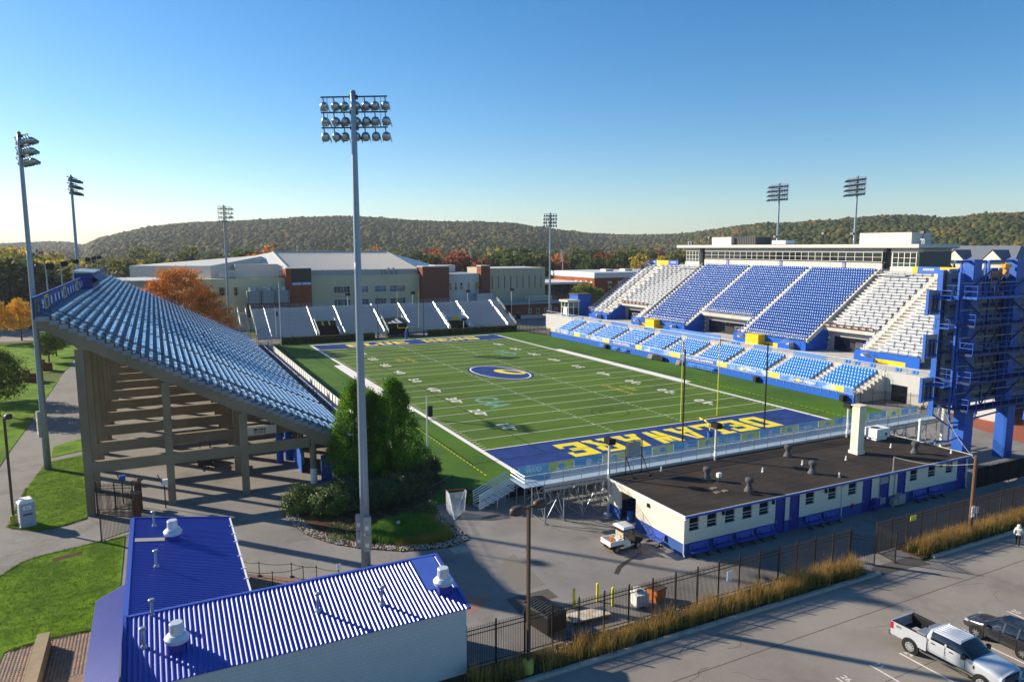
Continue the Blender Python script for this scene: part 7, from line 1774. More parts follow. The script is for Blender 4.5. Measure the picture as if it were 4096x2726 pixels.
# ------------------------------------------------------------------ the walking person
def person(label, loc, rz):
    vs = {'pelvis':(0,0,.93),'waist':(0,.01,1.1),'chest':(0,.02,1.33),'neck':(0,.03,1.50),'head':(0,.05,1.62),'top':(0,.04,1.74),
          'hipL':(-.1,0,.9),'kneeL':(-.1,.2,.52),'ankL':(-.1,.3,.1),'toeL':(-.1,.48,.05),
          'hipR':(.1,0,.9),'kneeR':(.1,-.02,.5),'ankR':(.1,-.28,.14),'toeR':(.1,-.14,.04),
          'shL':(-.19,.01,1.42),'elL':(-.27,-.12,1.16),'wrL':(-.26,.0,.95),'haL':(-.25,.05,.87),
          'shR':(.19,.01,1.42),'elR':(.27,.08,1.16),'wrR':(.25,.24,1.0),'haR':(.24,.3,.94)}
    ed = [('pelvis','waist'),('waist','chest'),('chest','neck'),('neck','head'),('head','top'),('pelvis','hipL'),('hipL','kneeL'),('kneeL','ankL'),('ankL','toeL'),('pelvis','hipR'),('hipR','kneeR'),('kneeR','ankR'),('ankR','toeR'),
          ('chest','shL'),('shL','elL'),('elL','wrL'),('wrL','haL'),('chest','shR'),('shR','elR'),('elR','wrR'),('wrR','haR')]
    rad = {'pelvis':(.16,.12),'waist':(.165,.13),'chest':(.19,.135),'neck':(.07,.075),'head':(.115,.125),'top':(.085,.09),'hipL':(.1,.11),'hipR':(.1,.11),'kneeL':(.07,.07),'kneeR':(.07,.07),'ankL':(.055,.055),'ankR':(.055,.055),'toeL':(.045,.04),'toeR':(.045,.04),
           'shL':(.085,.085),'shR':(.085,.085),'elL':(.065,.065),'elR':(.065,.065),'wrL':(.05,.05),'wrR':(.05,.05),'haL':(.035,.045),'haR':(.035,.045)}
    names = list(vs); me = bpy.data.meshes.new('body'); me.from_pydata([vs[n] for n in names], [(names.index(a), names.index(b_)) for a, b_ in ed], [])
    o = bpy.data.objects.new('tmp', me); col.objects.link(o); md = o.modifiers.new('s','SKIN'); sv = me.skin_vertices[0].data
    for i, n in enumerate(names): sv[i].radius = rad[n]
    sv[0].use_root = True
    ss = o.modifiers.new('d','SUBSURF'); ss.levels = 2; ss.render_levels = 2
    dg = bpy.context.evaluated_depsgraph_get(); bm_ = bpy.data.meshes.new_from_object(o.evaluated_get(dg)); bpy.data.objects.remove(o)
    bm_.name = 'person'
    for m_ in (mat('hoodie_white','#e2e0dc',rough=.85,var=.05,spec=.2), mat('trousers_black','#1a1a1e',rough=.8,var=.08,spec=.2), mat('shoe_black','#141414',rough=.5,var=.05), mat('skin','#a97a5d',rough=.6,var=.04)): bm_.materials.append(m_)
    for p in bm_.polygons:
        z = p.center.z; x = abs(p.center.x); y = p.center.y
        if z < .11: k = 2
        elif z < .9 and not (x > .2): k = 1
        elif x > .2 and z < .985 and (z < .93 or y > .24): k = 3
        elif z > 1.53 and y > .10 and z < 1.70: k = 3
        else: k = 0
        p.material_index = k; p.use_smooth = True
    t = place('person', bm_, None, loc, (0,0,rz)); tag(t, label, 'person')
    c = MB(); c.lathe((0,0,1.5), [(.09,0),(.135,.06),(.15,.14),(.125,.22),(.06,.265)], n=14); h = c.build('hood', MATS['hoodie_white'], t, local=True, smooth=True)
    c = MB(); c.box(-.1,.1,-.142,-.138,1.2,1.34); c.build('back_print', mat('print_yellow','#d8c456',rough=.8,var=.1), t, local=True)
    return t
person('person in a white hooded top and black trousers walking across the parking lot', (27.0,-43.6,-.02), R(-65))
# ------------------------------------------------------------------ plants
def foliage(name, stops, rough=.75, transl=.25, nscale=.35, isl=.55, spec=.25, gain=1.):
    """leaf material: colour ramp over (random per leaf, world noise)"""
    if name in MATS: return MATS[name]
    m = bpy.data.materials.new(name); m.use_nodes = True; MATS[name] = m; nt = m.node_tree; N = nt.nodes; L = nt.links; b = N['Principled BSDF']
    g = N.new('ShaderNodeNewGeometry'); ns = N.new('ShaderNodeTexNoise'); ns.inputs['Scale'].default_value = nscale; ns.inputs['Detail'].default_value = 3.; L.new(g.outputs['Position'], ns.inputs['Vector'])
    st = N.new('ShaderNodeMapRange'); st.inputs[1].default_value = .3; st.inputs[2].default_value = .7; L.new(ns.outputs[0], st.inputs[0])
    mx = N.new('ShaderNodeMix'); mx.inputs[0].default_value = isl; L.new(st.outputs[0], mx.inputs[2]); L.new(g.outputs['Random Per Island'], mx.inputs[3])
    cr = N.new('ShaderNodeValToRGB'); el = cr.color_ramp.elements
    while len(el) < len(stops): el.new(.5)
    for e_, (p, c) in zip(el, stops): e_.position = p; e_.color = (*[min(1., q*gain) for q in lin(c)], 1)
    L.new(mx.outputs[0], cr.inputs[0]); L.new(cr.outputs[0], b.inputs['Base Color']); b.inputs['Roughness'].default_value = rough; b.inputs['Specular IOR Level'].default_value = spec
    if transl:
        t = N.new('ShaderNodeBsdfTranslucent'); L.new(cr.outputs[0], t.inputs[0]); ms = N.new('ShaderNodeMixShader'); ms.inputs[0].default_value = transl
        L.new(b.outputs[0], ms.inputs[1]); L.new(t.outputs[0], ms.inputs[2]); L.new(ms.outputs[0], N['Material Output'].inputs[0])
    return m
def unit(n, r): v = r.normal(size=(n,3)); return v/np.linalg.norm(v,axis=1,keepdims=True)
def leafquads(C, s, r, asp=.6, nrm=None, bias=0.):
    n = len(C); a = unit(n, r)
    if nrm is not None and bias > 0:      # leaves lie roughly across the given normals
        w = unit(n, r)*(1-bias) + nrm*bias; w /= np.linalg.norm(w,axis=1,keepdims=True)
        a = a - w*np.sum(a*w,axis=1,keepdims=True); a /= np.linalg.norm(a,axis=1,keepdims=True); b_ = np.cross(w, a)
    else:
        b_ = np.cross(a, unit(n, r)); b_ /= np.linalg.norm(b_,axis=1,keepdims=True)+1e-9
    s = np.asarray(s).reshape(-1,1)
    V = np.stack([C+a*s*.5, C+b_*s*.5*asp, C-a*s*.5, C-b_*s*.5*asp], 1).reshape(-1,3)
    F = np.arange(4*n).reshape(n,4); return V, F
def crown_pts(blobs, nclump, per, rc, r, shell=.55, up=.0):
    """leaf centres gathered in clumps through the volume of several ellipsoids"""
    vol = np.array([b[3]*b[4]*b[5] for b in blobs])**.75; pick = r.choice(len(blobs), nclump, p=vol/vol.sum())
    B = np.array(blobs)[pick]; d = unit(nclump, r); rad = (shell+(1-shell)*r.random(nclump)**.6).reshape(-1,1)
    cl = B[:,:3] + d*rad*B[:,3:]
    C = np.repeat(cl, per, 0) + r.normal(size=(nclump*per,3))*np.array([rc,rc,rc*.7]); nrm = np.repeat(d, per, 0); nrm[:,2] += up
    return C, nrm/np.linalg.norm(nrm,axis=1,keepdims=True)
def trunk_mb(h, r0, spread, nb, seed, lo=.3):
    rr = random.Random(seed); b = MB(); b.tube((0,0,-.1),(0,0,h*.45),r0,r0*.75,n=8); b.tube((0,0,h*.45),(rr.uniform(-.2,.2),rr.uniform(-.2,.2),h*.85),r0*.75,r0*.2,n=8)
    for i in range(nb):
        z = h*(lo+.45*rr.random()); a = 2*math.pi*i/nb+rr.uniform(-.4,.4); d = spread*(.5+.4*rr.random()); p = (d*.45*math.cos(a),d*.45*math.sin(a),z+h*.12); q = (d*math.cos(a),d*math.sin(a),z+h*(.22+.15*rr.random()))
        b.tube((0,0,z),p,r0*.4,r0*.26,n=6); b.tube(p,q,r0*.26,r0*.08,n=6)
    return b
M_bark = mat('bark','#5a4a3c',rough=.95,var=.2,scale=4.,bump=.5,bscale=15.,spec=.1)
def tree(name, label, cat, loc, blobs, nclump, per, rc, size, m, seed, trunk, group=None, bias=.4, shell=.55, asp=.6, rz=0.):
    r = np.random.default_rng(seed); t = thing(name, label, cat, loc, rz, group)
    C, nr = crown_pts(blobs, nclump, per, rc, r, shell); V, F = leafquads(C, size*(.6+.8*r.random(len(C))), r, asp, nr, bias)
    place('crown', npmesh('crown', V, F, m), t)
    if trunk: place('trunk', trunk.mesh('trunk', M_bark), t)
    return t
# two tall bald cypress trees
F_cyp = foliage('cypress_leaf', gain=1.0, stops=[(0.,'#35551a'),(.45,'#4f7a1e'),(.75,'#6f9a24'),(1.,'#9db52f')], transl=.45, nscale=.6, isl=.45)
def cypress(label, loc, H, Rm, seed):
    r = np.random.default_rng(seed); t = thing('cypress_tree', label, 'tree', loc, 0, 'tall green trees in the bed')
    nc = 640; z = .06*H + (H*.93)*r.random(nc)**1.15
    prof = lambda z: Rm*np.clip(np.minimum((z/H+.12)/.32, ((1-z/H)/.74)**.62), 0.06, 1)
    a = r.random(nc)*2*math.pi; lob = 1+.16*np.sin(3*a+seed)+.10*np.sin(7*a+z*1.3)
    rad = prof(z)*lob*(.5+.5*r.random(nc)**.45)
    cl = np.stack([rad*np.cos(a), rad*np.sin(a), z], 1); per = 46
    C = np.repeat(cl, per, 0); off = r.normal(size=(len(C),3))*np.array([.20,.20,.30]); C = C + off
    od = np.stack([np.cos(a), np.sin(a), .25*np.ones(nc)],1); nr = np.repeat(od, per, 0); nr /= np.linalg.norm(nr,axis=1,keepdims=True)
    V, F = leafquads(C, .20*(.6+.8*r.random(len(C))), r, .5, nr, .35); place('crown', npmesh('crown', V, F, F_cyp), t)
    b = MB(); b.tube((0,0,-.1),(0,0,H*.9),.24,.04,n=8); place('trunk', b.mesh('trunk', M_bark), t)
cypress('tall conical green tree in the bed, left of the light mast', (-16.4,-5.4,0), 10.4, 2.9, 1)
cypress('tall conical green tree in the bed, by the white loudspeaker pole', (-12.9,-6.8,0), 10.6, 3.0, 2)
cypress('smaller green tree between the two tall ones in the bed', (-14.7,-5.2,0), 9.2, 2.0, 3)
# shrubs of the bed
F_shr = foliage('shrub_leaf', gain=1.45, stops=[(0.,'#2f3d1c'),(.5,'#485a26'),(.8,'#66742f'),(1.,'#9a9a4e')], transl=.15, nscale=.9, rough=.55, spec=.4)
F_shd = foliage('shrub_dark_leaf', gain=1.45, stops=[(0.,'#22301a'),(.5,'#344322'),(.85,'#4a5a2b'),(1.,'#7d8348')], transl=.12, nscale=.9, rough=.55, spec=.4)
def shrub(label, loc, rx, ry, h, seed, m=F_shr, n=230):
    bl = [(0,0,h*.45,rx,ry,h*.55),(rx*.35,ry*.2,h*.4,rx*.6,ry*.6,h*.5),(-rx*.4,-ry*.25,h*.35,rx*.6,ry*.6,h*.45)]
    b = MB()
    for i in range(7): a = 2*math.pi*i/7; b.tube((0,0,-.05),(rx*.6*math.cos(a),ry*.6*math.sin(a),h*.6),.05,.02,n=5)
    tree('shrub', label, 'shrub', loc, bl, n, 46, .2, .16, m, seed, b, 'shrubs in the planted bed', .5, .6)
shrub('rounded leafy shrub at the left tip of the planted bed', (-22.6,-10.2,0), 1.7,1.6,2.3, 11)
shrub('leafy shrub, second from the left tip of the bed', (-20.3,-11.8,0), 1.9,1.7,2.6, 12)
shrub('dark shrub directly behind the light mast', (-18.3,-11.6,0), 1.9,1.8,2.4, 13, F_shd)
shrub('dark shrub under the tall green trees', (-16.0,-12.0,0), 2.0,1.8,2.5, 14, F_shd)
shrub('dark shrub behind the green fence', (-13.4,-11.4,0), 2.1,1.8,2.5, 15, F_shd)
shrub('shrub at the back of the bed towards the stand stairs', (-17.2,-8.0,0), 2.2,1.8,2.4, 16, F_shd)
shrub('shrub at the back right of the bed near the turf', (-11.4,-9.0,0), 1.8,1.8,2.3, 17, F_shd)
shrub('ball-shaped clipped shrub at the foot of the loudspeaker pole', (-8.9,-6.4,0), .95,.95,2.2, 18, F_shd, 150)
shrub('small dark shrub before the green fence', (-13.0,-16.3,0), 1.0,.8,1.0, 19, F_shd, 90)
shrub('bush at the foot of the low bleacher stair', (-8.4,-15.2,0), .6,.5,1.2, 20, F_shr, 60)
# bed soil, river-stone border
bed = [(-23.78,-9.4),(-24.1,-11.45),(-23.88,-13.61),(-23.41,-15.78),(-22.54,-17.53),(-21.57,-19.04),(-20.25,-20.44),(-18.87,-21.49),(-17.34,-22.62),(-15.64,-23.22),(-14.39,-23.48),(-13.24,-23.56),(-11.75,-22.95),(-11.5,-22.26),(-11.6,-20.02),(-11.72,-17.62),(-11.74,-14.78),(-11.0,-12.0),(-8.2,-8.9),(-8.0,-4.6),(-15.5,-4.0),(-19,-4.6),(-22.4,-7.6)]
poly('planting_bed', bed, .05, M_mulch, .09)
r = np.random.default_rng(5)
ico_v = None
def rocks(name, pts, smin, smax, m, seed, z0=.05):
    """many small rounded stones joined as one mass"""
    t = (1+5**.5)/2; iv = np.array([(-1,t,0),(1,t,0),(-1,-t,0),(1,-t,0),(0,-1,t),(0,1,t),(0,-1,-t),(0,1,-t),(t,0,-1),(t,0,1),(-t,0,-1),(-t,0,1)],float); iv /= np.linalg.norm(iv[0])
    fc = np.array([(0,11,5),(0,5,1),(0,1,7),(0,7,10),(0,10,11),(1,5,9),(5,11,4),(11,10,2),(10,7,6),(7,1,8),(3,9,4),(3,4,2),(3,2,6),(3,6,8),(3,8,9),(4,9,5),(2,4,11),(6,2,10),(8,6,7),(9,8,1)])
    r = np.random.default_rng(seed); n = len(pts); s = (smin+(smax-smin)*r.random(n)); sc = np.stack([s, s*(.6+.4*r.random(n)), s*(.4+.3*r.random(n))],1)
    a = r.random(n)*2*math.pi; V = iv[None]*sc[:,None,:]*(1+.18*r.normal(size=(n,12,1)))
    x = V[:,:,0]*np.cos(a)[:,None]-V[:,:,1]*np.sin(a)[:,None]; y = V[:,:,0]*np.sin(a)[:,None]+V[:,:,1]*np.cos(a)[:,None]; V = np.stack([x,y,V[:,:,2]],2)
    V += np.concatenate([np.asarray(pts), (z0+sc[:,2:3]*.5)],1)[:,None,:]
    F = (fc[None]+ (np.arange(n)*12)[:,None,None]).reshape(-1,3); me = npmesh(name, V.reshape(-1,3), F, m, smooth=False); return me
pts = []
for (x0,y0),(x1,y1) in zip(bed[0:16], bed[1:17]):
    d = Vector((x1-x0,y1-y0)); L_ = d.length; nn = Vector((-d.y,d.x)).normalized()
    for i in range(int(L_*46)): t_ = r.random(); w = r.random()*1.0; pts.append((x0+d.x*t_+nn.x*w, y0+d.y*t_+nn.y*w))
o = place('river_stones', rocks('river_stones', pts, .05, .11, M_rock, 3)); tag(o, 'pale rounded river stones edging the planted bed', 'stones', kind='stuff')
pts = [(r.uniform(-14,-1), r.uniform(-40.4,-39.7)) for i in range(260)]
o = place('bed_gravel', rocks('bed_gravel', pts, .03, .07, M_rock, 4, .09)); tag(o, 'loose pale gravel under the parking lot fence', 'gravel', kind='stuff')
# grasses: bundles of bent blades
def blades(P, H, W, lean, r, seg=2):
    n = len(P); a = r.random(n)*2*math.pi; L_ = lean*(.3+.7*r.random(n)); d = np.stack([np.cos(a),np.sin(a)],1); wv = np.stack([-np.sin(a),np.cos(a)],1)
    V = []; 
    for k in range(seg+1):
        t = k/seg; c = np.concatenate([P[:,:2]+d*(L_*t**1.7)[:,None], (P[:,2]+H*t*(1-.15*t*(L_/np.maximum(H,.1))))[:,None]],1); w = (W*(1-.85*t))[:,None] if k < seg else (W*.12)[:,None]
        V += [np.concatenate([c[:,:2]-wv*w*.5, c[:,2:]],1), np.concatenate([c[:,:2]+wv*w*.5, c[:,2:]],1)]
    V = np.stack(V,1); m = 2*(seg+1); F = []
    for k in range(seg): F.append(np.stack([np.arange(n)*m+2*k, np.arange(n)*m+2*k+1, np.arange(n)*m+2*k+3, np.arange(n)*m+2*k+2],1))
    return V.reshape(-1,3), np.concatenate(F,0)
F_gold = foliage('dry_plume', gain=1.2, stops=[(0.,'#8a6a34'),(.5,'#b98f4d'),(1.,'#d6b274')], transl=.35, nscale=1.2); F_grn = foliage('tuft_green', [(0.,'#3d4a1c'),(.5,'#5f6a28'),(1.,'#8a8038')], transl=.3, nscale=1.)
F_lir = foliage('bed_grass', gain=1.45, stops=[(0.,'#33541c'),(.5,'#4d7426'),(1.,'#7f9638')], transl=.3, nscale=.8); F_yel = foliage('bed_grass_yellow', [(0.,'#6a742a'),(.5,'#94913a'),(1.,'#b99a44')], transl=.3, nscale=.8)
def tufts(name, label, centres, nb, H, W, lean, m, seed, spread=.16, z0=.09):
    r = np.random.default_rng(seed); c = np.repeat(np.asarray(centres,float), nb, 0); n = len(c); P = np.concatenate([c[:,:2]+r.normal(size=(n,2))*spread, np.full((n,1),z0)],1)
    hh = H*(.65+.5*r.random(n))*(c[:,2] if c.shape[1] > 2 else 1.); V, F = blades(P, hh, W*(.7+.6*r.random(n)), lean, r); o = place(name, npmesh(name, V, F, m)); return tag(o, label, 'grass', kind='stuff')
r = np.random.default_rng(21); ct = []
def stripc(x0, x1, dens, ymin=-41.55, ymax=-40.35, hs=1.):
    x = x0
    while x < x1: x += .34/dens; ct.append((x+r.normal()*.08, ymin+(ymax-ymin)*r.random(), hs*(.8+.4*r.random())))
stripc(-19.5,-16.4,1.6,hs=.95); stripc(-15.4,-13.2,1.6,hs=.85); stripc(-12.9,-6.5,2.0,hs=.9); stripc(-6.5,11.3,2.6); stripc(4,11.4,1.5,hs=1.1); stripc(18.2,46,3.0); stripc(19,27,1.0,hs=.9)
tufts('dry_reed_plumes', 'tall tan feather reed grass along the parking lot fence', ct, 30, 1.18, .022, .42, F_gold, 31, .17)
tufts('reed_grass_leaves', 'green lower leaves of the reed grass along the fence', ct, 56, .72, .026, .55, F_grn, 32, .2)
r = np.random.default_rng(22); bc = []; by2 = []
from mathutils.geometry import intersect_point_line
def inside(p, pg):
    x, y = p; c = False; j = len(pg)-1
    for i in range(len(pg)):
        if (pg[i][1] > y) != (pg[j][1] > y) and x < (pg[j][0]-pg[i][0])*(y-pg[i][1])/(pg[j][1]-pg[i][1])+pg[i][0]: c = not c
        j = i
    return c
gz = [(-19.3,-19.6),(-18.0,-20.6),(-16.8,-21.6),(-15.2,-22.3),(-13.6,-22.5),(-12.7,-21.8),(-12.6,-19.5),(-13.0,-16.8),(-15.5,-16.6),(-17.8,-17.2)]
while len(bc) < 330:
    p = (r.uniform(-19.4,-12.5), r.uniform(-22.6,-16.5))
    if inside(p, gz): (by2 if (p[1] < -21.0 or p[0] > -13.6) else bc).append((p[0],p[1],.8+.4*r.random())); 
    if len(by2) > 200: break
while len(bc) < 300:
    p = (r.uniform(-19.4,-12.5), r.uniform(-22.6,-16.5))
    if inside(p, gz) and p[1] > -21.2: bc.append((p[0],p[1],.8+.4*r.random()))
tufts('bed_grass_clumps', 'arching green ornamental grass filling the bed', bc, 60, .62, .024, .5, F_lir, 41, .2, .05)
tufts('bed_grass_border', 'yellowish ornamental grass at the front edge of the bed', by2, 60, .5, .024, .5, F_yel, 42, .2, .05)
gc = [(r.uniform(-21.5,-18.6), r.uniform(-18.6,-15.0), 1.) for i in range(16)]
tufts('ground_cover', 'low green ground cover on the bare part of the bed', gc, 50, .3, .05, .25, F_shr, 43, .3, .05)
# short grass fringe along the lawn edges
lc = []
def fringe(p, q, n):
    for i in range(n): t_ = r.random(); lc.append((p[0]+(q[0]-p[0])*t_+r.normal()*.05, p[1]+(q[1]-p[1])*t_+r.normal()*.05, .7+.6*r.random()))
for pg in ([(-45.77,8.1),(-45.7,1.),(-45.64,-2.85),(-45.3,-3.4),(-43.5,-4.97),(-42.3,-5.0),(-41.2,-4.5),(-39.85,-3.6)],[(-45.3,-15.6),(-44.5,-13.75),(-43.5,-11.8),(-42.75,-11.2),(-41.6,-10.85),(-38.8,-10.1),(-36.7,-9.75)],[(-37.8,-25.2),(-40.3,-25.1),(-42.45,-25.7)]):
    for p, q in zip(pg[:-1], pg[1:]): fringe(p, q, int(30*math.hypot(q[0]-p[0],q[1]-p[1])))
F_lawn = foliage('lawn_blade', [(0.,'#435f10'),(.5,'#5d7a16'),(1.,'#7f962a')], transl=.3, nscale=.7)
tufts('lawn_fringe', 'ragged grass along the edges of the lawns', lc, 10, .09, .02, .07, F_lawn, 44, .06, .03)
lc = [(r.uniform(-46,-36.9), r.uniform(-25,-10.2), 1.) for i in range(5200)]; lc = [p for p in lc if inside(p[:2], [(-46.5,-18),(-45.3,-15.8),(-44.5,-13.95),(-43.5,-12.0),(-41.6,-11.0),(-38.8,-10.3),(-36.9,-9.95),(-36.9,-25.2),(-42.3,-25.6),(-46.5,-26)]) and not (-41.6 < p[0] < -39.4 and -12.8 < p[1] < -11.4)]
l2 = [(r.uniform(-45.6,-39.9), r.uniform(-4.9,18), 1.) for i in range(5200)]; lc += [p for p in l2 if inside(p[:2], [(-45.7,8.),(-45.6,-2.85),(-43.5,-4.9),(-42.3,-4.9),(-41.2,-4.4),(-39.9,-3.5),(-41.0,19),(-45.2,17)])]
tufts('lawn_tufts', 'short uneven grass of the lawns beside the walk', lc, 9, .06, .022, .06, F_lawn, 45, .12, .03)
# clipped hedges behind the far end line
def hedge(label, x0, x1, y0, y1, h, seed, m):
    r = np.random.default_rng(seed); t = thing('hedge', label, 'hedge', ((x0+x1)/2,(y0+y1)/2,0), 0, 'clipped hedges round the field')
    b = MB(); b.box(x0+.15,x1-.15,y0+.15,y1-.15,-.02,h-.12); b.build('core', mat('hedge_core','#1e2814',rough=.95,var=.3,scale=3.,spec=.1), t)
    A = [((x1-x0)*h,0),((x1-x0)*(y1-y0),1),((y1-y0)*h,2),((y1-y0)*h,3)]; n = int(sum(a for a,_ in A)*75); w = np.array([a for a,_ in A]); k = r.choice(4, n, p=w/w.sum())
    u = r.random(n); v = r.random(n); C = np.zeros((n,3)); nr = np.zeros((n,3)); j = r.normal(size=n)*.07; bmp = .10*np.sin(u*(x1-x0)*2.3+seed)
    for kk in range(4):
        q = k == kk
        if kk == 0: C[q] = np.stack([x0+(x1-x0)*u[q], np.full(q.sum(),y0)+j[q]+bmp[q], h*v[q]],1); nr[q] = (0,-1,0)
        if kk == 1: C[q] = np.stack([x0+(x1-x0)*u[q], y0+(y1-y0)*v[q], h+j[q]+bmp[q]*.6],1); nr[q] = (0,0,1)
        if kk == 2: C[q] = np.stack([np.full(q.sum(),x0)+j[q], y0+(y1-y0)*u[q], h*v[q]],1); nr[q] = (-1,0,0)
        if kk == 3: C[q] = np.stack([np.full(q.sum(),x1)+j[q], y0+(y1-y0)*u[q], h*v[q]],1); nr[q] = (1,0,0)
    C -= np.array(worldloc(t)); V, F = leafquads(C, .22*(.6+.8*r.random(n)), r, .6, nr, .55); place('foliage', npmesh('foliage', V, F, m), t)
F_hed = foliage('hedge_leaf', [(0.,'#2a3318'),(.5,'#424c22'),(.85,'#5c6430'),(1.,'#8c7f52')], transl=.12, nscale=.8)
hedge('long clipped hedge left of the far goalpost', -6.4, 17.0, 105.6, 106.9, 1.55, 1, F_hed)
hedge('long clipped hedge right of the far goalpost', 31.8, 58.4, 105.8, 107.0, 1.5, 2, F_hed)
hedge('short low hedge at the far corner of the concrete grandstand', -9.9, -8.2, 84.0, 97.0, .9, 3, foliage('hedge_yellow_leaf', [(0.,'#465420'),(.5,'#6b7a2a'),(1.,'#98983c')], transl=.2, nscale=.8))

# ------------------------------------------------------------------ trees round the stadium
F_org = foliage('maple_orange', gain=1.1, stops=[(0.,'#6a5a1e'),(.3,'#a3691f'),(.6,'#c8761c'),(.85,'#d68a2a'),(1.,'#b5461a')], transl=.35, nscale=.16, isl=.5)
tree('maple_tree', 'large rounded orange maple behind the concrete grandstand', 'tree', (-28.6,113,0), [(0,0,10.5,8.6,8.0,7.2),(-5,0,9,5.2,5,5.6),(6,-1,7.5,5.5,5.5,5.4),(0,0,14.5,6.0,5.6,4.8),(9.4,-1,5.2,3.2,3.4,3.2)], 980, 30, .55, .42, F_org, 51, trunk_mb(15,.45,6.,9,4))
F_lg = foliage('leaf_green', gain=1.5, stops=[(0.,'#3a4a1c'),(.5,'#55672a'),(.85,'#7f7f34'),(1.,'#a58a3e')], transl=.3, nscale=.3); F_ly = foliage('leaf_yellow', gain=1.4, stops=[(0.,'#7a6a1e'),(.4,'#b08a24'),(.8,'#d0a02c'),(1.,'#c4781f')], transl=.35, nscale=.2)
F_lyg = foliage('leaf_yellowgreen', [(0.,'#4f5f22'),(.5,'#7d8630'),(1.,'#b3a640')], transl=.3, nscale=.25)
def smalltree(label, loc, h, w, m, seed, nc=240, name='park_tree', per=26, size=.3):
    tree(name, label, 'tree', loc, [(0,0,h*.62,w,w,h*.36),(w*.35,.2*w,h*.5,w*.6,w*.6,h*.26),(-w*.4,-.1*w,h*.52,w*.6,w*.6,h*.26),(0,0,h*.82,w*.6,w*.6,h*.2)], nc, per, w*.1, size, m, seed, trunk_mb(h*.85,.09+h*.012,w*.8,7,seed,.25))
smalltree('green tree with browning leaves at the left picture edge by the walk', (-54.0,46,0), 9.6, 3.7, F_lg, 61, 420)
smalltree('green tree left of the walk, partly cut by the picture edge', (-58.5,60,0), 9.0, 3.6, F_lg, 62, 340)
smalltree('small green tree on the lawn by the low brick walls', (-53.8,99.2,0), 6.3, 2.3, F_lg, 63, 200)
smalltree('small green tree behind the first one on the lawn', (-53.4,108,0), 6.2, 2.2, F_lg, 64, 180)
smalltree('golden yellow tree beside the far road, left of its neighbour', (-70.5,142,0), 11.2, 4.0, F_ly, 65, 360)
smalltree('golden yellow tree beside the far road, right of its neighbour', (-64.6,144,0), 10.6, 3.6, F_ly, 66, 340)
smalltree('yellow-green tree before the white-banded brick building', (107,147,0), 10.6, 5.2, F_lyg, 67, 460, size=.4)
smalltree('darker green tree beside the yellow-green one, before the brick building', (114.5,150,0), 8.6, 4.0, F_lg, 68, 320, size=.38)
smalltree('small planted shrub with yellow flowers by the scoreboard patio', (70.5,-24.5,0), 2.6, 1.2, F_ly, 69, 90, size=.2)
# belt of trees beyond the buildings: a few crown shapes in autumn colours, each tree its own object
COLS = {'green':[(0.,'#26331a'),(.5,'#3b4a22'),(1.,'#5c6430')],'olive':[(0.,'#3d4320'),(.5,'#585a2a'),(1.,'#7c7236')],'yellow':[(0.,'#6b6522'),(.5,'#98852a'),(1.,'#bf9c38')],'orange':[(0.,'#6e4a1e'),(.5,'#a05f24'),(1.,'#bf7a30')],'rust':[(0.,'#4d2f20'),(.5,'#7a4028'),(1.,'#99562f')],'pine':[(0.,'#1a2416'),(.5,'#283320'),(1.,'#3c4428')]}
CM = {}
for cn, st in COLS.items():
    fm_ = foliage('wood_'+cn, st, gain=1.5, transl=.4, nscale=.12, isl=.5)
    for v in range(3):
        r = np.random.default_rng(100+v*7+len(cn)); h = 12.
        if cn == 'pine': bl = [(0,0,h*(.2+.13*i),3.4-.5*i,3.4-.5*i,1.5) for i in range(6)]
        else: bl = [(r.normal()*1.2, r.normal()*1.2, h*(.42+.4*r.random()), 2.6+1.4*r.random(), 2.6+1.4*r.random(), 2.2+1.2*r.random()) for i in range(6)]+[(0,0,h*.6,3.6,3.6,4.2)]
        C, nr = crown_pts(bl, 150, 9, .5, r, .6); V, F = leafquads(C, .95*(.6+.8*r.random(len(C))), r, .7, nr, .45); CM[cn,v] = npmesh('crown', V, F, fm_)
tk = MB(); tk.tube((0,0,-.2),(0,0,7),.28,.12,n=6); tk_me = tk.mesh('trunk', M_bark)
ADJ = {'green':'deep green','olive':'olive green','yellow':'yellow','orange':'orange','rust':'russet','pine':'dark evergreen'}
def woodtree(x, y, cn, s, seed, side):
    t = thing('woodland_tree', ADJ[cn]+' tree in the autumn tree belt '+side, 'tree', (x,y,0), random.Random(seed).uniform(0,6.28), ADJ[cn]+' belt trees '+side); t.scale = (s*random.Random(seed+1).uniform(.85,1.2),s*random.Random(seed+2).uniform(.85,1.2),s)
    place('crown', CM[cn, seed % 3], t); place('trunk', tk_me, t)
rr = random.Random(77); placed = 0; used_ = []
C0 = camo.location
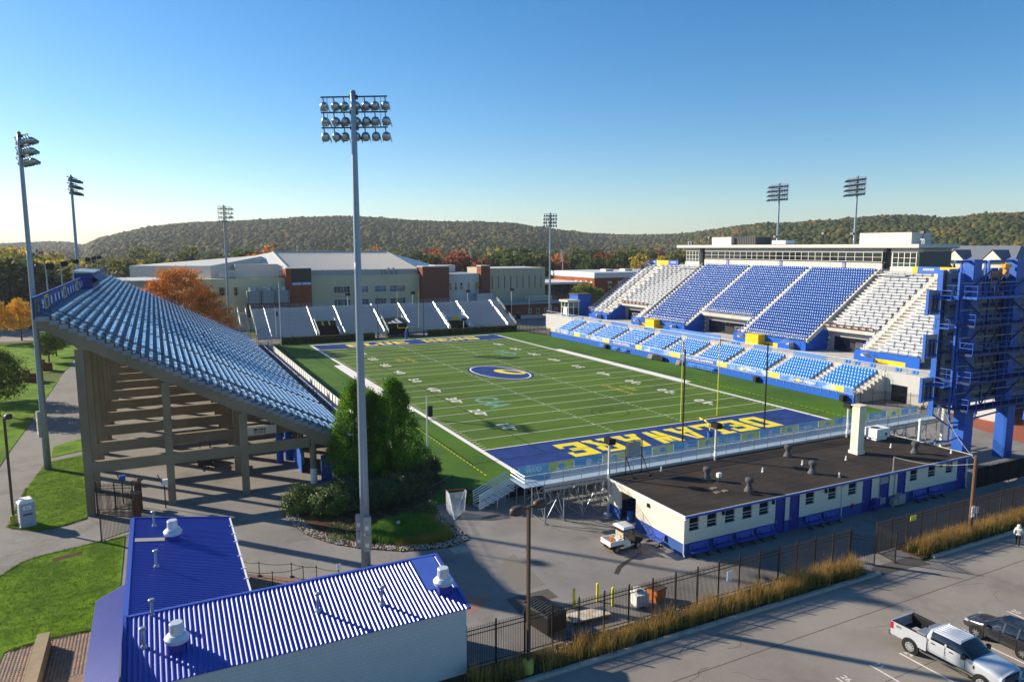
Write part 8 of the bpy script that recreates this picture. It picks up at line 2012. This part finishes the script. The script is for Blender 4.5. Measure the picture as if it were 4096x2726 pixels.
for k in range(4000):
    if placed >= 235: break
    az = R(rr.uniform(-11.5,64)); d = 225+420*rr.random()**1.2; x = C0.x+d*math.sin(az); y = C0.y+d*math.cos(az)
    if -50 < x < 96 and y < 232: continue
    if 95 < x < 195 and 140 < y < 215: continue
    if 195 < x < 235 and 40 < y < 100: continue
    if y < 30 and x < 230: continue
    if x < -50 and 130 < y < 176: continue
    if x < -55 and 225 < y < 305: continue
    if any((x-a)**2+(y-b_)**2 < 60 for a, b_ in used_): continue
    used_.append((x,y)); azd = math.degrees(az)
    if azd < 5: cn = rr.choice(['pine','pine','olive','green','olive','yellow'])
    elif azd < 17: cn = rr.choice(['pine','green','green','olive','yellow','orange'])
    elif azd < 40: cn = rr.choice(['olive','green','yellow','orange','rust','olive','green','olive','green'])
    else: cn = rr.choice(['green','olive','olive','green','yellow','orange'])
    side = 'behind the concrete grandstand' if azd < 6 else ('behind the field house' if azd < 30 else ('beyond the brick building' if azd < 42 else 'behind the main grandstand'))
    woodtree(x, y, cn, rr.uniform(1.35,2.0)*(1 if azd < 42 else .95)*(.85+.15*min(1,d/400)), k, side); placed += 1
for x, y, cn, s in ((-75,183,'pine',1.25),(-68,186,'pine',1.35),(-60,181,'pine',1.2),(-84,182,'pine',1.3),(-92,184,'olive',1.3),(-55,190,'olive',1.3),(-50,195,'pine',1.3),(-100,186,'pine',1.3),(-62,205,'yellow',1.3),(-78,205,'olive',1.4),(-20,224,'pine',1.4),(-10,228,'green',1.4),(0,236,'pine',1.3),(236,52,'orange',1.6),(240,66,'rust',1.5)):
    woodtree(x, y, cn, s*1.25, int(x*3+y), 'beside the far road' if x < -40 else ('behind the residential block' if x > 200 else 'behind the field house'))

# ------------------------------------------------------------------ wooded hills
RID = [(-14,.0045),(-8.88,.0041),(-7.47,.0052),(-6.26,.0063),(-5.02,.0059),(-4.27,.0024),(-3.8,.0055),(-3.08,.0107),(-1.6,.0173),(-.22,.0234),(2.04,.0287),(4.38,.0309),(6.18,.0325),(8.65,.0353),(10.55,.0379),(13.14,.0396),(15.44,.0388),(17.78,.0356),(20.5,.0335),(23.93,.0331),(26.7,.0314),(28.43,.0272),(30.5,.0225),(32.57,.0189),(34.96,.0164),(37.65,.0157),(39.97,.0174),(42.23,.0219),(44.13,.0262),(45.99,.0288),(48.11,.0295),(50.17,.0313),(51.88,.0336),(53.27,.0354),(54.63,.0366),(55.96,.0351),(57.27,.0321),(58.53,.0332),(59.74,.0353),(60.93,.0363),(62.,.0368),(70,.036)]
DIS = [(-14,3300),(-4.3,3200),(-3.6,2000),(15,1900),(28,1900),(34,2500),(40,2300),(46,1500),(60,1350),(70,1350)]
ra = np.array(RID); da = np.array(DIS)
def hill(az_deg, d):
    """ground height of the hills at azimuth (degrees) and distance from the stadium's near corner"""
    rd = np.interp(az_deg, da[:,0], da[:,1]); top = 23.5 + rd*np.interp(az_deg, ra[:,0], ra[:,1]) - 9.5
    t = np.clip((d/rd-.38)/.62, 0, 1); h = top*(t*t*(3-2*t))
    t2 = np.clip((d/rd-1)/.5, 0, 1); h = h*(1-.5*t2)
    return h + 3.0*np.sin(az_deg*1.9+d*.011)*np.clip(d/rd-.3,0,1)*np.clip((1-d/rd)*4,0,1)
na, nd = 160, 46
AZ = np.linspace(-16, 72, na); V = []
for i, t in enumerate(np.linspace(0,1,nd)):
    rd = np.interp(AZ, da[:,0], da[:,1]); d = 520+(rd*1.5-520)*t; z = hill(AZ, d)-.03; z = np.where(t < .02, -.3, z)
    V.append(np.stack([C0.x+d*np.sin(np.radians(AZ)), C0.y+d*np.cos(np.radians(AZ)), z],1))
V = np.concatenate(V,0); F = [(j*na+i, j*na+i+1, (j+1)*na+i+1, (j+1)*na+i) for j in range(nd-1) for i in range(na-1)]
o = place('hills', npmesh('hills', V, np.array(F), mat('forest_floor','#37391f',rough=.95,var=.25,scale=.02,spec=.1), smooth=True)); o['kind'] = 'structure'
r = np.random.default_rng(9); t_ = (1+5**.5)/2
iv = np.array([(-1,t_,0),(1,t_,0),(-1,-t_,0),(1,-t_,0),(0,-1,t_),(0,1,t_),(0,-1,-t_),(0,1,-t_),(t_,0,-1),(t_,0,1),(-t_,0,-1),(-t_,0,1)],float); iv /= np.linalg.norm(iv[0])
fc = [(0,11,5),(0,5,1),(0,1,7),(0,7,10),(0,10,11),(1,5,9),(5,11,4),(11,10,2),(10,7,6),(7,1,8),(3,9,4),(3,4,2),(3,2,6),(3,6,8),(3,8,9),(4,9,5),(2,4,11),(6,2,10),(8,6,7),(9,8,1)]
vv = [tuple(p) for p in iv]; cache = {}
def midp(a, b_):
    k = (min(a,b_),max(a,b_))
    if k not in cache: m_ = np.array(vv[a])+np.array(vv[b_]); vv.append(tuple(m_/np.linalg.norm(m_))); cache[k] = len(vv)-1
    return cache[k]
f2 = []
for a, b_, c in fc: ab, bc_, ca = midp(a,b_), midp(b_,c), midp(c,a); f2 += [(a,ab,ca),(b_,bc_,ab),(c,ca,bc_),(ab,bc_,ca)]
sv = np.array(vv); f2 = np.array(f2); keep = sv[f2].mean(1)[:,2] > -.45; f2 = f2[keep]
NT = 25000
u = r.random(NT); az = -13+83*r.random(NT); rd = np.interp(az, da[:,0], da[:,1]); d = 560+(rd*1.06-560)*u**.75; z = hill(az, d)
keepm = r.random(NT) < np.where(d < .42*rd, .75, 1.); az, d, z, rd = az[keepm], d[keepm], z[keepm], rd[keepm]; NT = len(az)
s = (3.2+2.3*r.random(NT))*np.clip(d/1100,.8,1.25); V = sv[None]*np.stack([s, s, s*(.75+.35*r.random(NT))],1)[:,None,:]*(1+.17*r.normal(size=(NT,len(sv),1)))
V += np.stack([C0.x+d*np.sin(np.radians(az)), C0.y+d*np.cos(np.radians(az)), z+6.8],1)[:,None,:]
F = (f2[None]+(np.arange(NT)*len(sv))[:,None,None]).reshape(-1,3)
F_far = foliage('far_woodland', gain=.85, stops=[(0.,'#28331b'),(.3,'#3a4522'),(.55,'#4b5228'),(.72,'#60582c'),(.84,'#7d5f2c'),(.93,'#8a5528'),(1.,'#7c4426')], transl=0., nscale=.006, isl=.62, rough=.9, spec=.1)
o = place('distant_woodland', npmesh('distant_woodland', V.reshape(-1,3), F, F_far)); tag(o, 'far autumn woodland covering the hills on the horizon', 'woodland', kind='stuff')
# ------------------------------------------------------------------ the air: one closed box of thin haze
hm = bpy.data.materials.new('haze_air'); hm.use_nodes = True; hn = hm.node_tree; hn.nodes.clear()
ho = hn.nodes.new('ShaderNodeOutputMaterial'); hv = hn.nodes.new('ShaderNodeVolumePrincipled')
hv.inputs['Color'].default_value = (.86,.91,1.,1); hv.inputs['Density'].default_value = .00009; hv.inputs['Anisotropy'].default_value = .25
hn.links.new(hv.outputs[0], ho.inputs['Volume'])
b = MB(); b.box(-1800, 3600, -250, 3800, -1.5, 175)
hz = b.build('haze', hm); tag(hz, 'thin pale autumn haze over the whole scene', 'haze', kind='stuff')
